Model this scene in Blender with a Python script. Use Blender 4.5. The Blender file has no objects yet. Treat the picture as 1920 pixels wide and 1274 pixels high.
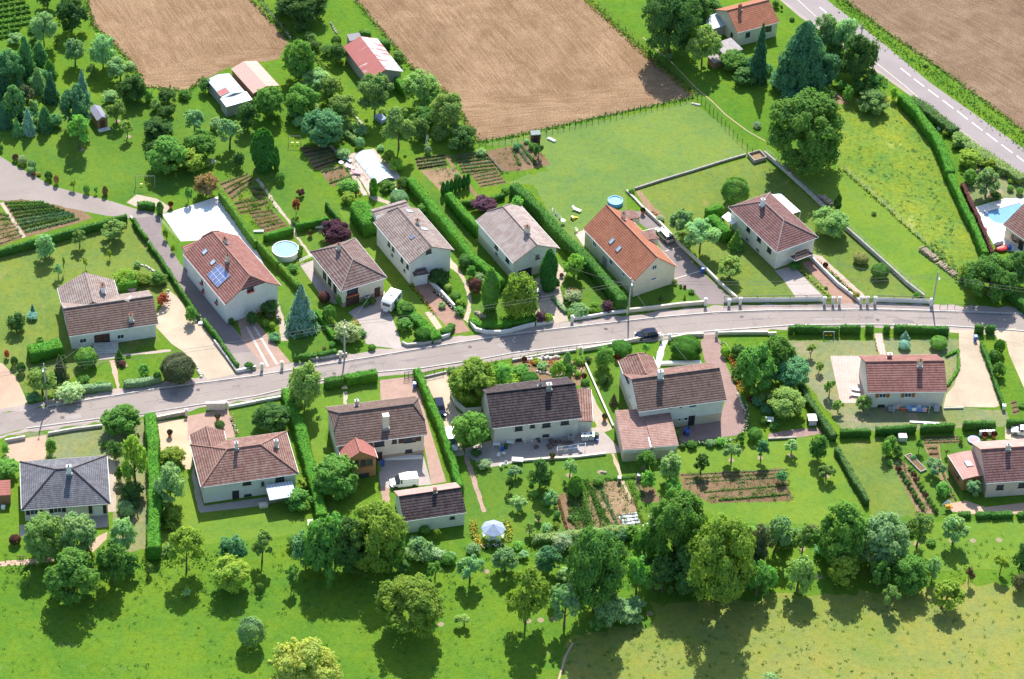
import bpy, bmesh, math, random
import numpy as np
from mathutils import Vector, Matrix
R = math.radians
rnd = random.Random(7)
SC = bpy.context.scene
COL = SC.collection
# ------------------------------------------------------------------ camera
PITCH, ROLL, DIST, FPX = R(40), R(3.0), 505.0, 5333.0
f_ = Vector((0, math.cos(PITCH), -math.sin(PITCH)))
r0 = Vector((1, 0, 0)); u0 = r0.cross(f_)
CR = r0 * math.cos(ROLL) + u0 * math.sin(ROLL)
CU = u0 * math.cos(ROLL) - r0 * math.sin(ROLL)
CP = -f_ * DIST
cam_d = bpy.data.cameras.new('camera'); cam = bpy.data.objects.new('camera', cam_d); COL.objects.link(cam)
cam_d.sensor_width = 36; cam_d.lens = FPX / 1920 * 36; cam_d.clip_start = 1; cam_d.clip_end = 6000
m = Matrix((CR, CU, -f_)).transposed().to_4x4(); m.translation = CP
cam.matrix_world = m
SC.camera = cam
# ------------------------------------------------------------------ light
SUN_EL = R(45)
w = bpy.data.worlds.new('World'); SC.world = w; w.use_nodes = True
nt = w.node_tree; bg = nt.nodes['Background']; sky = nt.nodes.new('ShaderNodeTexSky')
sky.sky_type = 'NISHITA'; sky.sun_disc = False; sky.sun_elevation = SUN_EL; sky.sun_rotation = 0
sky.dust_density = 1.0; sky.air_density = 1.0; sky.ozone_density = 1.4
nt.links.new(sky.outputs[0], bg.inputs[0]); bg.inputs[1].default_value = 0.145
sl = bpy.data.lights.new('sun', 'SUN'); sl.energy = 4.9; sl.angle = R(0.53); sl.color = (1, .96, .9)
so = bpy.data.objects.new('sun', sl); so.rotation_euler = (-(math.pi / 2 - SUN_EL), 0, 0); so.location = (0, 60, 120); COL.objects.link(so)
SC.view_settings.view_transform = 'Standard'; SC.view_settings.look = 'None'
SC.view_settings.gamma = 1; SC.view_settings.use_curve_mapping = False; SC.view_settings.exposure = 0.72
SC.render.engine = 'CYCLES'
SC.cycles.max_bounces = 5; SC.cycles.diffuse_bounces = 3; SC.cycles.glossy_bounces = 2
SC.cycles.transmission_bounces = 3; SC.cycles.transparent_max_bounces = 6
SC.cycles.use_denoising = True; SC.cycles.caustics_reflective = False; SC.cycles.caustics_refractive = False
try:
    SC.cycles.denoising_prefilter = 'ACCURATE'
except Exception:
    pass
# ------------------------------------------------------------------ image <-> ground
def ray(x, y):
    return (f_ + CR * ((x - 960) / FPX) + CU * ((637 - y) / FPX))
def at(p, z=0.0):
    d = ray(*p); t = (z - CP.z) / d.z
    return CP + d * t
def proj(P):
    q = Vector(P) - CP; zz = q.dot(f_)
    return (960 + q.dot(CR) / zz * FPX, 637 - q.dot(CU) / zz * FPX)
def scale_at(p):
    P = at(p); return FPX / (P - CP).dot(f_)
def tl(c, r):
    ox = 480 * c; oy = (0, 320, 640, 954)[r]
    return lambda x, y: (ox + x / 3.981, oy + y / 3.981)
def tp(c, r, *xy):
    f = tl(c, r); return [f(xy[i], xy[i + 1]) for i in range(0, len(xy), 2)]
# ------------------------------------------------------------------ tagging
THINGS = []
def tag(o, look, cat, px=None, group=None, label=None):
    o['category'] = cat
    if group: o['group'] = group
    if label: o['label'] = label
    else:
        if px is None: px = proj(o.location)
        THINGS.append((o, look, px))
    return o
def empty(name, loc, rz=0.0):
    o = bpy.data.objects.new(name, None); o.empty_display_size = .5
    o.location = loc; o.rotation_euler = (0, 0, rz); COL.objects.link(o); return o
# ------------------------------------------------------------------ mesh builder
class MB:
    def __init__(s): s.v = []; s.f = []; s.m = []
    def add(s, vs, fs, mi=0, M=None):
        b = len(s.v)
        s.v += [tuple(M @ Vector(v)) if M is not None else tuple(v) for v in vs]
        for f in fs: s.f.append([b + i for i in f]); s.m.append(mi)
        return s
    def box(s, x0, x1, y0, y1, z0, z1, mi=0, M=None):
        vs = [(x0, y0, z0), (x1, y0, z0), (x1, y1, z0), (x0, y1, z0), (x0, y0, z1), (x1, y0, z1), (x1, y1, z1), (x0, y1, z1)]
        return s.add(vs, [(0, 3, 2, 1), (4, 5, 6, 7), (0, 1, 5, 4), (1, 2, 6, 5), (2, 3, 7, 6), (3, 0, 4, 7)], mi, M)
    def prism(s, poly, z0, z1, mi=0, M=None):
        n = len(poly)
        a = sum(poly[i][0] * poly[(i + 1) % n][1] - poly[(i + 1) % n][0] * poly[i][1] for i in range(n))
        if a < 0: poly = poly[::-1]
        vs = [(p[0], p[1], z0) for p in poly] + [(p[0], p[1], z1) for p in poly]
        fs = [tuple(range(n - 1, -1, -1)), tuple(range(n, 2 * n))] + [(i, (i + 1) % n, n + (i + 1) % n, n + i) for i in range(n)]
        return s.add(vs, fs, mi, M)
    def tube(s, pts, rad, n=8, mi=0, cap=True):
        """pts list of 3d; rad float or list"""
        pts = [Vector(p) for p in pts]
        if not isinstance(rad, (list, tuple)): rad = [rad] * len(pts)
        b = len(s.v); 
        for i, p in enumerate(pts):
            d = (pts[min(i + 1, len(pts) - 1)] - pts[max(i - 1, 0)]).normalized()
            a = d.orthogonal().normalized() if abs(d.z) < .9 else Vector((1, 0, 0)); a = (a - d * a.dot(d)).normalized(); c = d.cross(a)
            for k in range(n):
                t = 2 * math.pi * k / n
                s.v.append(tuple(p + (a * math.cos(t) + c * math.sin(t)) * rad[i]))
        for i in range(len(pts) - 1):
            for k in range(n):
                k2 = (k + 1) % n
                s.f.append([b + i * n + k, b + i * n + k2, b + (i + 1) * n + k2, b + (i + 1) * n + k]); s.m.append(mi)
        if cap:
            s.f.append([b + k for k in range(n)][::-1]); s.m.append(mi)
            s.f.append([b + (len(pts) - 1) * n + k for k in range(n)]); s.m.append(mi)
        return s
    def loft(s, rings, mi=0, cap=True, M=None):
        n = len(rings[0]); b = len(s.v)
        for r_ in rings: s.v += [tuple(M @ Vector(v)) if M is not None else tuple(v) for v in r_]
        for i in range(len(rings) - 1):
            for k in range(n):
                k2 = (k + 1) % n
                s.f.append([b + i * n + k, b + i * n + k2, b + (i + 1) * n + k2, b + (i + 1) * n + k]); s.m.append(mi)
        if cap:
            s.f.append([b + k for k in range(n)][::-1]); s.m.append(mi)
            s.f.append([b + (len(rings) - 1) * n + k for k in range(n)]); s.m.append(mi)
        return s
    def ellip(s, c, r_, n=12, k=7, mi=0, jit=0, rg=None):
        rings = []
        for i in range(1, k):
            ph = math.pi * i / k; ring = []
            for j in range(n):
                t = 2 * math.pi * j / n; q = 1 + (rg.uniform(-jit, jit) if jit else 0)
                ring.append((c[0] + r_[0] * math.sin(ph) * math.cos(t) * q, c[1] + r_[1] * math.sin(ph) * math.sin(t) * q, c[2] - r_[2] * math.cos(ph) * q))
            rings.append(ring)
        return s.loft(rings, mi)
    def build(s, name, mats, parent=None, M=None, smooth=False, loc=None):
        if not isinstance(mats, (list, tuple)): mats = [mats]
        me = bpy.data.meshes.new(name); me.from_pydata(s.v, [], s.f)
        for mm in mats: me.materials.append(mm)
        if len(mats) > 1: me.polygons.foreach_set('material_index', s.m)
        # metric planar uv: u horizontal, v up the slope
        uv = me.uv_layers.new(name='uv'); nv = len(me.loops); uvs = np.zeros((nv, 2)); vs = s.v
        for p in me.polygons:
            n = p.normal
            if abs(n.z) > .995: U = Vector((1, 0, 0)); V = Vector((0, 1, 0))
            else:
                U = Vector((-n.y, n.x, 0)).normalized(); V = n.cross(U)
            for li, vi in zip(p.loop_indices, p.vertices):
                c = Vector(vs[vi]); uvs[li] = (c.dot(U), c.dot(V))
        uv.data.foreach_set('uv', uvs.ravel())
        if M is not None: me.transform(M)
        if smooth: me.polygons.foreach_set('use_smooth', [True] * len(me.polygons))
        me.update()
        o = bpy.data.objects.new(name, me); COL.objects.link(o)
        if parent is not None: o.parent = parent
        if loc is not None: o.location = loc
        return o
def recenter(o):
    """origin of a world-space mesh to its base centre"""
    me = o.data; n = len(me.vertices); co = np.empty(n * 3); me.vertices.foreach_get('co', co); co = co.reshape(-1, 3)
    lo = co.min(0); hi = co.max(0); c = Vector(((lo[0] + hi[0]) / 2, (lo[1] + hi[1]) / 2, lo[2]))
    me.transform(Matrix.Translation(-c)); o.location = c; return o
# ------------------------------------------------------------------ materials
MATS = {}
def nodes(name, rough=.8, spec=.3):
    m = bpy.data.materials.new(name); m.use_nodes = True; n = m.node_tree; b = n.nodes['Principled BSDF']
    b.inputs['Roughness'].default_value = rough; b.inputs['Specular IOR Level'].default_value = spec
    return m, n, b
def lnk(n, a, b): n.links.new(a, b)
def noise(n, vec, scale, detail=4, rough=.55, dist=0):
    t = n.nodes.new('ShaderNodeTexNoise'); t.inputs['Scale'].default_value = scale; t.inputs['Detail'].default_value = detail
    t.inputs['Roughness'].default_value = rough; t.inputs['Distortion'].default_value = dist
    if vec is not None: lnk(n, vec, t.inputs['Vector'])
    return t.outputs['Fac']
def ramp(n, fac, stops):
    r_ = n.nodes.new('ShaderNodeValToRGB'); e = r_.color_ramp.elements
    while len(e) < len(stops): e.new(.5)
    for k, (p, c) in enumerate(stops): e[k].position = p; e[k].color = (*c, 1) if len(c) == 3 else c
    lnk(n, fac, r_.inputs[0]); return r_.outputs[0]
def mix(n, a, b, fac, mode='MIX'):
    x = n.nodes.new('ShaderNodeMix'); x.data_type = 'RGBA'; x.blend_type = mode
    for s_, v in ((0, fac), (6, a), (7, b)):
        if isinstance(v, (int, float)): x.inputs[s_].default_value = v
        elif isinstance(v, tuple): x.inputs[s_].default_value = (*v, 1)
        else: lnk(n, v, x.inputs[s_])
    return x.outputs[2]
def mapping(n, src, scale=(1, 1, 1), rot=(0, 0, 0)):
    mp = n.nodes.new('ShaderNodeMapping'); mp.inputs['Scale'].default_value = scale; mp.inputs['Rotation'].default_value = rot
    lnk(n, src, mp.inputs[0]); return mp.outputs[0]
def pos(n): return n.nodes.new('ShaderNodeNewGeometry').outputs['Position']
def uvc(n): return n.nodes.new('ShaderNodeTexCoord').outputs['UV']
def objc(n): return n.nodes.new('ShaderNodeTexCoord').outputs['Object']
def bump(n, b, h, strength, dist):
    bp = n.nodes.new('ShaderNodeBump'); bp.inputs['Strength'].default_value = strength; bp.inputs['Distance'].default_value = dist
    lnk(n, h, bp.inputs['Height']); lnk(n, bp.outputs[0], b.inputs['Normal'])
def mathn(n, op, a, b=None):
    x = n.nodes.new('ShaderNodeMath'); x.operation = op
    for i, v in enumerate((a, b)):
        if v is None: continue
        if isinstance(v, (int, float)): x.inputs[i].default_value = v
        else: lnk(n, v, x.inputs[i])
    return x.outputs[0]
def sc(c, k): return tuple(min(1, v * k) for v in c)
def plain(name, c, rough=.7, spec=.3, var=.12, scale=1.5, metal=0):
    if name in MATS: return MATS[name]
    m, n, b = nodes(name, rough, spec); b.inputs['Metallic'].default_value = metal
    lnk(n, ramp(n, noise(n, objc(n), scale, 5), [(.3, sc(c, 1 - var)), (.7, sc(c, 1 + var))]), b.inputs['Base Color'])
    MATS[name] = m; return m
def grass(name, c, c2=None, amp=1.0, stripe=0, ang=0, fine=2.2, dry=None, dryt=.62):
    """turf: broad tone patches, tussocks, fine blades; optional mowing stripes and dry spots"""
    m, n, b = nodes(name, .95, .02); P = pos(n); c2 = c2 or sc(c, .7)
    a = ramp(n, noise(n, P, .05, 5, .65, .8), [(.40, c2), (.60, c)])
    t = ramp(n, noise(n, P, .28, 6, .7, .4), [(.36, tuple(1 + (v - 1) * amp for v in (.74, .90, 1.25))), (.50, (1, 1, 1)), (.64, tuple(1 + (v - 1) * amp for v in (1.22, 1.03, .8)))])
    a = mix(n, a, t, 1.0, 'MULTIPLY')
    t = ramp(n, noise(n, P, 1.0, 5, .8), [(.36, sc((1, 1, 1), 1 - .42 * amp)), (.5, (.96, .96, .96)), (.64, (1, 1, 1))])
    a = mix(n, a, t, 1.0, 'MULTIPLY')
    f = ramp(n, noise(n, P, fine * 1.6, 4, .8), [(.38, sc((1, 1, 1), 1 - .36 * amp)), (.62, (1, 1, 1))])
    a = mix(n, a, f, 1.0, 'MULTIPLY')
    if dry:
        dm = ramp(n, noise(n, P, .16, 6, .75, .3), [(dryt, (0, 0, 0)), (dryt + .14, (1, 1, 1))])
        a = mix(n, a, dry, dm)
    if stripe:
        wv = n.nodes.new('ShaderNodeTexWave'); wv.inputs['Scale'].default_value = stripe; wv.inputs['Distortion'].default_value = .6
        wv.inputs['Detail'].default_value = 2
        lnk(n, mapping(n, P, rot=(0, 0, ang)), wv.inputs['Vector'])
        a = mix(n, a, ramp(n, wv.outputs['Fac'], [(.3, (.84, .84, .84)), (.7, (1, 1, 1))]), 1.0, 'MULTIPLY')
    lnk(n, a, b.inputs['Base Color']); bump(n, b, noise(n, P, fine * 1.2, 5, .7), .55 * amp, .25)
    MATS[name] = m; return m
def soil(name, c, c2, ang=0, fur=.0, head=None, clod=3.0):
    m, n, b = nodes(name, .95, .05); P = pos(n)
    base = mix(n, ramp(n, noise(n, P, .035, 5, .7, .8), [(.40, c), (.60, c2)]), ramp(n, noise(n, P, .16, 6, .75, .5), [(.38, (.86, .84, .80)), (.5, (.97, .97, .97)), (.62, (1.1, 1.12, 1.12))]), 1.0, 'MULTIPLY')
    st = noise(n, mapping(n, mapping(n, P, rot=(0, 0, ang)), scale=(2.1, .11, 1)), 1.0, 8, .75, .12)
    k = noise(n, P, clod, 5, .8)
    a = mix(n, base, ramp(n, st, [(.39, (.72, .69, .67)), (.59, (1, 1, 1))]), 1.0 if fur else .35, 'MULTIPLY')
    a = mix(n, a, ramp(n, k, [(.40, (.60, .56, .54)), (.56, (1, 1, 1))]), 1.0, 'MULTIPLY')
    lnk(n, a, b.inputs['Base Color'])
    h = mathn(n, 'ADD', mathn(n, 'MULTIPLY', st, .5 if fur else .2), mathn(n, 'MULTIPLY', k, .5))
    bump(n, b, h, .8, .3); MATS[name] = m; return m
def asphalt(name, c, patch=.1, stain=.75):
    m, n, b = nodes(name, .95, .06); P = pos(n)
    a = ramp(n, noise(n, P, .12, 6, .65, .5), [(.36, sc(c, 1 - patch)), (.62, sc(c, 1 + patch))])
    a = mix(n, a, ramp(n, noise(n, P, 3.2, 4, .8), [(.3, (.86, .86, .86)), (.7, (1, 1, 1))]), 1.0, 'MULTIPLY')
    a = mix(n, a, ramp(n, noise(n, P, .5, 5, .7, 1.2), [(.3, (stain, stain, stain)), (.42, (1, 1, 1))]), .7, 'MULTIPLY')
    lnk(n, a, b.inputs['Base Color']); bump(n, b, noise(n, P, 6, 3), .2, .05); MATS[name] = m; return m
def paving(name, c, c2, sx=.5, sy=.5, ang=0, mortar=.03):
    m, n, b = nodes(name, .9, .08); P = mapping(n, pos(n), rot=(0, 0, ang))
    br = n.nodes.new('ShaderNodeTexBrick'); br.inputs['Scale'].default_value = 1; br.inputs['Brick Width'].default_value = sx
    br.inputs['Row Height'].default_value = sy; br.inputs['Mortar Size'].default_value = mortar; br.offset = 0
    br.inputs['Color1'].default_value = (*c, 1); br.inputs['Color2'].default_value = (*c2, 1); br.inputs['Mortar'].default_value = (*sc(c, .72), 1)
    lnk(n, P, br.inputs['Vector'])
    a = mix(n, br.outputs['Color'], ramp(n, noise(n, P, .7, 6, .7), [(.3, (.8, .79, .77)), (.65, (1, 1, 1))]), 1.0, 'MULTIPLY')
    lnk(n, a, b.inputs['Base Color']); MATS[name] = m; return m
def tiles(name, c, c2, course=.36, rib=.3, dark=.5, moss=None, mossa=.5):
    """interlocking roof tiles in metric uv: overlapping courses and rolls, tile to tile colour, weathering"""
    m, n, b = nodes(name, .88, .1); U = uvc(n)
    sep = n.nodes.new('ShaderNodeSeparateXYZ'); lnk(n, U, sep.inputs[0])
    fu = mathn(n, 'FRACT', mathn(n, 'DIVIDE', sep.outputs[0], rib)); fv = mathn(n, 'FRACT', mathn(n, 'DIVIDE', sep.outputs[1], course))
    br = n.nodes.new('ShaderNodeTexBrick'); br.offset = 0; br.inputs['Scale'].default_value = 1; br.inputs['Brick Width'].default_value = rib
    br.inputs['Row Height'].default_value = course; br.inputs['Mortar Size'].default_value = 0; br.inputs['Bias'].default_value = 0
    br.inputs['Color1'].default_value = (*c, 1); br.inputs['Color2'].default_value = (*c2, 1); lnk(n, U, br.inputs['Vector'])
    a = mix(n, br.outputs['Color'], ramp(n, noise(n, U, .45, 6, .65, .5), [(.3, (.74, .72, .7)), (.7, (1, 1, 1))]), 1.0, 'MULTIPLY')
    if moss: a = mix(n, a, moss, mathn(n, 'MULTIPLY', ramp(n, noise(n, mapping(n, U, scale=(1, .4, 1)), 1.1, 6, .75), [(.46, (0, 0, 0)), (.60, (1, 1, 1))]), mossa))
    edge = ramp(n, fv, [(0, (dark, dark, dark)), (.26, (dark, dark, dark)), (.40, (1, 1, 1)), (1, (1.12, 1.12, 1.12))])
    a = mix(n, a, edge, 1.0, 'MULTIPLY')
    a = mix(n, a, ramp(n, fu, [(0, (.93, .93, .93)), (.22, (1, 1, 1)), (1, (1, 1, 1))]), 1.0, 'MULTIPLY')
    lnk(n, a, b.inputs['Base Color'])
    h = mathn(n, 'ADD', mathn(n, 'MULTIPLY', mathn(n, 'SUBTRACT', 1.0, fv), .7), mathn(n, 'MULTIPLY', mathn(n, 'SINE', mathn(n, 'MULTIPLY', fu, math.pi)), .5))
    bump(n, b, h, .7, .06); MATS[name] = m; return m
def sheetmetal(name, c, c2, rust=None, rt=.55, pitch=.25):
    m, n, b = nodes(name, .5, .4); U = uvc(n); sep = n.nodes.new('ShaderNodeSeparateXYZ'); lnk(n, U, sep.inputs[0])
    a = ramp(n, noise(n, mapping(n, U, scale=(1, .15, 1)), 1.2, 5, .7), [(.3, c), (.7, c2)])
    if rust: a = mix(n, a, rust, ramp(n, noise(n, mapping(n, U, scale=(1, .22, 1)), .9, 6, .7), [(rt, (0, 0, 0)), (rt + .05, (1, 1, 1))]))
    s_ = mathn(n, 'SINE', mathn(n, 'MULTIPLY', sep.outputs[0], 2 * math.pi / pitch))
    a = mix(n, a, ramp(n, s_, [(.0, (.72, .72, .72)), (.5, (1, 1, 1))]), 1.0, 'MULTIPLY')
    lnk(n, a, b.inputs['Base Color']); bump(n, b, s_, .6, .04); MATS[name] = m; return m
def wallm(name, c, base=None, bh=0, dirt=.16):
    """render coat with faint stains; optional plinth colour below bh"""
    m, n, b = nodes(name, .85, .15); P = objc(n)
    a = ramp(n, noise(n, P, .5, 6, .7, .4), [(.3, sc(c, 1 - dirt)), (.65, c)])
    a = mix(n, a, ramp(n, noise(n, mapping(n, P, scale=(3, 3, .35)), 1.4, 5, .7), [(.3, (.96, .955, .95)), (.6, (1, 1, 1))]), 1.0, 'MULTIPLY')
    if base:
        sep = n.nodes.new('ShaderNodeSeparateXYZ'); lnk(n, P, sep.inputs[0])
        a = mix(n, base, a, mathn(n, 'GREATER_THAN', sep.outputs[2], bh))
    lnk(n, a, b.inputs['Base Color']); bump(n, b, noise(n, P, 9, 4), .15, .03); MATS[name] = m; return m
def leafm(name, trans=.45):
    """foliage; tone comes from the object's own colour, leaf by leaf variation from noise"""
    m, n, b = nodes(name, .85, .05)
    oi = n.nodes.new('ShaderNodeObjectInfo'); P = objc(n)
    a = mix(n, oi.outputs['Color'], ramp(n, noise(n, pos(n), 1.1, 4, .8), [(.34, (.68, .70, .66)), (.62, (1.0, 1.0, 1.0))]), 1.0, 'MULTIPLY')
    a = mix(n, a, ramp(n, noise(n, pos(n), .35, 3, .6), [(.38, (.84, .92, .92)), (.62, (1.08, 1, .86))]), 1.0, 'MULTIPLY')
    lnk(n, a, b.inputs['Base Color'])
    tr = n.nodes.new('ShaderNodeBsdfTranslucent'); lnk(n, mix(n, a, (1.1, 1.25, .5), 1.0, 'MULTIPLY'), tr.inputs[0])
    ms = n.nodes.new('ShaderNodeMixShader'); ms.inputs[0].default_value = trans
    lnk(n, b.outputs[0], ms.inputs[1]); lnk(n, tr.outputs[0], ms.inputs[2])
    lnk(n, ms.outputs[0], n.nodes['Material Output'].inputs[0]); MATS[name] = m; return m
def water(name, c, rough=.1):
    m, n, b = nodes(name, rough, .04)
    lnk(n, ramp(n, noise(n, pos(n), .6, 3), [(.3, sc(c, .92)), (.7, c)]), b.inputs['Base Color'])
    bump(n, b, noise(n, pos(n), 2.5, 3), .12, .05); MATS[name] = m; return m
LEAF = leafm('foliage'); HLEAF = leafm('clipped foliage', .06)
BARK = plain('bark', (.13, .1, .075), .9, .1, .3, 4)
GLASS = plain('window glass', (.05, .06, .075), .08, .6, .2)
WHITE = plain('white paint', (.8, .8, .78), .5, .3, .05)
CREAMP = plain('cream stone', (.68, .63, .52), .8, .2, .12)
CONC = plain('pale concrete', (.5, .47, .43), .9, .2, .18)
DKWOOD = plain('dark brown wood', (.09, .05, .035), .7, .3, .3)
ORWOOD = plain('orange varnished wood', (.35, .15, .05), .5, .3, .25)
GREY = plain('mid grey metal', (.3, .3, .31), .5, .4, .1)
DARK = plain('dark metal', (.035, .035, .04), .5, .4, .2)
BLACKR = plain('black rubber', (.02, .02, .02), .8, .2, .1)
CLAY = plain('dull clay pots', (.20, .115, .085), .8, .1, .2)
TERRA = plain('terracotta', (.5, .2, .1), .8, .2, .15)
BLUEP = plain('blue plastic', (.04, .13, .5), .4, .4, .1)
REDP = plain('red plastic', (.6, .05, .04), .4, .4, .1)
YELP = plain('yellow plastic', (.8, .5, .03), .4, .4, .1)
CHROME = plain('chrome', (.6, .6, .6), .25, .5, .05, 1.5, 1.0)
STONE = plain('rough stone', (.4, .36, .3), .9, .1, .35, 3)
LOGS = plain('cut logs', (.42, .34, .25), .9, .1, .45, 3)
FLOWR = plain('red flowers', (.6, .08, .05), .8, .1, .4, 5)
FLOWO = plain('orange flowers', (.75, .28, .03), .8, .1, .4, 5)
FLOWW = plain('white flowers', (.8, .78, .72), .8, .1, .15, 5)
# ================================================================== flat sheets of the setting
SH = []
def _cross(a, b, c, d):
    o = lambda p, q, r: (q[0] - p[0]) * (r[1] - p[1]) - (q[1] - p[1]) * (r[0] - p[0])
    return o(a, b, c) * o(a, b, d) < 0 and o(c, d, a) * o(c, d, b) < 0
def _in(p, P):
    r = False
    for i in range(len(P)):
        a, b = P[i], P[i - 1]
        if (a[1] > p[1]) != (b[1] > p[1]) and p[0] < (b[0] - a[0]) * (p[1] - a[1]) / (b[1] - a[1]) + a[0]: r = not r
    return r
def _hit(A, B):
    if min(p[0] for p in A) > max(p[0] for p in B) or max(p[0] for p in A) < min(p[0] for p in B) or min(p[1] for p in A) > max(p[1] for p in B) or max(p[1] for p in A) < min(p[1] for p in B): return False
    if any(_in(p, B) for p in A) or any(_in(p, A) for p in B): return True
    return any(_cross(A[i - 1], A[i], B[j - 1], B[j]) for i in range(len(A)) for j in range(len(B)))
def sheet(name, px, mat, kind='structure', world=False):
    """flat sheet 4 mm above whatever sheet it overlaps"""
    P = [Vector(p) for p in px] if world else [at(p) for p in px]
    n = len(P); a = sum(P[i].x * P[(i + 1) % n].y - P[(i + 1) % n].x * P[i].y for i in range(n))
    if a < 0: P = P[::-1]
    Q = [(p.x, p.y) for p in P]; z = .004 + max([zz for q, zz in SH if _hit(Q, q)] or [0]); SH.append((Q, z))
    if name in ('lawn', 'meadow', 'pasture', 'ploughed_field', 'vegetable_bed', 'path', 'verge') and not world:
        jr = random.Random(len(SH)); amp = .12 if name in ('vegetable_bed', 'path') else 1.1 if name == 'meadow' else .38; W_ = resample([Vector((x, y, 0)) for x, y in Q + Q[:1]], .8 if amp < .2 else 1.6)[:-1]
        Q = [(p.x + jr.uniform(-amp, amp), p.y + jr.uniform(-amp, amp)) for p in W_]
    mb = MB().add([(x, y, z) for x, y in Q], [tuple(range(len(Q)))]); o = mb.build(name, mat); o['kind'] = kind
    return o
def slab(name, px, mat, h=.12):
    P = [at(p) for p in px]; o = MB().prism([(p.x, p.y) for p in P], -.05, h + len(bpy.data.objects) % 7 * .003).build(name, mat); o['kind'] = 'structure'; return o
def offs(P, w):
    """left/right offsets of a polyline (2d)"""
    L, Rr = [], []
    for i, p in enumerate(P):
        d1 = (P[i] - P[i - 1]).normalized() if i else None; d2 = (P[i + 1] - P[i]).normalized() if i < len(P) - 1 else None
        if d1 is None: d1 = d2
        if d2 is None: d2 = d1
        d = (d1 + d2); d = d.normalized() if d.length > 1e-4 else d1; nrm = Vector((-d.y, d.x, 0)); k = 1 / max(.5, abs(nrm.dot(Vector((-d1.y, d1.x, 0)))))
        L.append(p + nrm * w * k); Rr.append(p - nrm * w * k)
    return L, Rr
def resample(P, step):
    out = [P[0]]
    for a, b in zip(P, P[1:]):
        n = max(1, int(round((b - a).length / step)))
        for i in range(1, n + 1): out.append(a.lerp(b, i / n))
    return out
def strip(mb, P, w, z0, z1, mi=0):
    L, Rr = offs(P, w / 2); rings = [[(r.x, r.y, z0), (l.x, l.y, z0), (l.x, l.y, z1), (r.x, r.y, z1)] for l, r in zip(L, Rr)]
    return mb.loft(rings, mi)
def wall(px, h, w, mat, look, cat='wall', cap=None, group=None, name='garden_wall', base=True):
    P = [at(p, 0 if base else h) for p in px]
    for p in P: p.z = 0
    c = sum(P, Vector()) / len(P); root = empty(name, c); Q = [p - c for p in P]
    strip(MB(), Q, w, -.05, h).build('wall_body', mat, root)
    strip(MB(), Q, w + .1, h + .003, h + .07).build('coping', cap or mat, root)
    return tag(root, look, cat, proj(c), group)
def fence(px, h, look, step=2.5, mat=None, wires=(.35, .7, 1.0), postr=.05, group=None, cat='fence', rails=False, z0=0.0, bars=False):
    mat = mat or GREY; P = [at(p) for p in px]; c = sum(P, Vector()) / len(P); root = empty('fence', c); Q = resample([p - c for p in P], step)
    while len(Q) > 95: Q = Q[::2]
    for q in Q: MB().box(-postr, postr, -postr, postr, z0 - .1, z0 + h).build('post', mat, root, loc=q)
    mb = MB()
    for wz in wires:
        t = .035 if rails else .012
        strip(mb, Q, t * 1.4, z0 + wz * h - t, z0 + wz * h + t)
    if bars:
        for q in resample(Q, .22): mb.box(q.x - .018, q.x + .018, q.y - .018, q.y + .018, z0 + .05, z0 + h)
    mb.build('rail' if rails else 'wire', mat, root)
    return tag(root, look, cat, proj(c), group)
# ================================================================== foliage
rs = np.random.RandomState(11)
def cards(c, n, size, fold=.0, rr=None):
    """arrays of leaf quads at c (k,3) with normals n; returns verts, faces"""
    rr = rr or rs; k = len(c); a = rr.normal(size=(k, 3)); a -= n * (a * n).sum(1, keepdims=True); a /= np.linalg.norm(a, axis=1, keepdims=True) + 1e-9
    b = np.cross(n, a); s = size[:, None] if hasattr(size, '__len__') else size
    s = s * rr.uniform(.7, 1.3, (k, 1))
    v = np.stack([c - a * s, c - b * s * .62, c + a * s, c + b * s * .62], 1)
    return v.reshape(-1, 3)
def cards_mesh(name, V, mat, core=None):
    k = len(V) // 4; me = bpy.data.meshes.new(name)
    cv, cf = core if core else ([], [])
    nv = len(V) + len(cv); me.vertices.add(nv)
    allv = np.concatenate([V, np.array(cv, float).reshape(-1, 3)]) if len(cv) else V
    me.vertices.foreach_set('co', allv.astype(np.float32).ravel())
    ls = np.concatenate([np.arange(k) * 4, 4 * k + np.cumsum([0] + [len(f) for f in cf])[:len(cf)]]).astype(np.int32)
    li = np.concatenate([np.arange(4 * k), np.array([i + len(V) for f in cf for i in f])]).astype(np.int32) if cf else np.arange(4 * k, dtype=np.int32)
    me.loops.add(len(li)); me.polygons.add(len(ls)); me.loops.foreach_set('vertex_index', li)
    me.polygons.foreach_set('loop_start', ls)
    me.materials.append(mat); me.update(calc_edges=True); me.validate(); return me
def unit(v): return v / (np.linalg.norm(v, axis=-1, keepdims=True) + 1e-9)
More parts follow.
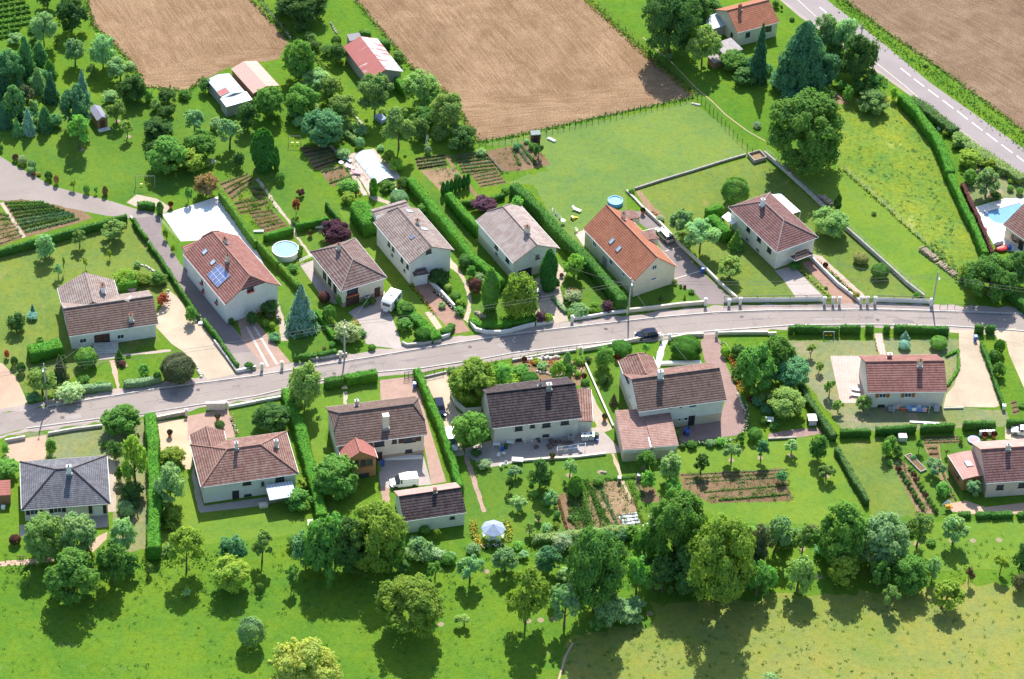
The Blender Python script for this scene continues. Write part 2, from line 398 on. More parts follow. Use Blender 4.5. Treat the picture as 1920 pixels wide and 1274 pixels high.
def crown(kind, cls, var):
    rr = np.random.RandomState(hash((kind, cls, var)) % 1 + sum(map(ord, kind)) * 31 + cls * 7 + var * 101)
    n, ls = [(900, .075), (2600, .050), (7500, .033), (20000, .0215)][cls]
    if kind in ('conic', 'pine'):
        n = int(n * 1.25); z = 1 - rr.uniform(0, 1, n) ** .62; lay = 9 if kind == 'conic' else 6
        zl = (np.floor(z * lay) + rr.beta(2, 2, n) * .9) / lay; ang = rr.uniform(0, 2 * np.pi, n); nb = 9
        ang = (np.floor(ang / (2 * np.pi) * nb) + .5 + rr.normal(0, .24, n)) * 2 * np.pi / nb + np.floor(z * lay) * 1.3
        Rm = (.5 * (1 - zl) ** (.9 if kind == 'conic' else .55) + .02) * (1 + .16 * np.sin(np.floor(z * lay) * 2.1 + np.round(ang * 3)))
        q = rr.uniform(.15, 1, n) ** .5; zz = zl - (q - .5) * .10
        c = np.stack([Rm * q * np.cos(ang), Rm * q * np.sin(ang), np.clip(zz, .0, 1)], 1)
        nn = unit(np.stack([np.cos(ang) * .6, np.sin(ang) * .6, np.full(n, .7)], 1) + rr.normal(0, .45, (n, 3)))
        return cards(c, nn, ls * .95, rr=rr)
    if kind == 'column':
        n = int(n * 1.2); z = rr.uniform(0, 1, n); ang = rr.uniform(0, 2 * np.pi, n); prof = .5 * np.clip(np.sin(np.pi * np.clip(z * .86 + .12, 0, 1)) ** .55, 0, 1)
        prof *= 1 + .12 * np.sin(ang * 3 + z * 9); q = rr.uniform(.5, 1, n) ** .35
        c = np.stack([prof * q * np.cos(ang), prof * q * np.sin(ang), z], 1)
        return cards(c, unit(np.stack([np.cos(ang), np.sin(ang), .4 * np.ones(n)], 1) + rr.normal(0, .4, (n, 3))), ls, rr=rr)
    if kind == 'ball':
        n = int(n * 1.5); d = unit(rr.normal(size=(n, 3))); d[:, 2] = np.where(d[:, 2] < -.7, -d[:, 2], d[:, 2])
        q = rr.uniform(.55, 1, n) ** .3 * (1 + .05 * np.sin(d[:, 0] * 7 + d[:, 1] * 5) + .04 * np.sin(d[:, 2] * 9 + 2))
        c = d * .49 * q[:, None]; c[:, 2] += .5
        return cards(c, unit(d + rr.normal(0, .35, (n, 3))), ls * .8, rr=rr)
    # clumpy broadleaf crowns
    P = dict(broad=(36, .155, .55), big=(75, .115, .5), loose=(24, .135, .75), shrub=(22, .20, .6), sapling=(10, .17, .85), weep=(40, .13, .7))[kind]
    ncl, cr, rnd_ = P; d = unit(rr.normal(size=(ncl, 3))); d[:, 2] = np.where(d[:, 2] < (-.9 if kind in ('broad', 'big', 'shrub') else -.6), -d[:, 2], d[:, 2])
    rad = cr * rr.uniform(.7, 1.35, ncl); q = np.where(rr.uniform(size=ncl) < .72, rr.uniform(.82, 1.05, ncl), rr.uniform(.2, .8, ncl))
    cc = d * (q * (.5 - rad * .62))[:, None]; cc[:, 2] += .5
    if kind == 'shrub': cc[:, 2] = .47 + (cc[:, 2] - .5) * .85
    ns = ncl // 3; ds = unit(rr.normal(size=(ns, 3))); ds[:, 2] = np.abs(ds[:, 2]) * rr.choice([1, 1, -.5], ns)
    cs = ds * rr.uniform(.43, .51, (ns, 1)); cs[:, 2] += .5; cc = np.concatenate([cc, cs]); rad = np.concatenate([rad, rr.uniform(.3, .55, ns) * cr])
    if kind in ('broad', 'big', 'shrub'):
        u_ = np.clip(1 - cc[:, 2] * 2, 0, .96); wf = np.where(cc[:, 2] < .5, np.sqrt((1 - u_ ** 5) / (1 - u_ ** 2)), 1); cc[:, :2] *= np.clip(wf, 1, 1.9)[:, None]
    wgt = rad ** 2; pick = rr.choice(len(cc), n, p=wgt / wgt.sum()); e = unit(rr.normal(size=(n, 3)))
    e[:, 2] = np.where((e[:, 2] < -.3) & (rr.uniform(size=n) < .6), -e[:, 2], e[:, 2])
    rq = rr.uniform(.2, 1, n) ** .45; lump = 1 + .25 * np.sin(e[:, 0] * 9 + pick) * np.cos(e[:, 1] * 8 + pick * 2)
    c = cc[pick] + e * (rad[pick] * rq * lump)[:, None] * np.array([1, 1, .82])
    if kind == 'weep': c[:, 2] -= .12 * rr.uniform(0, 1, n) * np.hypot(c[:, 0], c[:, 1]) * 4
    c[:, 2] = np.clip(c[:, 2], .01, 1.02)
    nn = unit(e * .55 + unit(c - np.array([0, 0, .5])) * .3 + rr.normal(0, rnd_ * .6, (n, 3)) + np.array([0, 0, .38]))
    return cards(c, nn, ls, rr=rr)
CR_CACHE = {}
def crown_me(kind, cls, var):
    k = (kind, cls, var)
    if k not in CR_CACHE: CR_CACHE[k] = cards_mesh('crown', crown(kind, cls, var), LEAF)
    return CR_CACHE[k]
TR = {}
def trunk_me(v):
    if v in TR: return TR[v]
    g = random.Random(v); mb = MB(); lean = (.0, .03, -.03, .16)[v]
    core = [(lean * math.sin(t * 2.2) * 1.2, .02 * math.sin(t * 5), t) for t in (0, .15, .3, .5, .72, .9)]
    mb.tube(core, [.055, .042, .036, .028, .016, .006], 7)
    for i in range(7):
        z = .28 + .075 * i; a = i * 2.4 + v; L = .3 * (1 - .06 * i); x0 = lean * math.sin(z * 2.2) * 1.2
        mb.tube([(x0, 0, z), (x0 + math.cos(a) * L * .5, math.sin(a) * L * .5, z + .12), (x0 + math.cos(a) * L, math.sin(a) * L, z + .28)], [.018, .012, .004], 5)
    o = mb.build('trunk', BARK); me = o.data; bpy.data.objects.remove(o); TR[v] = me; return me
SN, CS = math.sin(R(40.5)), math.cos(R(40.5))
TONE = dict(dg=(.031, .060, .019), g=(.046, .090, .022), fg=(.055, .112, .027), yg=(.078, .108, .02), olive=(.072, .105, .034), gr=(.085, .13, .066),
            bg=(.045, .095, .05), blue=(.085, .135, .13), spruce=(.028, .065, .04), pine=(.046, .098, .045), purple=(.042, .021, .034), maroon=(.045, .02, .02),
            brown=(.085, .06, .03), gold=(.105, .115, .03), straw=(.13, .12, .045), silver=(.095, .12, .085), dkb=(.05, .055, .03), red=(.12, .035, .025), white=(.125, .15, .085), hedge=(.033, .094, .012), hdk=(.027, .070, .014), hbr=(.046, .092, .014), lime=(.072, .12, .02), thuja=(.022, .07, .018))
TWORD = dict(dg='dark green', g='green', fg='fresh green', yg='yellow-green', olive='olive green', gr='grey-green', bg='blue-green', blue='silver-blue', spruce='deep green', pine='sombre green',
             purple='purple-leaved', maroon='maroon', brown='brownish', gold='golden green', straw='straw-coloured', silver='silvery', dkb='bronze-green', red='reddish', white='white-flecked', hedge='bright green', hdk='dark green', hbr='yellow-tinged', lime='lime green', thuja='deep green')
KIND = dict(broad=('broadleaf_tree', 'round tree', 'tree'), big=('broadleaf_tree', 'spreading tree', 'tree'), loose=('fruit_tree', 'open-crowned fruit tree', 'tree'), weep=('weeping_tree', 'drooping tree', 'tree'), sapling=('young_tree', 'thin young tree', 'tree'),
            conic=('spruce_tree', 'conical conifer', 'tree'), pine=('pine_tree', 'shaggy conifer', 'tree'), column=('columnar_conifer', 'columnar conifer', 'tree'), ball=('clipped_bush', 'clipped round bush', 'bush'), shrub=('shrub', 'bushy shrub', 'shrub'))
CNT = [0]
def tree(x, yb, yt, wpx, kind, tone, mode='c', k=None, look=None, label=None, group=None, lean=None):
    CNT[0] += 1; i = CNT[0]; s = scale_at((x, yb)); wd = wpx / s; r_ = wd / 2; T = (yb - yt) / s
    low = kind in ('ball', 'shrub'); k = k if k is not None else (.0 if low else .03 if kind in ('conic', 'pine', 'column') else .15 if mode == 't' else .04)
    if kind in ('conic', 'pine', 'column'):
        a = max(.5 * wd, (T - r_ * SN * .35) / CS / 2 / (1 - 0)) ; hb = 2 * a * k; P = at((x, yb - (r_ * SN * .45) * s))
    elif mode == 'c':
        E = T / 2; a = math.sqrt(max(E * E - (r_ * SN) ** 2, (.30 * wd * CS) ** 2)) / CS; a = min(a, .95 * wd); hb = 2 * a * k / (1 - k)
        P = at((x, (yb + yt) / 2), a + hb); P.z = 0
    else:
        lo, hi = .1, 20
        for _ in range(30):
            a = (lo + hi) / 2; hb = 2 * a * k / (1 - k); v = (hb + a) * CS + math.sqrt((a * CS) ** 2 + (r_ * SN) ** 2)
            lo, hi = (a, hi) if v < T else (lo, a)
        P = at((x, yb)); hb = 2 * a * k / (1 - k)
    nm, word, cat = KIND[kind]; g = random.Random(i * 13 + 5); c = TONE[tone]; f = g.uniform(.85, 1.3) * 4.5; h_ = g.uniform(-.06, .06)
    col = (c[0] * f * (1 + h_), c[1] * f, c[2] * f * (1 - h_), 1)
    cls = 0 if wd < 2.6 else 1 if wd < 5.2 else 2 if wd < 9 else 3
    me = crown_me(kind, cls, i % (6 if kind in ('broad', 'loose', 'shrub', 'big') else 3))
    size = 'tall ' if a > .8 * wd and not low else 'large ' if cls >= 3 else 'small ' if cls == 0 else ''
    look = look or f"{size}{TWORD[tone]} {word}"
    if low:
        o = bpy.data.objects.new(nm, me); COL.objects.link(o); o.location = P; o.scale = (wd, wd * g.uniform(.9, 1.05), 2 * a); o.rotation_euler.z = g.uniform(0, 6); o.color = col
        return tag(o, look, cat, (x, (yb + yt) / 2), group, label)
    root = empty(nm, P)
    o = bpy.data.objects.new('crown', me); COL.objects.link(o); o.parent = root; o.location = ((lean or 0) * wd, 0, hb); o.scale = (wd, wd * g.uniform(.92, 1.06), 2 * a); o.rotation_euler.z = g.uniform(0, 6); o.color = col
    t = bpy.data.objects.new('trunk', trunk_me(3 if lean else i % 3)); COL.objects.link(t); t.parent = root; t.scale = (wd * (.55 if cls > 1 else .9), wd * (.55 if cls > 1 else .9), (hb + 2 * a) * .85)
    if lean: t.rotation_euler.z = 0 if lean > 0 else math.pi
    return tag(root, look, cat, (x, (yb + yt) / 2), group, label)
def trees(c, r, rows, **kw):
    f = tl(c, r)
    for row in rows:
        x, yb, yt, wd, kind, tone = row[:6]; (X, YB), (_, YT) = f(x, yb), f(x, yt)
        opt = dict(kw)
        for e in row[6:]:
            if e == 't': opt['mode'] = 't'
            elif isinstance(e, dict): opt.update(e)
        tree(X, YB, YT, wd / 3.981, kind, tone, **opt)
def hedge(px, h, w, tone, look, base=False, z0=0, name='hedge', dens=16, ls=.14, group=None, rough=.18, cat='hedge', label=None):
    P = [at(p, 0 if base else h + z0) for p in px]
    for p in P: p.z = 0
    c = sum(P, Vector()) / len(P); Q = resample([p - c for p in P], .7); L, Rr = offs(Q, w / 2 - .06); rg = random.Random(len(px) * 77 + int(px[0][0]))
    rings = []; h0 = h
    for i, (l, r_) in enumerate(zip(L, Rr)):
        j = lambda: rg.uniform(-rough, rough) * .6; m_ = l.lerp(r_, .5); l = m_ + (l - m_) * (1 + .13 * math.sin(i * .37 + px[0][0])); r_ = m_ + (r_ - m_) * (1 + .10 * math.sin(i * .51 + px[0][1])); h = h0 * (1 + .06 * math.sin(i * .29 + px[0][1]) + rg.uniform(-.035, .035))
        rings.append([(r_.x + j(), r_.y + j(), z0 - .05), (l.x + j(), l.y + j(), z0 - .05), (l.x + j(), l.y + j(), z0 + h * .9), (l.lerp(m_, .25).x, l.lerp(m_, .25).y, z0 + h - .02 + j() * .5), (r_.lerp(m_, .25).x, r_.lerp(m_, .25).y, z0 + h - .02 + j() * .5), (r_.x + j(), r_.y + j(), z0 + h * .9)])
    mb = MB().loft(rings)
    # leaf cards over the surface
    pts, nrm = [], []
    for f in mb.f:
        v = [Vector(mb.v[i]) for i in f]
        for tri in ([v[0], v[i], v[i + 1]] for i in range(1, len(v) - 1)):
            cr_ = (tri[1] - tri[0]).cross(tri[2] - tri[0]); A = cr_.length / 2
            if A < 1e-6 or cr_.z < -.5 * cr_.length: continue
            nn = cr_.normalized()
            for _ in range(int(A * dens + rg.random())):
                a, b = rg.random(), rg.random()
                if a + b > 1: a, b = 1 - a, 1 - b
                pts.append(tri[0] + (tri[1] - tri[0]) * a + (tri[2] - tri[0]) * b + nn * rg.uniform(0, rough)); nrm.append(nn)
    pts = np.array([tuple(p) for p in pts]); nrm = np.array([tuple(p) for p in nrm])
    ctr = np.array([0, 0, 0]); V = cards(pts, unit(nrm + rs.normal(0, .3, nrm.shape)), ls)
    me = cards_mesh(name, V, HLEAF, (mb.v, mb.f)); o = bpy.data.objects.new(name, me); COL.objects.link(o); o.location = c
    t = TONE[tone] if isinstance(tone, str) else tone; o.color = (*sc(t, 3.0), 1)
    return tag(o, look, cat, proj(c + Vector((0, 0, h))), group, label)
def rowmesh(a, b, h, w, dens, ls, rg, clump=.6):
    """leafy row from a to b (vectors)"""
    L = (b - a).length; n = max(6, int(L * w * dens)); t = rg.uniform(0, 1, n)
    t = t + np.sin(t * L / clump * 2 * np.pi) * clump / L / 2 / np.pi * .85
    d = (b - a).normalized(); s = Vector((-d.y, d.x, 0)); ang = rg.uniform(0, np.pi, n); q = rg.uniform(.4, 1, n) ** .5
    base = np.array(a)[None] + t[:, None] * np.array(b - a)[None]
    off = np.cos(ang) * q * w / 2; z = np.sin(ang) * q * h + .02; hm = .7 + .3 * np.cos(t * L / clump * 2 * np.pi)
    c = base + off[:, None] * np.array(s)[None]; c[:, 2] = z * hm
    nn = unit(np.stack([np.cos(ang) * s.x, np.cos(ang) * s.y, np.sin(ang) + .3], 1) + rg.normal(0, .5, (n, 3)))
    return cards(c, nn, ls, rr=rg)
ROWN = [0]
def croprow(p, q, h, w, tone, look, name='crop_row', cat='crop row', dens=45, ls=.13, clump=.6, group=None, label=None):
    ROWN[0] += 1; a, b = at(p), at(q); c = (a + b) / 2; rg = np.random.RandomState(ROWN[0])
    core = strip(MB(), resample([a - c, b - c], 1.0), w * .3, -.02, h * .3); me = cards_mesh(name, rowmesh(a - c, b - c, h, w, dens, ls, rg, clump), LEAF, (core.v, core.f)); o = bpy.data.objects.new(name, me); COL.objects.link(o); o.location = c
    t = TONE[tone] if isinstance(tone, str) else tone; f = random.Random(ROWN[0]).uniform(.85, 1.15) * 2.8; o.color = (*sc(t, f), 1)
    return tag(o, look, cat, proj(c), group, label)
def plot(quad, rows, look, soilm=None, sname='vegetable_bed', mats=('g',), h=.35, w=.5, where='', ends=(0, 1), clump=.6, cat='crop row', name='crop_row', wd=None, bed=True):
    """quad A,B,C,D in pixels; rows run from side AD to side BC"""
    A, B, C, D = quad
    if bed: sheet(sname, quad, soilm or MATS['soil'])
    lp = lambda p, q, t: (p[0] + (q[0] - p[0]) * t, p[1] + (q[1] - p[1]) * t)
    for i in range(rows):
        t = (i + .5) / rows; p, q = lp(A, D, t), lp(B, C, t); tn = mats[i % len(mats)]
        if tn is None: continue
        hh = h[i % len(h)] if isinstance(h, (tuple, list)) else h
        word = TWORD.get(tn, 'green')
        croprow(lp(p, q, ends[0] + .02), lp(p, q, ends[1] - .02), hh, w, tn, f"{word} {look}", clump=clump, cat=cat, name=name, group=look + 's in the plots')
def tuft_band(px, w, h, tone, name, dens=14, ls=.25):
    """uncountable tall grass along a margin"""
    P = resample([at(p) for p in px], 2); rg = np.random.RandomState(int(px[0][0])); Vs = []
    for a, b in zip(P, P[1:]):
        n = int((b - a).length * w * dens); t = rg.uniform(0, 1, (n, 1)); d = (b - a).normalized(); s = np.array((-d.y, d.x, 0))
        c = np.array(a) + t * np.array(b - a) + rg.normal(0, w / 3, (n, 1)) * s; c[:, 2] = rg.uniform(.02, h, n) * rg.uniform(0, 1, n)
        Vs.append(cards(c, unit(rg.normal(size=(n, 3)) + [0, 0, .6]), ls, rr=rg))
    me = cards_mesh(name, np.concatenate(Vs), LEAF); o = bpy.data.objects.new(name, me); COL.objects.link(o); o['kind'] = 'stuff'; o.color = (*sc(TONE[tone], 2.6), 1)
    o['label'] = 'tall rough grass along the edge of the field'; o['category'] = 'grass'; return o
# ================================================================== houses
class Frame:
    """a rectangle given by its four eave corners in the picture; X along the ridge"""
    def __init__(s, quad, he, ridge):
        NL, NR, FR, FL = [at(p, he) for p in quad]
        c = (NL + NR + FR + FL) / 4; vx = ((NR - NL) + (FR - FL)) / 2; vy = ((FL - NL) + (FR - NR)) / 2
        ax = math.atan2(vx.y, vx.x); ay = math.atan2(vy.y, vy.x) - math.pi / 2
        d = (ay - ax + math.pi) % (2 * math.pi) - math.pi; lx, ly = vx.length, vy.length
        ang = ax + d * ly / (lx + ly)
        if ridge == 'y': ang -= math.pi / 2; lx, ly = ly, lx      # local +X points towards the near side
        s.c = Vector((c.x, c.y, 0)); s.ang = ang; s.a = lx / 2; s.b = ly / 2; s.he = he
        s.M = Matrix.Translation(s.c) @ Matrix.Rotation(ang, 4, 'Z'); s.Mi = s.M.inverted()
    def lray(s, p):
        return s.Mi @ CP, s.Mi.to_3x3() @ ray(*p)
def zroof(fr, u, v, rise=None):
    z = fr.R - abs(v) * fr.tp
    z = min(z, fr.h0 + (fr.a - u) * fr.t0, fr.h1 + (fr.a + u) * fr.t1); return fr.he + z
def house(look, cat='house', name='house', px=None, label=None):
    root = empty(name, (0, 0, 0)); root['_p'] = 1
    return dict(root=root, look=look, cat=cat, set=False, px=px, label=label)
def block(H, quad, he, ridge='x', pitch=28, ridge_px=None, ends=('g', 'g'), oh=.45, wallmat=None, roofmat=None, capmat=None, gutter=True, thick=.16, mono=False, mat2=None, walls=True, roofname='roof', wz=0.0, ext=0):
    fr = Frame(quad, he, ridge)
    if ext: fr.c = fr.M @ Vector((ext / 2, 0, 0)); fr.a += ext / 2; fr.M = Matrix.Translation(fr.c) @ Matrix.Rotation(fr.ang, 4, 'Z'); fr.Mi = fr.M.inverted()
    tp_ = math.tan(R(pitch)); root = H['root']
    if ridge_px is not None:
        o, d = fr.lray(ridge_px)
        if ridge == 'x': t = -o.y / d.y
        else: t = (fr.a - o.x) / d.x
        z = (o + d * t).z - he; print(look_ := H['look'][:24], 'rise', round(z, 2), 'pitch', round(math.degrees(math.atan(z / fr.b)), 1), 'size', round(fr.a * 2, 1), round(fr.b * 2, 1))
    else: print(H['look'][:24], 'pitch', pitch, 'size', round(fr.a * 2, 1), round(fr.b * 2, 1))
    fr.tp = tp_; fr.R = fr.b * tp_
    hs = []
    for e in ends:
        if e == 'g': hs.append((99., tp_))
        elif e == 'h': hs.append((0., tp_))
        elif e[0] == 'h': hs.append((0., math.tan(R(e[1]))))
        else: hs.append((e[0] * fr.R, math.tan(R(e[1] if len(e) > 1 else 50))))
    (fr.h0, fr.t0), (fr.h1, fr.t1) = hs
    if not H['set']:
        root.location = fr.c; root.rotation_euler.z = fr.ang; H['set'] = True; H['Mi'] = fr.Mi; H['fr'] = fr
        if H['px'] is None: H['px'] = (sum(q[0] for q in quad) / 4, sum(q[1] for q in quad) / 4)
        if H['label']: root['label'] = H['label']; root['category'] = H['cat']
        else: tag(root, H['look'], H['cat'], H['px'])
    T = H['Mi'] @ fr.M; fr.T = T; fr.root = root; fr.wz = wz
    a, b, Rr = fr.a, fr.b, fr.R
    # roof outline pieces (top surface); each slope gets real thickness
    def endpts(h, t, sgn):
        if h >= Rr: return [(sgn * a, 0, Rr)], (sgn * a, 0, Rr), 0
        return [(sgn * a, 1, h)], (sgn * (a - (Rr - h) / t), 0, Rr), 1
    g0 = fr.h0 >= Rr; g1 = fr.h1 >= Rr
    r0_ = Vector((a if g0 else a - (Rr - fr.h0) / fr.t0, 0, Rr)); r1_ = Vector((-a if g1 else -a + (Rr - fr.h1) / fr.t1, 0, Rr))
    if r0_.x < r1_.x + .05: m_ = (r0_.x + r1_.x) / 2; r0_.x = m_ + .03; r1_.x = m_ - .03
    roof = MB(); slopes = []
    for sg in (-1, 1):
        poly = [Vector((-a, sg * b, 0)), Vector((a, sg * b, 0))]
        if not g0 and fr.h0 > .01: poly.append(Vector((a, sg * (b - fr.h0 / tp_), fr.h0)))
        poly.append(r0_.copy()); poly.append(r1_.copy())
        if not g1 and fr.h1 > .01: poly.append(Vector((-a, sg * (b - fr.h1 / tp_), fr.h1)))
        if sg == 1: poly = poly[::-1]
        slopes.append(poly)
    if not g0:
        y = b - fr.h0 / tp_; slopes.append([Vector((a, -y, fr.h0)), Vector((a, y, fr.h0)), r0_.copy()])
    if not g1:
        y = b - fr.h1 / tp_; slopes.append([Vector((-a, y, fr.h1)), Vector((-a, -y, fr.h1)), r1_.copy()])
    if mono:
        slopes = [[Vector((-a, -b, 0)), Vector((a, -b, 0)), Vector((a, b, 2 * b * tp_)), Vector((-a, b, 2 * b * tp_))]]
    for poly in slopes:
        n = len(poly); top = [(p.x, p.y, p.z + he) for p in poly]; bot = [(p.x, p.y, p.z + he - thick) for p in poly]
        nn = (poly[1] - poly[0]).cross(poly[2] - poly[0])
        if nn.z < 0: top.reverse(); bot.reverse()
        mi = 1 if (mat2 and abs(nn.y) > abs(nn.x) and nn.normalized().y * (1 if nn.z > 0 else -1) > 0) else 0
        roof.add(top + bot, [tuple(range(n)), tuple(range(2 * n - 1, n - 1, -1))] + [(i, n + i, n + (i + 1) % n, (i + 1) % n) for i in range(n)], mi)
    ro = roof.build(roofname, [roofmat, mat2] if mat2 else roofmat, root, T); fr.roof = ro
    # ridge and hip cap tiles
    if not mono and capmat:
        cap = MB(); lines = [(r1_, r0_)]
        if not g0: lines += [(Vector((a, s_ * (b - fr.h0 / tp_), fr.h0)), r0_) for s_ in (-1, 1)]
        if not g1: lines += [(Vector((-a, s_ * (b - fr.h1 / tp_), fr.h1)), r1_) for s_ in (-1, 1)]
        for p, q in lines:
            z = Vector((0, 0, he + .03)); L = (q - p).length; nseg = max(1, int(L / .42))
            for i in range(nseg):
                cap.tube([p.lerp(q, i / nseg) + z, p.lerp(q, (i + .93) / nseg) + z], [.13, .11], 6)
        cap.build('ridge_cap', capmat, ro, T)
    if gutter:
        gu = MB()
        for sg in (-1, 1):
            if mono and sg == 1: continue
            gu.box(-a - .02, a + .02, sg * b - .07 if sg < 0 else b, sg * b if sg < 0 else b + .07, he - .17, he - .05)
        if not g0 and fr.h0 < .01: gu.box(a, a + .07, -b, b, he - .17, he - .05)
        if not g1 and fr.h1 < .01: gu.box(-a - .07, -a, -b, b, he - .17, he - .05)
        gu.build('gutter', H.get('gut', WHITE), ro, T)
    # walls
    wa, wb = a - oh, b - oh; fr.wa, fr.wb = wa, wb
    if walls:
        def prof(x):
            if mono: return [(-wb, he + (b - wb) * tp_ - thick), (wb, he + (b + wb) * tp_ - thick)]
            ys = [-wb, 0.0, wb]
            for h, t, sg in ((fr.h0, fr.t0, 1), (fr.h1, fr.t1, -1)):
                lim = h + (a - sg * x) * t
                if lim < Rr: y = (Rr - lim) / tp_; ys += [y, -y] if y < wb else []
            return [(y, zroof(fr, x, y) - thick - .01) for y in sorted(set(round(y, 4) for y in ys))]
        wl = MB()
        for sg in (-1, 1):
            x = sg * wa; pr = prof(x); vs = [(x, -wb, wz - .1)] + [(x, y, z) for y, z in pr] + [(x, wb, wz - .1)]
            if sg > 0: vs = vs[::-1]
            wl.add(vs, [tuple(range(len(vs)))])
        for sg in (-1, 1):
            y = sg * wb; zt = (he + (b + sg * wb) * tp_ - thick) if mono else min(zroof(fr, 0, y), he + 9) - thick - .01
            vs = [(-wa, y, wz - .1), (wa, y, wz - .1), (wa, y, zt), (-wa, y, zt)]
            if sg > 0: vs = vs[::-1]
            wl.add(vs, [(0, 1, 2, 3)])
        fr.wall = wl.build('wall', wallmat, root, T)
    else: fr.wall = None
    fr.H = H; return fr
def wallhit(fr, p):
    o, d = fr.lray(p); best = None
    for ax, lim, val in ((1, fr.wa, -fr.wb), (1, fr.wa, fr.wb), (0, fr.wb, fr.wa), (0, fr.wb, -fr.wa)):
        n = -1 if val < 0 else 1
        if d[ax] * n >= 0: continue
        t = (val - o[ax]) / d[ax]; q = o + d * t; w_ = q[1 - ax]
        over = max(0, abs(w_) - lim)
        if best is None or over < best[0] - 1e-6: best = (over, ax, n, q, lim)
    over, ax, n, q, lim = best; q[1 - ax] = max(-lim + .4, min(lim - .4, q[1 - ax])); q.z = max(.3, q.z)
    # matrix: local X along wall to the right seen from outside, Y into wall, Z up
    if ax == 1: rz = 0 if n < 0 else math.pi
    else: rz = math.pi / 2 if n > 0 else -math.pi / 2
    return Matrix.Translation(q) @ Matrix.Rotation(rz, 4, 'Z')
def window(fr, p, w=1.2, h=1.15, frame=None, shutter=None, box=None, bars=2, up=0):
    M = fr.T @ wallhit(fr, p); M = M @ Matrix.Translation((0, 0, up)); fm = frame or WHITE; t = .07
    mb = MB(); mb.box(-w / 2, w / 2, -.05, .02, -h / 2, -h / 2 + t).box(-w / 2, w / 2, -.05, .02, h / 2 - t, h / 2)
    mb.box(-w / 2, -w / 2 + t, -.049, .02, -h / 2 + t, h / 2 - t).box(w / 2 - t, w / 2, -.049, .02, -h / 2 + t, h / 2 - t)
    for k in range(1, bars): x = -w / 2 + w * k / bars; mb.box(x - .03, x + .03, -.048, .02, -h / 2 + t, h / 2 - t)
    mb.box(-w / 2 - .1, w / 2 + .1, -.14, .0, -h / 2 - .09, -h / 2 - .002)
    wo = mb.build('window', fm, fr.root, M)
    MB().box(-w / 2 + t, w / 2 - t, -.03, -.012, -h / 2 + t, h / 2 - t).build('pane', GLASS, wo, M)
    if shutter:
        for sg in (-1, 1):
            x0 = sg * (w / 2 + .03); x1 = sg * (w / 2 + .03 + w / 2)
            s_ = MB().box(min(x0, x1), max(x0, x1), -.07, -.02, -h / 2, h / 2)
            for k in range(5): s_.box(min(x0, x1) + .06, max(x0, x1) - .06, -.085, -.07, -h / 2 + .1 + k * h / 5, -h / 2 + .1 + k * h / 5 + h / 8)
            s_.build('shutter', shutter, fr.root, M)
    if box:
        c = MB().box(-w / 2, w / 2, -.35, -.145, -h / 2 - .22, -h / 2 - .02); fb = c.build('flower_box', TERRA, fr.root, M)
        f = MB(); g = random.Random(int(p[0]))
        for k in range(9): f.ellip((-w / 2 + w * (k + .5) / 9, -.25 + g.uniform(-.08, .08), -h / 2 + .03), (.13, .13, .15), 6, 4)
        f.build('flowers', box, fb, M)
    return wo
def door(fr, p, w=.95, h=2.1, mat=None, name='door', steps=0, up=None):
    M = fr.T @ wallhit(fr, p); t_ = M.translation; z = (up if up is not None else 0.02) - t_.z; M = M @ Matrix.Translation((0, 0, z))
    mb = MB().box(-w / 2 - .07, -w / 2, -.06, .02, 0, h + .07).box(w / 2, w / 2 + .07, -.06, .02, 0, h + .07).box(-w / 2, w / 2, -.06, .02, h, h + .07)
    mb.box(-w / 2, w / 2, -.035, -.005, 0, h)
    n = max(1, int(h / .45)); 
    for k in range(n): mb.box(-w / 2 + .08, w / 2 - .08, -.05, -.036, .08 + k * h / n, .08 + k * h / n + h / n - .12)
    d = mb.build(name, mat or DKWOOD, fr.root, M)
    MB().box(w / 2 - .16, w / 2 - .08, -.11, -.05, h * .48, h * .48 + .04).build('handle', CHROME, d, M)
    return d
def roofhit(fr, p):
    o, d = fr.lray(p); t = (fr.he + 8 - o.z) / d.z; q = o + d * t
    for _ in range(4000):
        q = q + d.normalized() * .02
        if q.z <= zroof(fr, q.x, q.y): break
    return q
def chimney(fr, p, w=.8, d=.55, h=1.2, mat=None, cap=None, pots=1, base=None):
    """p = pixel where the foot meets the roof"""
    q = roofhit(fr, p); z0 = zroof(fr, q.x, q.y); M = fr.T
    o = MB().box(q.x - w / 2, q.x + w / 2, q.y - d / 2, q.y + d / 2, z0 - .5, z0 + h).build('chimney', mat or CREAMP, fr.roof, M)
    mb = MB().box(q.x - w / 2 - .07, q.x + w / 2 + .07, q.y - d / 2 - .07, q.y + d / 2 + .07, z0 + h + .003, z0 + h + .10)
    for k in range(pots):
        x = q.x + (k - (pots - 1) / 2) * .35; mb.tube([(x, q.y, z0 + h + .1), (x, q.y, z0 + h + .42)], [.13, .10], 8)
    mb.build('chimney_pot', cap or CLAY, fr.roof, M)
    MB().box(q.x - w / 2 - .12, q.x + w / 2 + .12, q.y - d / 2 - .12, q.y + d / 2 + .12, z0 - .45, z0 + .06).build('flashing', base or GREY, fr.roof, M)
    return o
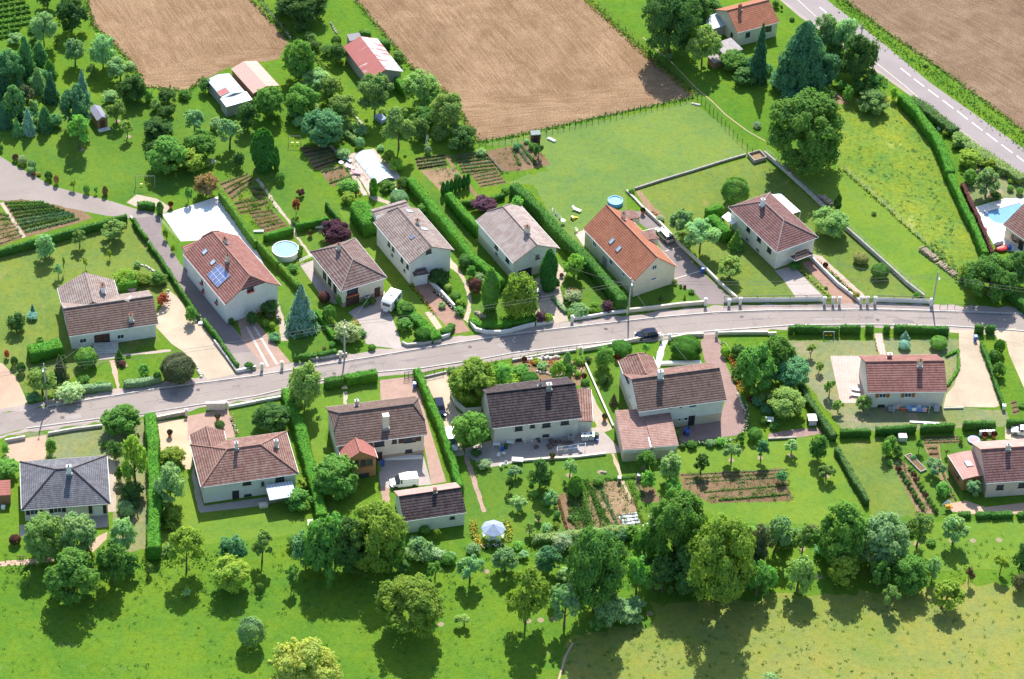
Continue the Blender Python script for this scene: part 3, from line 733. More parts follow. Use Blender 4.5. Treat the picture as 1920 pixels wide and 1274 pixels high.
def skylight(fr, p, w=.8, h=1.2, mat=None):
    q = roofhit(fr, p); e = .05; z0 = zroof(fr, q.x, q.y); du = (zroof(fr, q.x + e, q.y) - z0) / e; dv = (zroof(fr, q.x, q.y + e) - z0) / e
    n = Vector((-du, -dv, 1)).normalized(); U = Vector((-n.y, n.x, 0)).normalized(); V = n.cross(U)
    M = Matrix((U, V, n)).transposed().to_4x4(); M.translation = Vector((q.x, q.y, z0)); M = fr.T @ M; t = .09
    o = MB().box(-w / 2, w / 2, -h / 2, -h / 2 + t, 0, .12).box(-w / 2, w / 2, h / 2 - t, h / 2, 0, .12).box(-w / 2, -w / 2 + t, -h / 2 + t, h / 2 - t, 0, .119).box(w / 2 - t, w / 2, -h / 2 + t, h / 2 - t, 0, .119).build('skylight', GREY, fr.roof, M)
    MB().box(-w / 2 + t, w / 2 - t, -h / 2 + t, h / 2 - t, .02, .09).build('skylight_pane', mat or MATS['bright glass'], fr.roof, M)
    return M
def antenna(fr, p, h=2.2, rot=.5):
    q = roofhit(fr, p); z0 = zroof(fr, q.x, q.y); mb = MB(); mb.tube([(q.x, q.y, z0 - .1), (q.x, q.y, z0 + h)], .03, 6)
    c, s_ = math.cos(rot), math.sin(rot); mb.tube([(q.x - c * .8, q.y - s_ * .8, z0 + h * .92), (q.x + c * .8, q.y + s_ * .8, z0 + h * .92)], .025, 5)
    for k in range(7):
        x, y = q.x + c * (-.75 + .25 * k), q.y + s_ * (-.75 + .25 * k); l = .5 - .04 * k
        mb.tube([(x + s_ * l, y - c * l, z0 + h * .92), (x - s_ * l, y + c * l, z0 + h * .92)], .015, 4)
    mb.build('tv_antenna', CHROME, fr.roof, fr.T)
# ================================================================== vehicles
def ringsec(x, w, z0, z1, tw, n=3):
    """car cross-section at x: half width w low, tw high"""
    return [(x, -w * .92, z0), (x, -w, z0 + (z1 - z0) * .3), (x, -w * .985, z0 + (z1 - z0) * .75), (x, -tw, z1), (x, tw, z1), (x, w * .985, z0 + (z1 - z0) * .75), (x, w, z0 + (z1 - z0) * .3), (x, w * .92, z0)]
def vehicle(p, heading, L, W, Hh, mat, look, kind='hatch', name='parked_car', cat='car', label=None, z=0):
    """p pixel of the ground centre; heading: pixel it points to"""
    c = at(p, z); a = at(heading, z); ang = math.atan2(a.y - c.y, a.x - c.x); root = empty(name, c, ang); h = L / 2; w = W / 2
    CARP = dict(hatch=[(-h, .35, .72, .62), (-h + .1, .28, .95, .9), (-h + .7, .22, 1.0, .93), (0, .2, .97, .94), (h - 1.0, .22, .92, .93), (h - .3, .26, .78, .86), (h, .36, .6, .6)],
                van=[(-h, .3, 1.0, .85), (-h + .08, .25, 1.15, .95), (-.3, .22, 1.15, .96), (h - 1.0, .22, 1.1, .95), (h - .25, .26, .85, .86), (h, .36, .62, .6)])[kind]
    MB().loft([ringsec(x, w * f, z0, z1, w * f * .93) for x, z0, z1, f in CARP]).build('body', mat, root, smooth=False)
    if kind == 'hatch': cab = [(-h + .12, .98, .80), (-h + .55, Hh - .06, .72), (-.1, Hh, .74), (.55, Hh - .06, .70), (h - 1.15, .93, .80)]
    else: cab = [(-h + .06, 1.12, .95), (-h + .14, Hh - .04, .88), (0, Hh, .88), (h - 1.55, Hh - .08, .85), (h - .85, 1.08, .86)]
    # greenhouse: glass wedge below, painted roof above
    def cross(x, z, f, zb): return [(x, -w * .92, zb), (x, -w * f, z), (x, w * f, z), (x, w * .92, zb)]
    g = MB(); rings = [cross(x, z if i not in (0, len(cab) - 1) else z + .01, f, .90) for i, (x, z, f) in enumerate(cab)]
    g.loft(rings).build('windows', GLASS if kind == 'hatch' else GLASS, root)
    rf = MB(); top = cab[1:-1]; rf.loft([[(x, -w * f - .01, z - .05), (x, -w * f + .03, z + .015), (x, w * f - .03, z + .015), (x, w * f + .01, z - .05)] for x, z, f in top]).build('roof_panel', mat, root)
    pl = MB()
    for sg in (-1, 1):
        idx = [1, 2, 3] if kind == 'hatch' else [1, 2, 3]
        for i in idx:
            x, z, f = cab[i]; pl.add([(x - .05, sg * w * .93, .9), (x + .05, sg * w * .93, .9), (x + .05, sg * (w * f + .012), z - .03), (x - .05, sg * (w * f + .012), z - .03)], [(0, 1, 2, 3) if sg < 0 else (3, 2, 1, 0)])
    if kind == 'van':
        for sg in (-1, 1): pl.add([(-h + .1, sg * w * .935, 1.08), (h - 1.9, sg * w * .935, 1.08), (h - 1.9, sg * (w * .885), Hh - .05), (-h + .16, sg * (w * .885), Hh - .05)], [(0, 1, 2, 3) if sg < 0 else (3, 2, 1, 0)])
        pl.add([(-h + .04, -w * .9, 1.08), (-h + .04, w * .9, 1.08), (-h + .12, w * .85, Hh - .05), (-h + .12, -w * .85, Hh - .05)], [(3, 2, 1, 0)])
    pl.build('pillars', mat, root)
    for x in (-h + .78, h - .82):
        for sg in (-1, 1):
            wh = MB().tube([(x, sg * (w - .2), .31), (x, sg * (w + .01), .31)], .31, 14).build('wheel', BLACKR, root)
            MB().tube([(x, sg * (w + .005), .31), (x, sg * (w + .03), .31)], .19, 10).build('rim', CHROME, wh)
    for sg in (-1, 1):
        MB().box(h - .22, h - .03, sg * w * .72 - .17, sg * w * .72 + .17, .58, .74).build('headlight', MATS['lamp glass'], root)
        MB().box(-h - .01, -h + .08, sg * w * .72 - .12, sg * w * .72 + .12, .68, .92).build('tail_light', REDP, root)
        MB().box(h - 1.35, h - 1.2, sg * (w + .08) - .09, sg * (w + .08) + .09, .93, 1.06).build('mirror', mat, root)
    return tag(root, look, cat, p, None, label)
def caravan(p, heading, look):
    c = at(p); a = at(heading); root = empty('caravan', c, math.atan2(a.y - c.y, a.x - c.x)); h, w = 2.2, 1.05
    prof = [(-h, .5), (-h, 2.1), (-h + .25, 2.45), (h - .6, 2.5), (h - .15, 2.2), (h, 1.5), (h - .15, .5)]
    n = len(prof); mb = MB(); mb.add([(x, -w, z) for x, z in prof] + [(x, w, z) for x, z in prof], [tuple(range(n - 1, -1, -1)), tuple(range(n, 2 * n))] + [(i, (i + 1) % n, n + (i + 1) % n, n + i) for i in range(n)])
    mb.build('body', MATS['caravan shell'], root)
    MB().box(h - .17, h - .0, -.7, .7, 1.45, 2.0).build('front_window', GLASS, root)
    for x in (-1.1, .5): MB().box(x - .5, x + .5, w + .002, w + .04, 1.35, 1.95).build('side_window', GLASS, root); MB().box(x - .5, x + .5, -w - .04, -w - .002, 1.35, 1.95).build('side_window', GLASS, root)
    MB().box(-.6, .2, -.4, .4, 2.5, 2.62).build('roof_hatch', GREY, root)
    MB().box(h - .1, h + .3, -.4, .4, .45, .95).build('gas_locker', MATS['caravan shell'], root)
    MB().tube([(h + .2, -.35, .45), (h + 1.1, 0, .45)], .04, 6).tube([(h + .2, .35, .45), (h + 1.1, 0, .45)], .04, 6).tube([(h + 1.0, 0, .05), (h + 1.0, 0, .6)], .05, 6).build('drawbar', GREY, root)
    for sg in (-1, 1): wh = MB().tube([(-.2, sg * (w - .2), .33), (-.2, sg * w, .33)], .33, 14).build('wheel', BLACKR, root); MB().tube([(-.2, sg * w, .33), (-.2, sg * (w + .03), .33)], .2, 10).build('rim', CHROME, wh)
    return tag(root, look, 'caravan', p)
# ================================================================== small furniture builders
def part_root(name, p, rz, z=0): return empty(name, at(p, z) , rz)
def pole(p, top, look, lamp=True, h=None):
    c = at(p); s = scale_at(p); h = h or (p[1] - top[1]) / s / CS; root = empty('utility_pole', c)
    MB().tube([(0, 0, -.2), (0, 0, h)], [.17, .10], 8).build('shaft', MATS['weathered pole'], root)
    mb = MB()
    for k in range(4): mb.tube([(0, -.05, h - .3 - .35 * k), (0, -.28, h - .3 - .35 * k)], .03, 5); mb.tube([(0, -.28, h - .36 - .35 * k), (0, -.28, h - .2 - .35 * k)], .05, 6)
    mb.build('insulators', GREY, root)
    if lamp:
        MB().tube([(0, 0, h - .9), (.1, -.7, h - .4), (.12, -1.3, h - .3)], .04, 6).build('lamp_arm', GREY, root)
        MB().ellip((.13, -1.55, h - .33), (.14, .35, .1), 10, 6).build('lamp_head', WHITE, root)
    tag(root, look, 'pole', p); return c + Vector((0, -.28, h - .3)), h
def wire(a, b, sag, look, r_=.022):
    pts = [a.lerp(b, t / 14) - Vector((0, 0, sag * 4 * (t / 14) * (1 - t / 14))) for t in range(15)]
    c = (a + b) / 2; c.z = 0; o = MB().tube([p - c for p in pts], r_, 4).build('overhead_wire', MATS['cable'], None, loc=c); tag(o, look, 'cable', proj((a + b) / 2))
def chair(p, rz, mat, look, cat='chair', name='garden_chair'):
    r_ = part_root(name, p, rz); MB().box(-.24, .24, -.22, .24, .40, .45).build('seat', mat, r_); MB().box(-.24, .24, .22, .27, .45, .9).build('backrest', mat, r_)
    for x in (-.21, .21):
        for y in (-.19, .21): MB().box(x - .02, x + .02, y - .02, y + .02, 0, .4).build('leg', mat, r_)
        MB().box(x * 1.15 - .02, x * 1.15 + .02, -.2, .24, .62, .66).build('armrest', mat, r_)
    return tag(r_, look, cat, p)
def lounger(p, rz, mat, look):
    r_ = part_root('sun_lounger', p, rz); MB().box(-.33, .33, -.95, .35, .30, .38).build('bed', mat, r_)
    M = Matrix.Translation((0, .36, .34)) @ Matrix.Rotation(R(35), 4, 'X'); MB().box(-.33, .33, 0, .7, -.03, .05).build('backrest', mat, r_, M)
    for x in (-.28, .28):
        for y in (-.85, .3): MB().box(x - .03, x + .03, y - .03, y + .03, 0, .3).build('leg', mat, r_)
    return tag(r_, look, 'lounger', p)
def table(p, w, d, mat, look, round_=False, h=.74, rz=0, name='garden_table'):
    r_ = part_root(name, p, rz)
    if round_: MB().tube([(0, 0, h - .04), (0, 0, h)], w / 2, 16).build('table_top', mat, r_); MB().tube([(0, 0, 0), (0, 0, h - .04)], .05, 8).build('pedestal', mat, r_)
    else:
        MB().box(-w / 2, w / 2, -d / 2, d / 2, h - .05, h).build('table_top', mat, r_)
        for x in (-w / 2 + .08, w / 2 - .08):
            for y in (-d / 2 + .08, d / 2 - .08): MB().box(x - .03, x + .03, y - .03, y + .03, 0, h - .05).build('leg', mat, r_)
    return tag(r_, look, 'table', p)
def bin_(p, mat, look, s=1.0, lid=None):
    r_ = part_root('wheeled_bin', p, rnd.uniform(-.3, .3)); MB().loft([[(-.22 * s, -.24 * s, .05), (.22 * s, -.24 * s, .05), (.22 * s, .24 * s, .05), (-.22 * s, .24 * s, .05)], [(-.29 * s, -.33 * s, 1.0 * s), (.29 * s, -.33 * s, 1.0 * s), (.29 * s, .33 * s, 1.0 * s), (-.29 * s, .33 * s, 1.0 * s)]]).build('bin_body', mat, r_)
    MB().box(-.31 * s, .31 * s, -.36 * s, .36 * s, 1.0 * s, 1.07 * s).build('lid', lid or mat, r_)
    for x in (-.2, .2): MB().tube([(x * s - .03, .26 * s, .1), (x * s + .03, .26 * s, .1)], .1, 8).build('wheel', BLACKR, r_)
    return tag(r_, look, 'bin', p)
def roundpool(p, r_, h, wallm_, waterm, look, ladder=True):
    root = part_root('swimming_pool', p, 0); n = 32; mb = MB(); ro, ri = r_, r_ - .08
    rings = [[(q * math.cos(2 * math.pi * k / n), q * math.sin(2 * math.pi * k / n), z) for k in range(n)] for q, z in ((ro, 0), (ro, h), (ri - .06, h), (ri - .06, 0))]
    mb.loft(rings, 0, False).build('pool_wall', wallm_, root)
    MB().tube([(0, 0, .02), (0, 0, h - .15)], ri - .06, n).build('water', waterm, root)
    if ladder:
        l = MB(); a = .6
        for sg in (-.25, .25): l.tube([(math.cos(a) * r_ + sg, math.sin(a) * r_ * 1.15, 0), (math.cos(a) * r_ + sg, math.sin(a) * r_, h + .7), (math.cos(a) * r_ * .8 + sg, math.sin(a) * r_ * .8, h - .2)], .03, 6)
        for z in (.3, .6, .9): l.box(math.cos(a) * r_ - .25, math.cos(a) * r_ + .25, math.sin(a) * r_ * 1.1 - .04, math.sin(a) * r_ * 1.1 + .04, z, z + .04)
        l.build('ladder', CHROME, root)
    return tag(root, look, 'pool', p)
def logpile(p0, p1, h, look, w=1.2):
    a, b = at(p0), at(p1); c = (a + b) / 2; d = (b - a).normalized(); s = Vector((-d.y, d.x, 0)); g = random.Random(int(p0[0])); mb = MB(); L = (b - a).length; n = int(L / .28)
    for i in range(n):
        for k in range(int(h / .25)):
            if g.random() < .12 * k: continue
            q = -d * L / 2 + d * (i + .5 + g.uniform(-.2, .2)) * L / n + Vector((0, 0, .13 + .24 * k)); e = s * w * g.uniform(.42, .56) + d * g.uniform(-.08, .08)
            mb.tube([q - e, q + e], g.uniform(.10, .14), 6)
    o = mb.build('log_pile', LOGS, None, loc=c); return tag(o, look, 'log pile', proj(c))
def planter(p, mat, look, s=.4, tone='red', name='flower_pot', plant=True):
    root = part_root(name, p, 0); MB().tube([(0, 0, 0), (0, 0, s * .8)], [s * .35, s * .5], 10).build('pot', mat, root)
    me = crown_me('ball', 0, 0); o = bpy.data.objects.new('plant', me); COL.objects.link(o); o.parent = root; o.location = (0, 0, s * .7); o.scale = (s * 1.4, s * 1.4, s * 1.2); o.color = (*TONE[tone], 1)
    return tag(root, look, 'flower pot', p)
def rocks(px, n, r_, mat, look, name='rock_edging', cat='stones', label=None):
    P = resample([at(p) for p in px], .01 + sum((at(b) - at(a)).length for a, b in zip(px, px[1:])) / n); c = sum(P, Vector()) / len(P); g = random.Random(n + int(px[0][0])); root = empty(name, c)
    for q in P:
        q = q - c; MB().ellip((0, 0, r_ * .3), (r_ * g.uniform(.6, 1.1), r_ * g.uniform(.6, 1.1), r_ * g.uniform(.5, .9)), 7, 5, 0, .15, g).build('stone', mat, root, loc=(q.x + g.uniform(-r_, r_) * .4, q.y + g.uniform(-r_, r_) * .4, 0))
    return tag(root, look, cat, proj(c), None, label)
def flowers(px, w, h, mats, look, cat='flower bed', name='flower_bed', dens=30, label=None):
    """one flowering border: leafy core plus blossoms"""
    P = resample([at(p) for p in px], 1.0); c = sum(P, Vector()) / len(P); rg = np.random.RandomState(int(px[0][0] * 3 + px[0][1])); Vs = [rowmesh(a - c, b - c, h, w, dens, .12, rg, .9) for a, b in zip(P, P[1:])]
    root = empty(name, c); me = cards_mesh('leaves', np.concatenate(Vs), LEAF); o = bpy.data.objects.new('leaves', me); COL.objects.link(o); o.parent = root; o.color = (*TONE['g'], 1)
    for mt in mats:
        V2 = []
        for a, b in zip(P, P[1:]):
            n = int((b - a).length * w * 9); t = rg.uniform(0, 1, (n, 1)); cc = np.array(a - c) + t * np.array(b - a); cc[:, :2] += rg.uniform(-w / 2.2, w / 2.2, (n, 2)); cc[:, 2] = h * rg.uniform(.7, 1.2, n)
            V2.append(cards(cc, unit(rg.normal(0, .4, (n, 3)) + [0, -.2, 1]), .10, rr=rg))
        V2 = np.concatenate(V2)
        if len(V2): bo = bpy.data.objects.new('blossoms', cards_mesh('blossoms', V2, mt)); COL.objects.link(bo); bo.parent = root
    return tag(root, look, cat, proj(c), None, label)
# ================================================================== palette used by the setting
grass('meadow grass', (0.14, 0.246, 0.025), (0.102, 0.214, 0.023), .6, fine=1.7, dry=(0.185, 0.23, 0.0891), dryt=.62)
grass('dry mown meadow', (0.265, 0.278, 0.0713), (0.212, 0.263, 0.054), .5, fine=1.8, dry=(0.142, 0.211, 0.0259), dryt=.58)
grass('lush lawn', (0.133, 0.231, 0.0322), (0.0992, 0.199, 0.0278), .55)
grass('bright lawn', (0.172, 0.268, 0.0363), (0.131, 0.237, 0.032), .45)
grass('pale lawn', (0.189, 0.252, 0.0544), (0.151, 0.221, 0.0448), .55, dry=(0.285, 0.241, 0.0928), dryt=.6)
grass('yellowed lawn', (0.254, 0.27, 0.128), (0.201, 0.249, 0.0928), .6, dry=(0.34, 0.252, 0.171), dryt=.55)
grass('field lawn', (0.183, 0.263, 0.0587), (0.142, 0.231, 0.0587), .45, dry=(0.163, 0.212, 0.105), dryt=.6)
grass('rough pasture', (0.244, 0.319, 0.0448), (0.17, 0.268, 0.0392), .85, fine=1.2, dry=(0.353, 0.37, 0.112), dryt=.62)
soil('ploughed', (0.385, 0.256, 0.154), (0.315, 0.206, 0.121), ang=R(-28), fur=1)
soil('ploughed headland', (0.404, 0.273, 0.165), (0.333, 0.218, 0.128), ang=R(78), fur=1)
soil('ploughed far', (0.315, 0.218, 0.143), (0.258, 0.172, 0.11), ang=R(-45), fur=1)
soil('soil', (0.296, 0.197, 0.116), (0.227, 0.153, 0.0884), clod=4)
soil('dug soil', (0.394, 0.272, 0.167), (0.315, 0.217, 0.13), clod=4)
asphalt('village road', (0.325, 0.275, 0.246), .07)
asphalt('patch dark', (.26, .225, .215), .08)
asphalt('patch pale', (.37, .325, .305), .08)
asphalt('main road', (0.32, 0.277, 0.27), .06, .85)
asphalt('tar drive', (0.254, 0.21, 0.203), .1)
asphalt('pavement', (0.388, 0.321, 0.288), .12, .7)
asphalt('gravel', (0.495, 0.402, 0.296), .12, .85)
asphalt('sandy gravel', (0.575, 0.431, 0.291), .1, .85)
asphalt('concrete yard', (0.435, 0.373, 0.336), .1, .8)
asphalt('dirt track', (0.514, 0.359, 0.259), .12, .9)
paving('pink paving', (.48, .325, .26), (.44, .29, .23), .4, .2, .3)
paving('pink block paving', (.40, .27, .24), (.36, .245, .215), .3, .15, .2)
paving('beige paving', (.52, .43, .34), (.48, .395, .315), .5, .5, .4)
paving('terrace pink', (.60, .46, .40), (.57, .43, .375), .5, .5, 0)
paving('white terrace', (.82, .80, .76), (.79, .77, .73), .6, .6, .35)
paving('red brick paving', (.45, .28, .21), (.41, .25, .19), .25, .12, .5)
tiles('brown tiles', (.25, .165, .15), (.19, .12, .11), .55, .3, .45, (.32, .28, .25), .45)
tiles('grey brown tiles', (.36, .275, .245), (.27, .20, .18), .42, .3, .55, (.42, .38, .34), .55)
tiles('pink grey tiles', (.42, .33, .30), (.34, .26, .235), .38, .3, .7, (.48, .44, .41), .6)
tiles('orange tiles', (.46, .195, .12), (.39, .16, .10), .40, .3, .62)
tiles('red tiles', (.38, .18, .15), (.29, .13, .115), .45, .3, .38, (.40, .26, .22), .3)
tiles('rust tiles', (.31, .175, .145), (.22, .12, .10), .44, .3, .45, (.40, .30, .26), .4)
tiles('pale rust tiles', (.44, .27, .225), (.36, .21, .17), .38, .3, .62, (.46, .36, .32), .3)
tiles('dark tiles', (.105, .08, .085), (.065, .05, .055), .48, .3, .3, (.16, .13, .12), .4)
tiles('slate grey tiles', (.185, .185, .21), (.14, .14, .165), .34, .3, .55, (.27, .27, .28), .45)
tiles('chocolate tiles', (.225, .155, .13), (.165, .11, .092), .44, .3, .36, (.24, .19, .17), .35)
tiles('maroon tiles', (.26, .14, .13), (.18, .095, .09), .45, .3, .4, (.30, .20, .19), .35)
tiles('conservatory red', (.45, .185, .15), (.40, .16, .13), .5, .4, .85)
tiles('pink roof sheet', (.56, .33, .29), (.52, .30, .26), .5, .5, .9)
CAPB = plain('clay ridge tiles', (.40, .22, .17), .8, .2, .2); CAPG = plain('grey ridge tiles', (.30, .24, .22), .8, .2, .2); CAPD = plain('dark ridge tiles', (.10, .08, .08), .8, .2, .2)
sheetmetal('rusty red sheets', (.50, .16, .13), (.42, .12, .10), (.62, .50, .47), .60, .4)
sheetmetal('zinc and rust sheets', (.60, .62, .64), (.52, .54, .57), (.46, .14, .11), .52, .4)
sheetmetal('pink corrugated', (.66, .40, .33), (.60, .35, .29), None, .5, .5)
sheetmetal('pale grey corrugated', (.55, .62, .66), (.48, .55, .6), (.72, .74, .74), .6, .5)
sheetmetal('white sheeting', (.80, .80, .78), (.74, .74, .72), None, .5, .5)
wallm('white render', (.80, .78, .74)); wallm('cream render', (.78, .70, .52)); wallm('ivory render', (.76, .72, .62)); wallm('grey white render', (.72, .71, .69))
wallm('cream over brown', (.78, .71, .56), (.42, .33, .25), 1.1); wallm('white over beige', (.80, .78, .73), (.58, .50, .38), 1.9); wallm('pinkish render', (.66, .52, .44)); wallm('orange timber wall', (.42, .24, .11)); wallm('plank wall', (.30, .17, .09)); wallm('grey block wall', (.40, .38, .36))
plain('weathered pole', (.42, .40, .38), .9, .1, .15, 1); plain('cable', (.12, .12, .12), .6, .2, .1); plain('lamp glass', (.75, .75, .72), .15, .6, .05); plain('bright glass', (.45, .52, .6), .08, .6, .1)
plain('caravan shell', (.80, .79, .74), .35, .5, .05); plain('solar cell', (.17, .22, .42), .12, .6, .12, .8); plain('navy car paint', (.012, .022, .06), .6, .05, .1); plain('black car paint', (.012, .014, .022), .18, .6, .1)
plain('silver car paint', (.42, .41, .37), .4, .3, .05); plain('blue car paint', (.09, .16, .28), .4, .25, .05); plain('white car paint', (.80, .80, .80), .25, .5, .03); plain('water tank', (.62, .68, .66), .5, .3, .1)
plain('pool liner', (.60, .74, .78), .5, .3, .05); plain('blue liner', (.10, .35, .70), .5, .3, .05); plain('blue grey canvas', (.30, .36, .48), .8, .1, .1); plain('pink cloth', (.65, .35, .40), .9, .1, .2)
plain('blue tarp', (.22, .34, .62), .6, .3, .1); plain('junk', (.14, .11, .09), .9, .1, .6, 5); plain('dug stone', (.60, .55, .48), .9, .1, .2, 3); plain('straw mulch', (.30, .24, .15), .95, .05, .2, 4)
water('terrace pool water', (.60, .72, .74), .5); water('pool water', (.40, .66, .78)); water('pale pool water', (.27, .50, .56), .5); water('deep pool water', (.17, .36, .56), .5); plain('pool cover', (.72, .84, .84), .3, .5, .08, .7); plain('grey cloth', (.5, .5, .52), .9, .1, .2)
# ================================================================== the setting
MB().add([(-2200, -900, 0), (2200, -900, 0), (2200, 3000, 0), (-2200, 3000, 0)], [(0, 1, 2, 3)]).build('ground', MATS['meadow grass'])['kind'] = 'structure'
G = MATS
# mown dry meadow, bottom right
sheet('meadow', [(1040, 1400), (1060, 1225), (1075, 1195), (1205, 1172), (1228, 1172), (1228, 1133), (1440, 1118), (1640, 1112), (1780, 1097), (2100, 1085), (2100, 1400)], G['dry mown meadow'])
# ploughed land
sheet('ploughed_field', [(150, -90), (161, 0), (176, 50), (213, 83), (251, 126), (271, 163), (352, 172), (384, 146), (432, 126), (525, 110), (542, 80), (518, 50), (480, 8), (430, -60), (400, -90)], G['ploughed'])
sheet('ploughed_field', [(600, -90), (666, 0), (731, 78), (774, 131), (832, 171), (869, 221), (897, 266), (960, 254), (1297, 181), (1254, 141), (1173, 70), (1096, 0), (1010, -90)], G['ploughed'])
sheet('ploughed_field', [(850, 180), (869, 221), (897, 266), (960, 254), (1297, 181), (1254, 141), (1225, 132), (1120, 165), (1000, 178)], G['ploughed headland'])
sheet('ploughed_field', [(262, 140), (271, 163), (352, 172), (384, 146), (432, 126), (525, 110), (542, 80), (470, 95), (370, 110)], G['ploughed headland'])
sheet('ploughed_field', [(1500, -90), (1583, 0), (1653, 55), (1750, 120), (1925, 250), (2150, 420), (2300, 300), (2000, -90)], G['ploughed far'])
# lawns and pastures of the plots
sheet('lawn', [(905, 272), (1300, 190), (1345, 225), (1405, 285), (1380, 297), (1196, 355), (1172, 358), (1095, 405), (1090, 430), (1000, 345), (930, 345), (1030, 320), (1000, 275)], G['field lawn'])
sheet('lawn', [(1000, 345), (1172, 358), (1180, 392), (1100, 432), (1097, 460), (1110, 470), (1195, 590), (1168, 590), (1050, 440)], G['field lawn'])
sheet('lawn', [(1196, 355), (1395, 297), (1430, 300), (1560, 400), (1720, 560), (1745, 572), (1640, 572), (1375, 568), (1300, 470), (1235, 420)], G['pale lawn'])
sheet('lawn', [(1440, 300), (1480, 290), (1580, 318), (1735, 460), (1760, 470), (1830, 560), (1825, 572), (1748, 572), (1560, 400)], G['bright lawn'])
sheet('pasture', [(1560, 195), (1600, 180), (1680, 180), (1740, 260), (1790, 370), (1840, 470), (1850, 500), (1830, 560), (1735, 458), (1580, 318), (1545, 300)], G['rough pasture'])
sheet('lawn', [(0, 462), (240, 412), (262, 425), (320, 505), (372, 590), (345, 600), (295, 560), (300, 640), (150, 700), (90, 745), (40, 735), (-40, 640), (-40, 470)], G['pale lawn'])
sheet('lawn', [(-60, 285), (0, 285), (35, 305), (100, 345), (213, 375), (255, 380), (300, 372), (360, 352), (380, 300), (470, 330), (560, 300), (500, 250), (330, 190), (250, 170), (150, 200), (0, 200)], G['lush lawn'])
sheet('lawn', [(470, 260), (545, 275), (620, 372), (660, 400), (640, 405), (553, 410), (505, 430), (430, 330)], G['lush lawn'])
sheet('lawn', [(635, 395), (665, 385), (700, 425), (780, 540), (860, 632), (820, 640), (770, 640), (735, 590), (725, 520), (665, 445)], G['bright lawn'])
sheet('lawn', [(480, 470), (545, 430), (640, 405), (665, 445), (585, 470), (560, 490), (600, 560), (660, 610), (640, 660), (560, 668), (500, 560), (495, 500)], G['lush lawn'])
sheet('lawn', [(740, 330), (800, 330), (960, 560), (940, 590), (905, 600), (870, 640), (845, 600), (880, 570), (850, 480), (780, 380)], G['lush lawn'])
sheet('lawn', [(1045, 470), (1170, 590), (1070, 603), (1030, 560), (1065, 520)], G['lush lawn'])
sheet('lawn', [(1180, 583), (1190, 545), (1270, 535), (1325, 570), (1320, 578)], G['lush lawn'])
sheet('lawn', [(22, 812), (85, 812), (190, 797), (275, 785), (285, 1030), (215, 1040), (215, 880), (90, 858), (85, 830)], G['yellowed lawn'])
sheet('lawn', [(430, 765), (530, 745), (545, 800), (440, 825), (432, 800)], G['lush lawn'])
sheet('lawn', [(545, 740), (720, 715), (720, 760), (612, 765), (612, 830), (640, 910), (620, 990), (605, 985), (600, 920), (555, 800)], G['bright lawn'])
sheet('lawn', [(290, 900), (362, 890), (375, 955), (560, 935), (575, 1000), (290, 1030)], G['bright lawn'])
sheet('lawn', [(872, 880), (1000, 870), (1155, 852), (1250, 850), (1240, 1005), (900, 1020), (870, 1000)], G['lush lawn'])
sheet('lawn', [(1095, 670), (1165, 655), (1160, 700), (1190, 770), (1150, 795), (1110, 700)], G['lush lawn'])
sheet('lawn', [(1175, 850), (1430, 830), (1560, 818), (1620, 940), (1600, 985), (1400, 985), (1200, 920)], G['bright lawn'])
sheet('lawn', [(1475, 640), (1810, 635), (1825, 690), (1770, 765), (1890, 770), (1895, 800), (1580, 810), (1520, 730), (1490, 690)], G['yellowed lawn'])
sheet('lawn', [(1575, 835), (1650, 820), (1700, 900), (1740, 970), (1640, 968)], G['pale lawn'])
sheet('lawn', [(1650, 820), (1900, 812), (1790, 850), (1800, 950), (1780, 968), (1742, 970)], G['lush lawn'])
sheet('lawn', [(1540, 985), (1920, 975), (2000, 975), (2000, 1060), (1560, 1085)], G['bright lawn'])
# main road, top right
def seg(x0, y0, x1, y1, k): return (x0 + (x1 - x0) * k, y0 + (y1 - y0) * k)
sheet('pavement', [(1330, -90), (1462, 0), (1497, 30), (1636, 130), (1721, 190), (1800, 250), (1925, 345), (2200, 570), (2230, 560), (1940, 345), (1690, 150), (1495, 0), (1380, -90)], G['pavement'])
sheet('main_road', [(1345, -90), (1468, 0), (1500, 25), (1645, 130), (1730, 190), (1812, 250), (1935, 347), (2210, 572), (2330, 560), (1920, 279), (1743, 155), (1660, 85), (1550, 0), (1440, -90)], G['main road'])
for q in [(385, 55, 435, 95), (990, 510, 1065, 570), (1090, 590, 1165, 648), (1195, 670, 1272, 727), (1305, 750, 1382, 810), (1412, 830, 1490, 892), (1522, 915, 1600, 975), (1630, 995, 1712, 1060), (1742, 1080, 1825, 1143), (1857, 1165, 1935, 1225), (1975, 1250, 2050, 1310)]:
    f = tl(3, 0); a, b = at(f(*q[:2])), at(f(*q[2:])); L, Rr = offs([a, b], .11); sheet('lane_marking', [L[0], L[1], Rr[1], Rr[0]], WHITE, world=True)
L, Rr = offs([at(p) for p in [(1420, -60), (1500, 4), (1542, 42), (1620, 100), (1695, 160), (1770, 225), (1925, 345)]], .06); sheet('lane_marking', L + Rr[::-1], CREAMP, world=True)
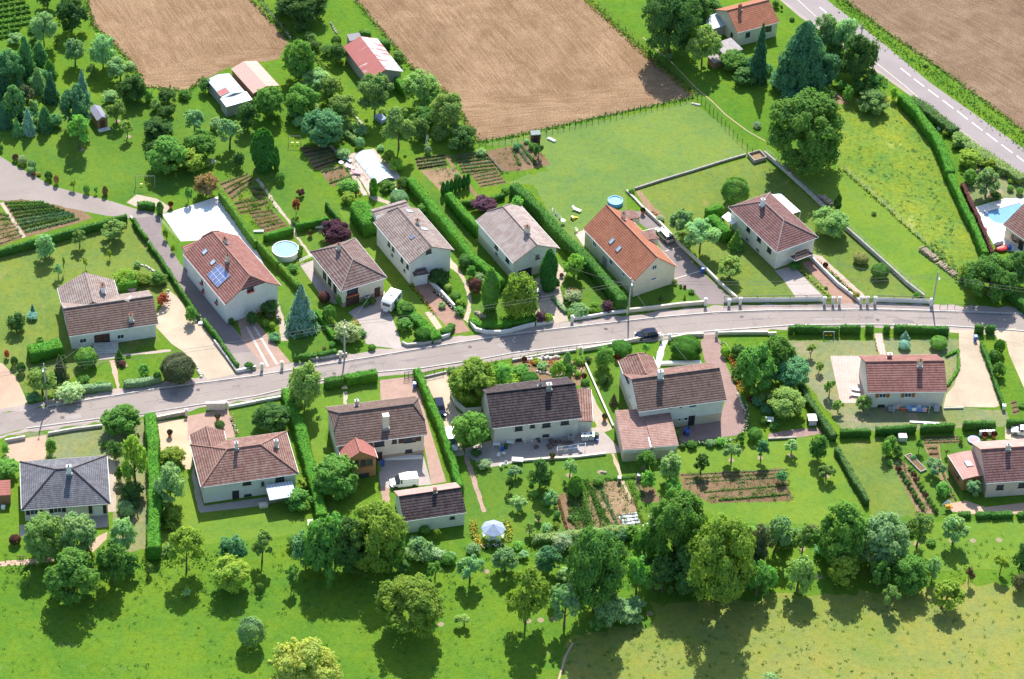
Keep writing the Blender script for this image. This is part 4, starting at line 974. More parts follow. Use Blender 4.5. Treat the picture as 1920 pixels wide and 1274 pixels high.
# village road and its pavements
NE = [(-80, 786), (0, 776), (88, 763), (301, 729), (477, 706), (631, 681), (681, 673), (806, 652), (960, 628), (1101, 611), (1236, 596), (1340, 587), (1440, 583), (1640, 581), (1817, 586), (1940, 590), (2080, 600)]
SE = [(-80, 826), (0, 816), (50, 803), (191, 784), (271, 775), (427, 750), (480, 742), (606, 712), (713, 697), (791, 690), (907, 672), (960, 662), (1080, 647), (1180, 636), (1240, 629), (1340, 620), (1450, 612), (1490, 609), (1640, 608), (1780, 611), (1860, 616), (1940, 622), (2080, 634)]
sheet('village_road', NE + SE[::-1], G['village road'])
def edge_strip(E, dy, mat, name='pavement', h=None):
    slab(name, E + [(x, y + dy) for x, y in E][::-1], mat, h or .11)
sheet('verge', [(x, y - 12) for x, y in NE] + NE[::-1], G['pavement'])
slab('kerb', NE[2:] + [(x, y - 1.6) for x, y in NE[2:]][::-1], CONC, .12); slab('kerb', SE[2:] + [(x, y + 1.6) for x, y in SE[2:]][::-1], CONC, .12)
sheet('verge', SE + [(x, y + 8) for x, y in SE][::-1], G['pavement'])
L, Rr = offs([at((x, y + 2.2)) for x, y in NE[2:]], .10); sheet('road_marking', L + Rr[::-1], plain('tar joint', (.16, .14, .14), .9), world=True)
plain('iron cover', (.15, .13, .125), .9, .03)
# repairs, joints and covers of the village road
rr0 = random.Random(4)
def road_pt(t, v):
    X = -40 + 1960 * t; f = lambda E: next(a[1] + (b[1] - a[1]) * (X - a[0]) / (b[0] - a[0]) for a, b in zip(E, E[1:]) if a[0] <= X <= b[0]); return (X, f(NE) + (f(SE) - f(NE)) * v)
for k in range(16):
    t0 = rr0.uniform(.02, .96); dt = rr0.uniform(.004, .03); v0 = rr0.uniform(.08, .7); dv = rr0.uniform(.08, .25)
    sheet('road_patch', [road_pt(t0, v0), road_pt(t0 + dt, v0), road_pt(t0 + dt + .002, v0 + dv), road_pt(t0 + .001, v0 + dv)], G[('patch dark', 'patch pale', 'patch dark')[k % 3]])
for v, w_ in ((.5, .035),):
    for i in range(40):
        a, b = road_pt(.01 + i * .0245, v + rr0.uniform(-.02, .02)), road_pt(.01 + i * .0245 + rr0.uniform(.012, .024), v + rr0.uniform(-.02, .02)); L, Rr = offs([at(a), at(b)], w_); sheet('road_crack', L + Rr[::-1], MATS['tar joint'], world=True)
for i in range(14):
    t = rr0.uniform(.03, .97); v0 = rr0.uniform(.05, .5); P = [road_pt(t + rr0.uniform(-.002, .002), v0 + k * .09) for k in range(5)]; L, Rr = offs([at(p) for p in P], .03); sheet('road_crack', L + Rr[::-1], MATS['tar joint'], world=True)
for i in range(7):
    c = at(road_pt(.08 + i * .13, rr0.choice((.3, .7)))); sheet('drain_cover', [(c.x + .38 * math.cos(a * .6283), c.y + .38 * math.sin(a * .6283), 0) for a in range(10)], G['iron cover'], world=True)
# lane on the left
sheet('lane', [(-80, 262), (0, 293), (30, 312), (100, 350), (213, 379), (251, 391), (290, 400), (303, 412), (303, 440), (338, 495), (365, 525), (430, 605), (497, 688), (447, 697), (374, 600), (315, 510), (275, 440), (250, 410), (200, 405), (138, 393), (75, 382), (0, 376), (-80, 360)], G['village road'])
sheet('lane', [(298, 404), (303, 412), (303, 440), (338, 495), (365, 525), (430, 605), (470, 660), (425, 664), (374, 600), (315, 510), (275, 440), (252, 410)], G['tar drive'])
# drives, terraces, yards
sheet('driveway', tp(0, 1, 1165, 1170, 1180, 1060, 1270, 900, 1340, 960, 1400, 1060, 1480, 1120) + tp(0, 2, 1600, 0, 1760, 245, 1550, 290, 1370, 80, 1280, 20), G['gravel'])
sheet('driveway', tp(0, 2, -60, 130, 20, 170, 120, 270, 180, 400, 210, 470, -60, 520), G['dirt track'])
sheet('terrace', tp(0, 1, 1210, 330, 1640, 190, 1911, 590) + tp(1, 1, 60, 700, -100, 560) + tp(0, 1, 1500, 520, 1350, 530), G['white terrace'])
sheet('terrace', tp(0, 1, 945, 240, 1020, 180, 1170, 210, 1280, 280, 1215, 330, 1150, 260, 1010, 270), G['beige paving'])
sheet('driveway', [(445, 600), (470, 590), (545, 680), (500, 692), (455, 640)], G['pink paving'])
for k in (0, 1): L, Rr = offs([at((462 + 14 * k, 612)), at((503 + 17 * k, 688 - 4 * k))], .22); sheet('wheel_track', L + Rr[::-1], CONC, world=True)
sheet('path', tp(1, 1, 95, 890, 160, 950, 235, 1200, 240, 1274, 190, 1274, 170, 1150, 130, 1020), G['beige paving'])
sheet('terrace', tp(1, 1, 325, 700, 430, 670, 520, 800, 640, 960, 600, 1000, 500, 960), G['concrete yard'])
sheet('driveway', tp(1, 1, 690, 1060, 960, 900, 1010, 1080, 1070, 1240) + tp(1, 2, 1090, 60, 900, 40, 820, 20) + tp(1, 1, 780, 1150), G['concrete yard'])
sheet('path', tp(1, 1, 0, 70, 60, 150, 150, 280, 265, 420, 300, 500, 400, 640, 425, 640, 310, 490, 290, 420, 165, 260, 80, 140, 20, 50), G['beige paving'])
sheet('driveway', tp(1, 1, 1170, 840, 1290, 830, 1480, 1030, 1600, 1200, 1480, 1220, 1350, 1090, 1220, 920), G['red brick paving'])
sheet('path', tp(1, 1, 1440, 640, 1520, 740, 1580, 830, 1610, 960, 1600, 1060, 1580, 1140, 1545, 1110, 1575, 1040, 1580, 950, 1555, 850, 1500, 760, 1440, 720), G['gravel'])
sheet('driveway', tp(1, 1, 1260, 1060, 1310, 1050, 1390, 1170, 1350, 1190), G['gravel'])
sheet('driveway', [(988, 530), (1010, 520), (1035, 480), (1062, 512), (1050, 540), (1066, 603), (1035, 607), (1005, 590), (985, 560)], G['beige paving'])
sheet('driveway', tp(2, 1, 900, 310, 1000, 300, 1100, 410, 1250, 560, 1400, 740, 1640, 960, 1610, 1000, 1440, 1000, 1370, 920, 1250, 860, 1200, 800, 1140, 640, 1060, 470, 960, 400), G['tar drive'])
for a, b in (((980, 450), (1110, 420)), ((1140, 603), (1260, 570)), ((1215, 808), (1425, 745))): L, Rr = offs([at(tl(2, 1)(*a)), at(tl(2, 1)(*b))], .07); sheet('drive_joint', L + Rr[::-1], CREAMP, world=True)
sheet('flower_bed_soil', tp(2, 1, 920, 150, 960, 150, 1060, 270, 1150, 350, 1120, 385, 1060, 330, 990, 270), G['dug soil'])
sheet('terrace', tp(2, 1, 470, 470, 545, 440, 560, 560, 530, 560), G['terrace pink'])
sheet('driveway', tp(3, 1, 50, 750, 190, 710, 320, 850, 420, 945, 210, 950, 110, 810), G['concrete yard'])
sheet('driveway', tp(3, 1, 250, 690, 330, 670, 520, 830, 690, 990, 530, 995, 400, 850), G['red brick paving'])
sheet('path', tp(3, 1, 330, 620, 400, 640, 740, 950, 700, 960, 350, 660), G['beige paving'])
sheet('terrace', tp(3, 1, 1550, 270, 1830, 190, 1911, 210, 2100, 400, 1911, 610, 1780, 600, 1690, 560, 1620, 440), G['white terrace'])
sheet('path', tp(3, 1, 1440, 110, 1480, 100, 1690, 610, 1660, 640, 1560, 380), G['dug soil'])
sheet('driveway', tp(3, 1, 1350, 1190, 1540, 1190, 1911, 1200, 1911, 1274, 1720, 1274, 1700, 1230, 1520, 1220, 1360, 1210), G['gravel'])
sheet('garden_ground', [(1800, 250), (1830, 290), (1925, 350), (1990, 420), (1925, 372), (1870, 372), (1825, 385), (1810, 330)], G['yellowed lawn'])
# left of the village road, south side
sheet('driveway', tp(0, 2, 40, 760, 190, 725, 345, 700, 345, 880, 170, 900, 40, 905), G['dirt track'])
sheet('path', tp(0, 2, 815, 850, 860, 890, 870, 1274, 800, 1274), G['beige paving'])
sheet('terrace', [(37, 985), (37, 1006), (203, 988), (203, 960)], G['concrete yard'])
sheet('driveway', tp(0, 2, 1175, 600, 1400, 575, 1440, 930, 1400, 970, 1300, 850, 1190, 810), G['sandy gravel'])
sheet('driveway', tp(0, 2, 1400, 560, 1700, 500, 1760, 720, 1400, 740), G['pink paving'])
sheet('path', tp(0, 2, 1440, 940, 1500, 1130, 1530, 1274, 1480, 1274, 1430, 1000), G['concrete yard'])
sheet('yard', [(375, 950), (550, 925), (552, 935), (480, 950), (375, 962)], G['concrete yard'])
sheet('driveway', tp(1, 2, 925, 290, 1200, 260, 1250, 500, 1420, 1050, 1310, 1070, 1240, 700, 930, 430), G['pink paving'])
sheet('yard', tp(1, 2, 900, 850, 1240, 820, 1310, 1070, 1000, 1100, 930, 1100), G['concrete yard'])
sheet('path', tp(1, 2, 925, 1075, 990, 1100, 1000, 1230, 950, 1230), G['pink paving'])
sheet('path', tp(1, 2, 655, 380, 680, 375, 680, 470, 655, 470), G['beige paving'])
sheet('driveway', tp(1, 2, 1255, 270, 1440, 235, 1450, 420, 1500, 520, 1560, 560, 1480, 640, 1560, 850, 1480, 860, 1400, 620, 1290, 420), G['gravel'])
sheet('yard', tp(1, 2, 1760, 740, 1911, 760, 1911, 910, 1760, 940, 1560, 860, 1560, 800) , G['concrete yard'])
sheet('yard', tp(2, 2, 0, 740, 650, 640, 830, 830, 480, 860, 0, 900), G['concrete yard'])
sheet('path', tp(1, 2, 1550, 860, 1585, 850, 1640, 1020, 1720, 1274, 1690, 1274, 1600, 1010), G['pink paving'])
sheet('path', tp(2, 2, 510, 340, 570, 340, 640, 480, 750, 660, 650, 690, 590, 540), G['beige paving'])
sheet('path', tp(2, 2, 740, 845, 765, 840, 840, 1050, 930, 1250, 900, 1260, 820, 1060), G['dirt track'])
sheet('rockery_ground', tp(2, 2, 0, 140, 350, 120, 540, 170, 560, 330, 470, 330, 460, 290, 230, 310, 60, 320), G['dug soil'])
sheet('path', tp(2, 2, 1120, 0, 1165, -10, 1100, 200, 1065, 150), G['white terrace'])
sheet('driveway', tp(2, 1, 1430, 1230, 1520, 1225) + tp(2, 2, 1550, 0, 1600, 180, 1690, 380, 1740, 520, 1740, 640, 1700, 700, 1560, 720, 1250, 760, 1240, 650, 1550, 590, 1590, 440, 1500, 200, 1440, 150, 1405, 20), G['pink block paving'])
sheet('terrace', tp(3, 2, 465, 110, 690, 110, 735, 400, 740, 460, 540, 462), G['terrace pink'])
sheet('path', tp(3, 2, 790, -60, 850, -60, 880, 100, 830, 100), G['terrace pink'])
sheet('driveway', tp(3, 2, 1425, -70, 1560, -70, 1600, 100, 1740, 480, 1690, 495, 1310, 490, 1330, 400, 1390, 330, 1430, 200), G['gravel'])
sheet('driveway', tp(3, 2, 1755, -90, 1850, -100, 1960, 100, 1960, 370, 1911, 350, 1800, 100), G['gravel'])
sheet('driveway', tp(3, 2, 1770, 640, 1830, 640, 1960, 700, 1960, 740, 1770, 730), G['gravel'])
sheet('path', tp(3, 2, 0, 690, 200, 660, 380, 650, 410, 690, 220, 720, 0, 735), G['pink block paving'])
sheet('path', tp(3, 2, 1160, 770, 1280, 770, 1300, 900, 1400, 1180, 1380, 1200, 1230, 920), G['dug soil'])
sheet('yard', tp(3, 2, 1360, 1210, 1480, 1190, 1620, 1240, 1960, 1200, 1960, 1290, 1500, 1290, 1360, 1270), G['dirt track'])
sheet('path', tp(0, 3, -60, 400, 180, 380, 400, 360, 400, 400, 180, 420, -60, 440), G['dirt track'])
sheet('path', tp(0, 3, 640, 290, 740, 200, 800, 170, 790, 230, 690, 330), G['dirt track'])
sheet('path', tp(0, 2, 815, 145, 865, 140, 895, 370, 875, 375), G['dirt track'])
sheet('path', tp(0, 2, 700, 15, 860, 0, 860, 130, 740, 140), G['concrete yard'])
sheet('path', tp(0, 2, 900, 100, 1270, 60, 1280, 80, 900, 115), G['beige paving'])
L, Rr = offs([at(p) for p in tp(2, 3, 455, 1000, 400, 1100, 345, 1290)], .17); sheet('path', L + Rr[::-1], G['dirt track'], world=True)
L, Rr = offs([at(p) for p in [(1205, 70), (1260, 118), (1305, 165), (1335, 190), (1360, 215), (1400, 245), (1435, 265)]], .10); sheet('path', L + Rr[::-1], G['dirt track'], world=True)
for a, b in ((575, 160), (640, 145)): L, Rr = offs([at(p) for p in tp(3, 1, a, 150, a + 120, 280, a + 240, 420, a + 380, 560)], .12); sheet('wheel_track', L + Rr[::-1], G['pale lawn'], world=True)
sheet('terrace', tp(1, 0, 630, 1180, 700, 1150, 880, 1110, 940, 1180, 1050, 1274) + tp(1, 1, 1080, 60, 900, 100, 850, 190, 800, 100, 740, 20), G['terrace pink'])
sheet('path', tp(1, 0, 540, 1090, 570, 1080, 660, 1200) + tp(1, 1, 740, 20, 830, 180, 800, 190, 700, 20, 640, -60), G['terrace pink'])
sheet('path', tp(1, 1, 835, 190, 900, 190, 1010, 240, 990, 255, 880, 220), G['beige paving'])
sheet('path', tp(1, 0, 1410, 1165, 1450, 1160, 1500, 1274) + tp(1, 1, 1560, 60, 1665, 190, 1640, 200, 1500, 40), G['dug soil'])
sheet('bare_patch', tp(3, 0, 410, 740, 530, 690, 600, 775, 430, 790), G['dug soil'])
# ================================================================== houses
H = {}
def T_(c, r, x, y): return tl(c, r)(x, y)
# 1 far left, dark brown main roof with rear wing
h = house('L-shaped house with dull brown roof and white TV aerial, left of the gravel yard')
m1 = block(h, [T_(0, 1, 512, 1240), T_(0, 1, 1175, 1140), T_(0, 1, 1115, 890), T_(0, 1, 452, 990)], 3.4, 'x', 27, T_(0, 1, 810, 976), wallmat=G['white render'], roofmat=G['chocolate tiles'], mat2=G['grey brown tiles'], capmat=CAPG)  # lighter tiles on the far slope put its sunlight into the colour
w1 = block(h, [T_(0, 1, 455, 985), T_(0, 1, 880, 920), T_(0, 1, 850, 815), T_(0, 1, 430, 875)], 3.4, 'y', 27, None, oh=.4, wallmat=G['white render'], roofmat=G['grey brown tiles'], capmat=CAPG, ext=4.3)
chimney(w1, T_(0, 1, 768, 905), 1.3, .7, 1.5, WHITE); chimney(m1, T_(0, 1, 980, 1120), .7, .6, 1.3, CREAMP); antenna(m1, T_(0, 1, 965, 1010), 1.8, .9)
door(m1, T_(0, 1, 762, 1260), 2.6, 2.3, DKWOOD, 'entrance'); window(m1, T_(0, 1, 900, 1240), 1.2, .9); window(m1, T_(0, 1, 620, 1270), 1.2, .9)
H['aerial'] = m1
# 2 solar panel house
h = house('tall white house with red roof and solar panels beside the narrow lane')
m2 = block(h, [T_(0, 1, 1665, 1003), T_(1, 1, 170, 865), (447, 436), T_(0, 1, 1400, 640)], 4.9, 'y', 33, None, ends=((.55, 55), (.7, 55)), wallmat=G['white render'], roofmat=G['red tiles'], capmat=CAPB)
block(h, [T_(0, 1, 1400, 640), T_(0, 1, 1500, 560), T_(0, 1, 1490, 535), T_(0, 1, 1358, 575)], 4.2, 'x', 12, None, mono=True, oh=.2, wallmat=G['white render'], roofmat=G['red tiles'])
chimney(m2, T_(0, 1, 1680, 540), .9, .6, .9, CREAMP, None, 2); chimney(m2, T_(0, 1, 1700, 680), .6, .5, 1.5, CREAMP)
skylight(m2, T_(0, 1, 1530, 607), .9, 1.1); skylight(m2, T_(0, 1, 1590, 685), .9, 1.1)
Ms = skylight(m2, T_(0, 1, 1632, 785), 4.1, 3.1, G['solar cell'])
sp = MB()
for k in range(1, 4): sp.box(-2.05 + 4.1 * k / 4 - .03, -2.05 + 4.1 * k / 4 + .03, -1.5, 1.5, .092, .13)
for k in range(1, 3): sp.box(-2.0, 2.0, -1.55 + 3.1 * k / 3 - .03, -1.55 + 3.1 * k / 3 + .03, .092, .128)
sp.build('panel_frame', WHITE, m2.roof, Ms)
window(m2, T_(0, 1, 1868, 880), 1.3, 1.2, DARK, None, FLOWR)
for p in ((1510, 830), (1520, 890), (1620, 975)): window(m2, T_(0, 1, *p), .9, .9, WHITE, None, FLOWR, 1)
door(m2, T_(0, 1, 1775, 1120), 2.4, 2.1, WHITE, 'garage_door'); door(m2, T_(1, 1, 60, 1000), 1.0, 2.1, WHITE)
# 3 brown hip roof by caravan
h = house('cream house with brown hipped roof behind the white caravan')
m3 = block(h, [T_(1, 1, 635, 905), T_(1, 1, 975, 795), T_(1, 1, 742, 503), T_(1, 1, 405, 607)], 4.3, 'y', 27, None, ends=(('h', 27), ('h', 34)), wallmat=G['cream over brown'], roofmat=G['brown tiles'], capmat=CAPG)
chimney(m3, T_(1, 1, 617, 590), .6, .55, 1.2, CREAMP)
window(m3, T_(1, 1, 720, 905), 2.2, 1.2, DARK, None, FLOWR, 3); door(m3, T_(1, 1, 720, 1000), 2.5, 2.0, DKWOOD, 'garage_door'); window(m3, T_(1, 1, 828, 935), .8, .6); door(m3, T_(1, 1, 905, 930), .95, 2.1, DKWOOD)
for p in ((512, 790), (550, 840), (590, 890)): door(m3, T_(1, 1, *p), 1.1, 2.1, DARK, 'glazed_door', up=1.3)
# 4 long grey brown gable
h = house('long white gabled house with weathered brown roof and canopied garage')
m4 = block(h, [T_(1, 1, 1138, 703), T_(1, 1, 1470, 592), T_(1, 1, 1212, 277), T_(1, 1, 888, 388)], 5.1, 'y', 27, T_(1, 1, 1305, 555), ends=('g', (.6, 50)), wallmat=G['white render'], roofmat=G['grey brown tiles'], capmat=CAPG)
block(h, [T_(1, 1, 885, 345), T_(1, 1, 1150, 262), T_(1, 1, 1105, 218), T_(1, 1, 865, 292)], 4.6, 'x', 14, None, oh=.2, wallmat=G['white render'], roofmat=G['grey brown tiles'], capmat=CAPG)
chimney(m4, T_(1, 1, 1205, 400), .6, .5, .9, CREAMP)
for p in ((1143, 303), (1255, 437)): skylight(m4, T_(1, 1, *p), 1.0, 1.6)
skylight(m4, T_(1, 1, 1167, 498), .7, .9, G['solar cell'])
window(m4, T_(1, 1, 1288, 605), 1.1, .9, DARK)
for p in ((993, 548), (1025, 585), (1090, 668), (1132, 716)): window(m4, T_(1, 1, *p), .8, .9, DARK, None, None, 1)
for p in ((1018, 630), (1110, 745)): window(m4, T_(1, 1, *p), .7, .5, GREY, None, None, 1)
block(h, [T_(1, 1, 1165, 800), T_(1, 1, 1292, 765), T_(1, 1, 1262, 722), T_(1, 1, 1180, 745)], 2.4, 'x', 30, None, ends=('h', 'h'), oh=.2, wallmat=G['white render'], roofmat=G['brown tiles'], capmat=CAPD)
door(m4, T_(1, 1, 1222, 830), 2.5, 2.0, DARK, 'garage_door')
# 5 pinkish grey gable
h = house('white gabled house with pinkish grey roof behind the columnar thuja')
m5 = block(h, [T_(2, 1, 5, 693), T_(2, 1, 355, 580), T_(2, 1, 70, 262), T_(1, 1, 1645, 372)], 4.8, 'y', 27, T_(2, 1, 185, 565), ends=('g', (.5, 40)), wallmat=G['white over beige'], roofmat=G['pink grey tiles'], capmat=CAPG)
chimney(m5, T_(2, 1, 112, 462), .9, .7, 1.3, CREAMP)
window(m5, T_(2, 1, 190, 645), .8, .9, DARK, None, None, 1); door(m5, T_(2, 1, 95, 790), 2.6, 2.0, DARK, 'garage_door')
for p in ((1795, 570), (1878, 668)): window(m5, T_(1, 1, *p), 1.2, .9, DARK, None, None, 1)
window(m5, T_(1, 1, 1797, 622), .9, .5, GREY, None, None, 1)
# 6 orange roof
h = house('cream gabled house with bright orange-red roof above the tarred drive')
m6 = block(h, [T_(2, 1, 905, 832), T_(2, 1, 1234, 718), T_(2, 1, 852, 325), T_(2, 1, 538, 434)], 3.9, 'y', 40, T_(2, 1, 1083, 632), wallmat=G['cream render'], roofmat=G['orange tiles'], capmat=plain('orange ridge tiles', (.50, .22, .14), .8), oh=.3)
chimney(m6, T_(2, 1, 830, 365), .7, .6, 1.4, CREAMP)
skylight(m6, T_(2, 1, 745, 527), .8, 1.2); skylight(m6, T_(2, 1, 797, 585), .8, 1.2)
for k, (p, d) in enumerate(((880, 345), (1020, 500)) and (((880, 350), 0), ((1018, 505), 0))):
    q = roofhit(m6, T_(2, 1, *p)); z = zroof(m6, q.x, q.y); sg = 1 if q.y > 0 else -1
    D = MB(); D.box(q.x - 1.15, q.x + 1.15, q.y - .4 if sg > 0 else q.y - 1.4, q.y + 1.4 if sg > 0 else q.y + .4, z - 1.4, z + .35); D.build('dormer', G['cream render'], m6.roof, m6.T)
    y0, y1 = (q.y - 2.2, q.y + 1.6) if sg > 0 else (q.y + 2.2, q.y - 1.6)
    z0, z1 = z + 1.15, z + .36
    D = MB(); vs = [(q.x - 1.35, y0, z0), (q.x + 1.35, y0, z0), (q.x + 1.35, y1, z1), (q.x - 1.35, y1, z1)]; D.add(vs + [(a, b, c - .12) for a, b, c in vs], [(0, 1, 2, 3), (7, 6, 5, 4), (0, 4, 5, 1), (1, 5, 6, 2), (2, 6, 7, 3), (3, 7, 4, 0)]); D.build('dormer_roof', G['rust tiles'], m6.roof, m6.T)
    MB().box(q.x - .6, q.x + .6, q.y + sg * 1.4 - .02, q.y + sg * 1.4 + .04, z - .75, z + .2).build('window', GLASS, m6.roof, m6.T)
window(m6, T_(2, 1, 1063, 722), 1.0, .95, WHITE); window(m6, T_(2, 1, 1057, 808), 1.1, .45, WHITE)
for p in ((617, 548), (741, 683)): window(m6, T_(2, 1, *p), 1.1, 1.1, WHITE)
door(m6, T_(2, 1, 695, 650), 1.2, 2.1, GREY, 'glazed_door'); window(m6, T_(2, 1, 832, 775), 1.0, .5, WHITE, None, None, 1)
# 7 brown hip, right
h = house('cream house with reddish brown hipped roof and white pergola')
m7 = block(h, [T_(3, 1, 65, 612), T_(3, 1, 372, 497), (1444, 361), T_(2, 1, 1615, 272)], 4.4, 'y', 27, None, ends=(('h', 27), ('h', 30)), wallmat=G['ivory render'], roofmat=G['maroon tiles'], capmat=CAPG)
chimney(m7, T_(2, 1, 1868, 265), .7, .6, 1.5, WHITE, GREY)
for p in ((1765, 440), (1845, 515)): window(m7, T_(2, 1, *p), 1.1, .9, DARK)
for p in ((1757, 515), (1835, 592)): window(m7, T_(2, 1, *p), .9, .4, GREY, None, None, 1)
window(m7, T_(3, 1, 10, 595), 1.2, 1.0, DARK); door(m7, T_(3, 1, 240, 660), 2.4, 2.0, DKWOOD, 'garage_door')
block(h, [T_(3, 1, 200, 682), T_(3, 1, 325, 618), T_(3, 1, 300, 590), T_(3, 1, 182, 640)], 2.6, 'x', 30, None, ends=('h', 'h'), oh=.2, walls=False, roofmat=G['chocolate tiles'], capmat=CAPD)
H['pergola'] = m7
# 8 right edge
h = house('house with brown roof beside the blue swimming pool at the right edge', px=(1905, 440))
block(h, [T_(3, 1, 1775, 400), T_(3, 1, 2010, 600), T_(3, 1, 2330, 420), T_(3, 1, 2080, 235)], 3.2, 'x', 30, None, wallmat=G['cream render'], roofmat=G['rust tiles'], capmat=CAPG)
m8 = h['fr']; window(m8, T_(3, 1, 1845, 510), 1.0, 1.1, DARK, ORWOOD); door(m8, T_(3, 1, 1885, 580), 1.0, 2.1, DARK)
# 9 top right farmhouse
h = house('old farmhouse with orange-red ribbed roof near the main road')
m9 = block(h, [T_(2, 0, 1672, 258), T_(3, 0, 55, 162), (1420, -6), T_(2, 0, 1550, 85)], 3.6, 'x', 29, T_(2, 0, 1610, 110), oh=.25, wallmat=G['ivory render'], roofmat=G['orange tiles'], capmat=CAPB)
chimney(m9, T_(2, 0, 1700, 75), .6, .5, 1.0, TERRA, None, 2); window(m9, T_(2, 0, 1760, 260), 1.0, 1.1, DARK); window(m9, T_(2, 0, 1890, 215), 1.0, 1.4, DARK); window(m9, T_(3, 0, 10, 215), 1.0, 1.2, DARK); window(m9, T_(2, 0, 1640, 270), .8, 1.6, DARK)
# 10 grey slate hip bottom left
h = house('bungalow with grey hipped roof and white chimney at the lower left')
m10 = block(h, [T_(0, 2, 150, 1268), T_(0, 2, 812, 1203), T_(0, 2, 808, 845), T_(0, 2, 160, 905)], 3.0, 'x', 27, None, ends=('h', 'h'), wallmat=G['ivory render'], roofmat=G['slate grey tiles'], capmat=CAPD)
chimney(m10, T_(0, 2, 517, 985), .75, .6, 1.5, WHITE, GREY)
door(m10, T_(0, 2, 735, 1262), 1.5, 2.0, WHITE, 'glazed_door'); window(m10, T_(0, 3, 255, 25), 1.3, 1.1, WHITE, DARK); window(m10, T_(0, 3, 430, 10), 1.3, 1.1, WHITE, DARK)
for x in (675, 782): MM = m10.T @ wallhit(m10, T_(0, 2, x, 1255)); MB().box(-.28, .28, -.09, -.03, -.9, .9).build('shutter', DARK, m10.root, MM)
# 11 brown L house
h = house('white house with brown L-shaped hipped roof beside the gravel forecourt')
m11 = block(h, [T_(0, 2, 1500, 1092), T_(1, 2, 312, 987), T_(1, 2, 232, 668), (357, 835)], 4.1, 'x', 27, T_(1, 2, 98, 765), ends=('h', 'h'), wallmat=G['grey white render'], roofmat=G['rust tiles'], capmat=CAPB)
w11 = block(h, [(372, 890), (437, 879), (420.7, 806), (356.7, 817)], 4.1, 'y', 27, None, ends=('g', 'g'), oh=.4, wallmat=G['grey white render'], roofmat=G['rust tiles'], capmat=CAPB)
chimney(m11, T_(0, 2, 1765, 800), .5, .5, 1.2, CREAMP, GREY); chimney(m11, T_(1, 2, 150, 790), .6, .5, 1.4, CREAMP, GREY)
window(m11, T_(0, 2, 1843, 1058), 1.4, .8, DARK); door(m11, T_(0, 2, 1760, 1185), 1.0, 1.7, DARK); window(m11, T_(0, 2, 1850, 1148), 1.2, .4, DARK, None, None, 1); window(m11, T_(1, 2, 178, 1035), 1.5, 1.2, DARK, None, None, 1); window(m11, T_(1, 2, 50, 1065), .6, 1.1, GREY, None, None, 1)
block(h, [T_(1, 2, 95, 1195), T_(1, 2, 290, 1150), T_(1, 2, 275, 1045), T_(1, 2, 80, 1090)], 2.6, 'x', 6, None, mono=True, oh=.1, walls=False, roofmat=G['pale grey corrugated'], gutter=False)
# 12 brown half hip with conservatory
h = house('cream house with brown roof and red-roofed conservatory')
m12 = block(h, [(630.7, 839), (795.5, 813), (783, 740.5), (611, 765)], 5.0, 'x', 28, (703, 759), ends=((.45, 45), (.45, 45)), wallmat=G['cream over brown'], roofmat=G['chocolate tiles'], capmat=CAPD)
chimney(m12, T_(1, 2, 967, 640), 1.0, .9, 2.6, CREAMP, CREAMP, 0); chimney(m12, T_(1, 2, 752, 485), .6, .5, 1.2, CREAMP, GREY)
w12 = block(h, [T_(1, 2, 650, 905), T_(1, 2, 912, 872), T_(1, 2, 868, 765), T_(1, 2, 612, 805)], 4.2, 'y', 33, None, oh=.2, wallmat=G['orange timber wall'], roofmat=G['conservatory red'], capmat=CAPB)
window(w12, T_(1, 2, 735, 915), 1.6, 1.7, ORWOOD); window(w12, T_(1, 2, 825, 905), 2.2, 1.7, ORWOOD); window(w12, T_(1, 2, 800, 1000), 2.0, .8, DARK)
for p, w_, s_ in (((920, 765), 1.7, None), ((1033, 743), .8, None), ((1148, 735), 1.9, DKWOOD)): window(m12, T_(1, 2, *p), w_, 1.1, DARK, s_)
window(m12, T_(1, 2, 1140, 820), 1.2, .7, DARK); door(m12, T_(1, 2, 920, 830), .9, 1.9, DKWOOD)
# 12b barn
h = house('outbuilding with black-tiled roof and far slope coloured sunlit pink behind the white van', 'outbuilding', 'outbuilding')
m12b = block(h, [T_(1, 2, 1130, 1340), T_(1, 3, 1557, 30), T_(1, 2, 1507, 1062), T_(1, 2, 1000, 1115)], 3.0, 'x', 30, T_(1, 2, 1290, 1160), oh=.2, wallmat=G['white render'], roofmat=G['dark tiles'], mat2=G['pink roof sheet'], capmat=CAPD)  # pink of the far slope is its sunlit tone, put into the colour
chimney(m12b, T_(1, 2, 1335, 1125), .5, .5, .6, TERRA, None, 0); window(m12b, T_(1, 3, 1465, 68), .8, .5, DARK, None, None, 1)
# 13 black roof
h = house('white house with black roof and cluttered back yard')
m13 = block(h, [T_(1, 2, 1757, 660), T_(2, 2, 497, 567), (1068, 703), (902, 729)], 4.2, 'x', 30, (993, 724), wallmat=G['ivory render'], roofmat=G['dark tiles'], capmat=CAPD)
block(h, [T_(2, 2, 500, 570), T_(2, 2, 640, 622), T_(2, 2, 545, 372), T_(2, 2, 455, 345)], 2.9, 'y', 3, None, oh=.15, wallmat=G['ivory render'], roofmat=G['rust tiles'], capmat=None)
chimney(m13, T_(2, 2, 275, 355), .8, .7, 1.0, STONE, GREY); chimney(m13, T_(2, 2, 210, 335), .6, .5, 1.2, CREAMP)
for p, w_, h_ in (((50, 650), 1.3, 1.0), ((153, 632), .8, .8), ((257, 622), 1.4, 1.1), ((395, 603), 1.4, 1.1), ((252, 703), 1.1, .5), ((50, 735), 1.1, .5)): window(m13, T_(2, 2, *p), w_, h_, DARK)
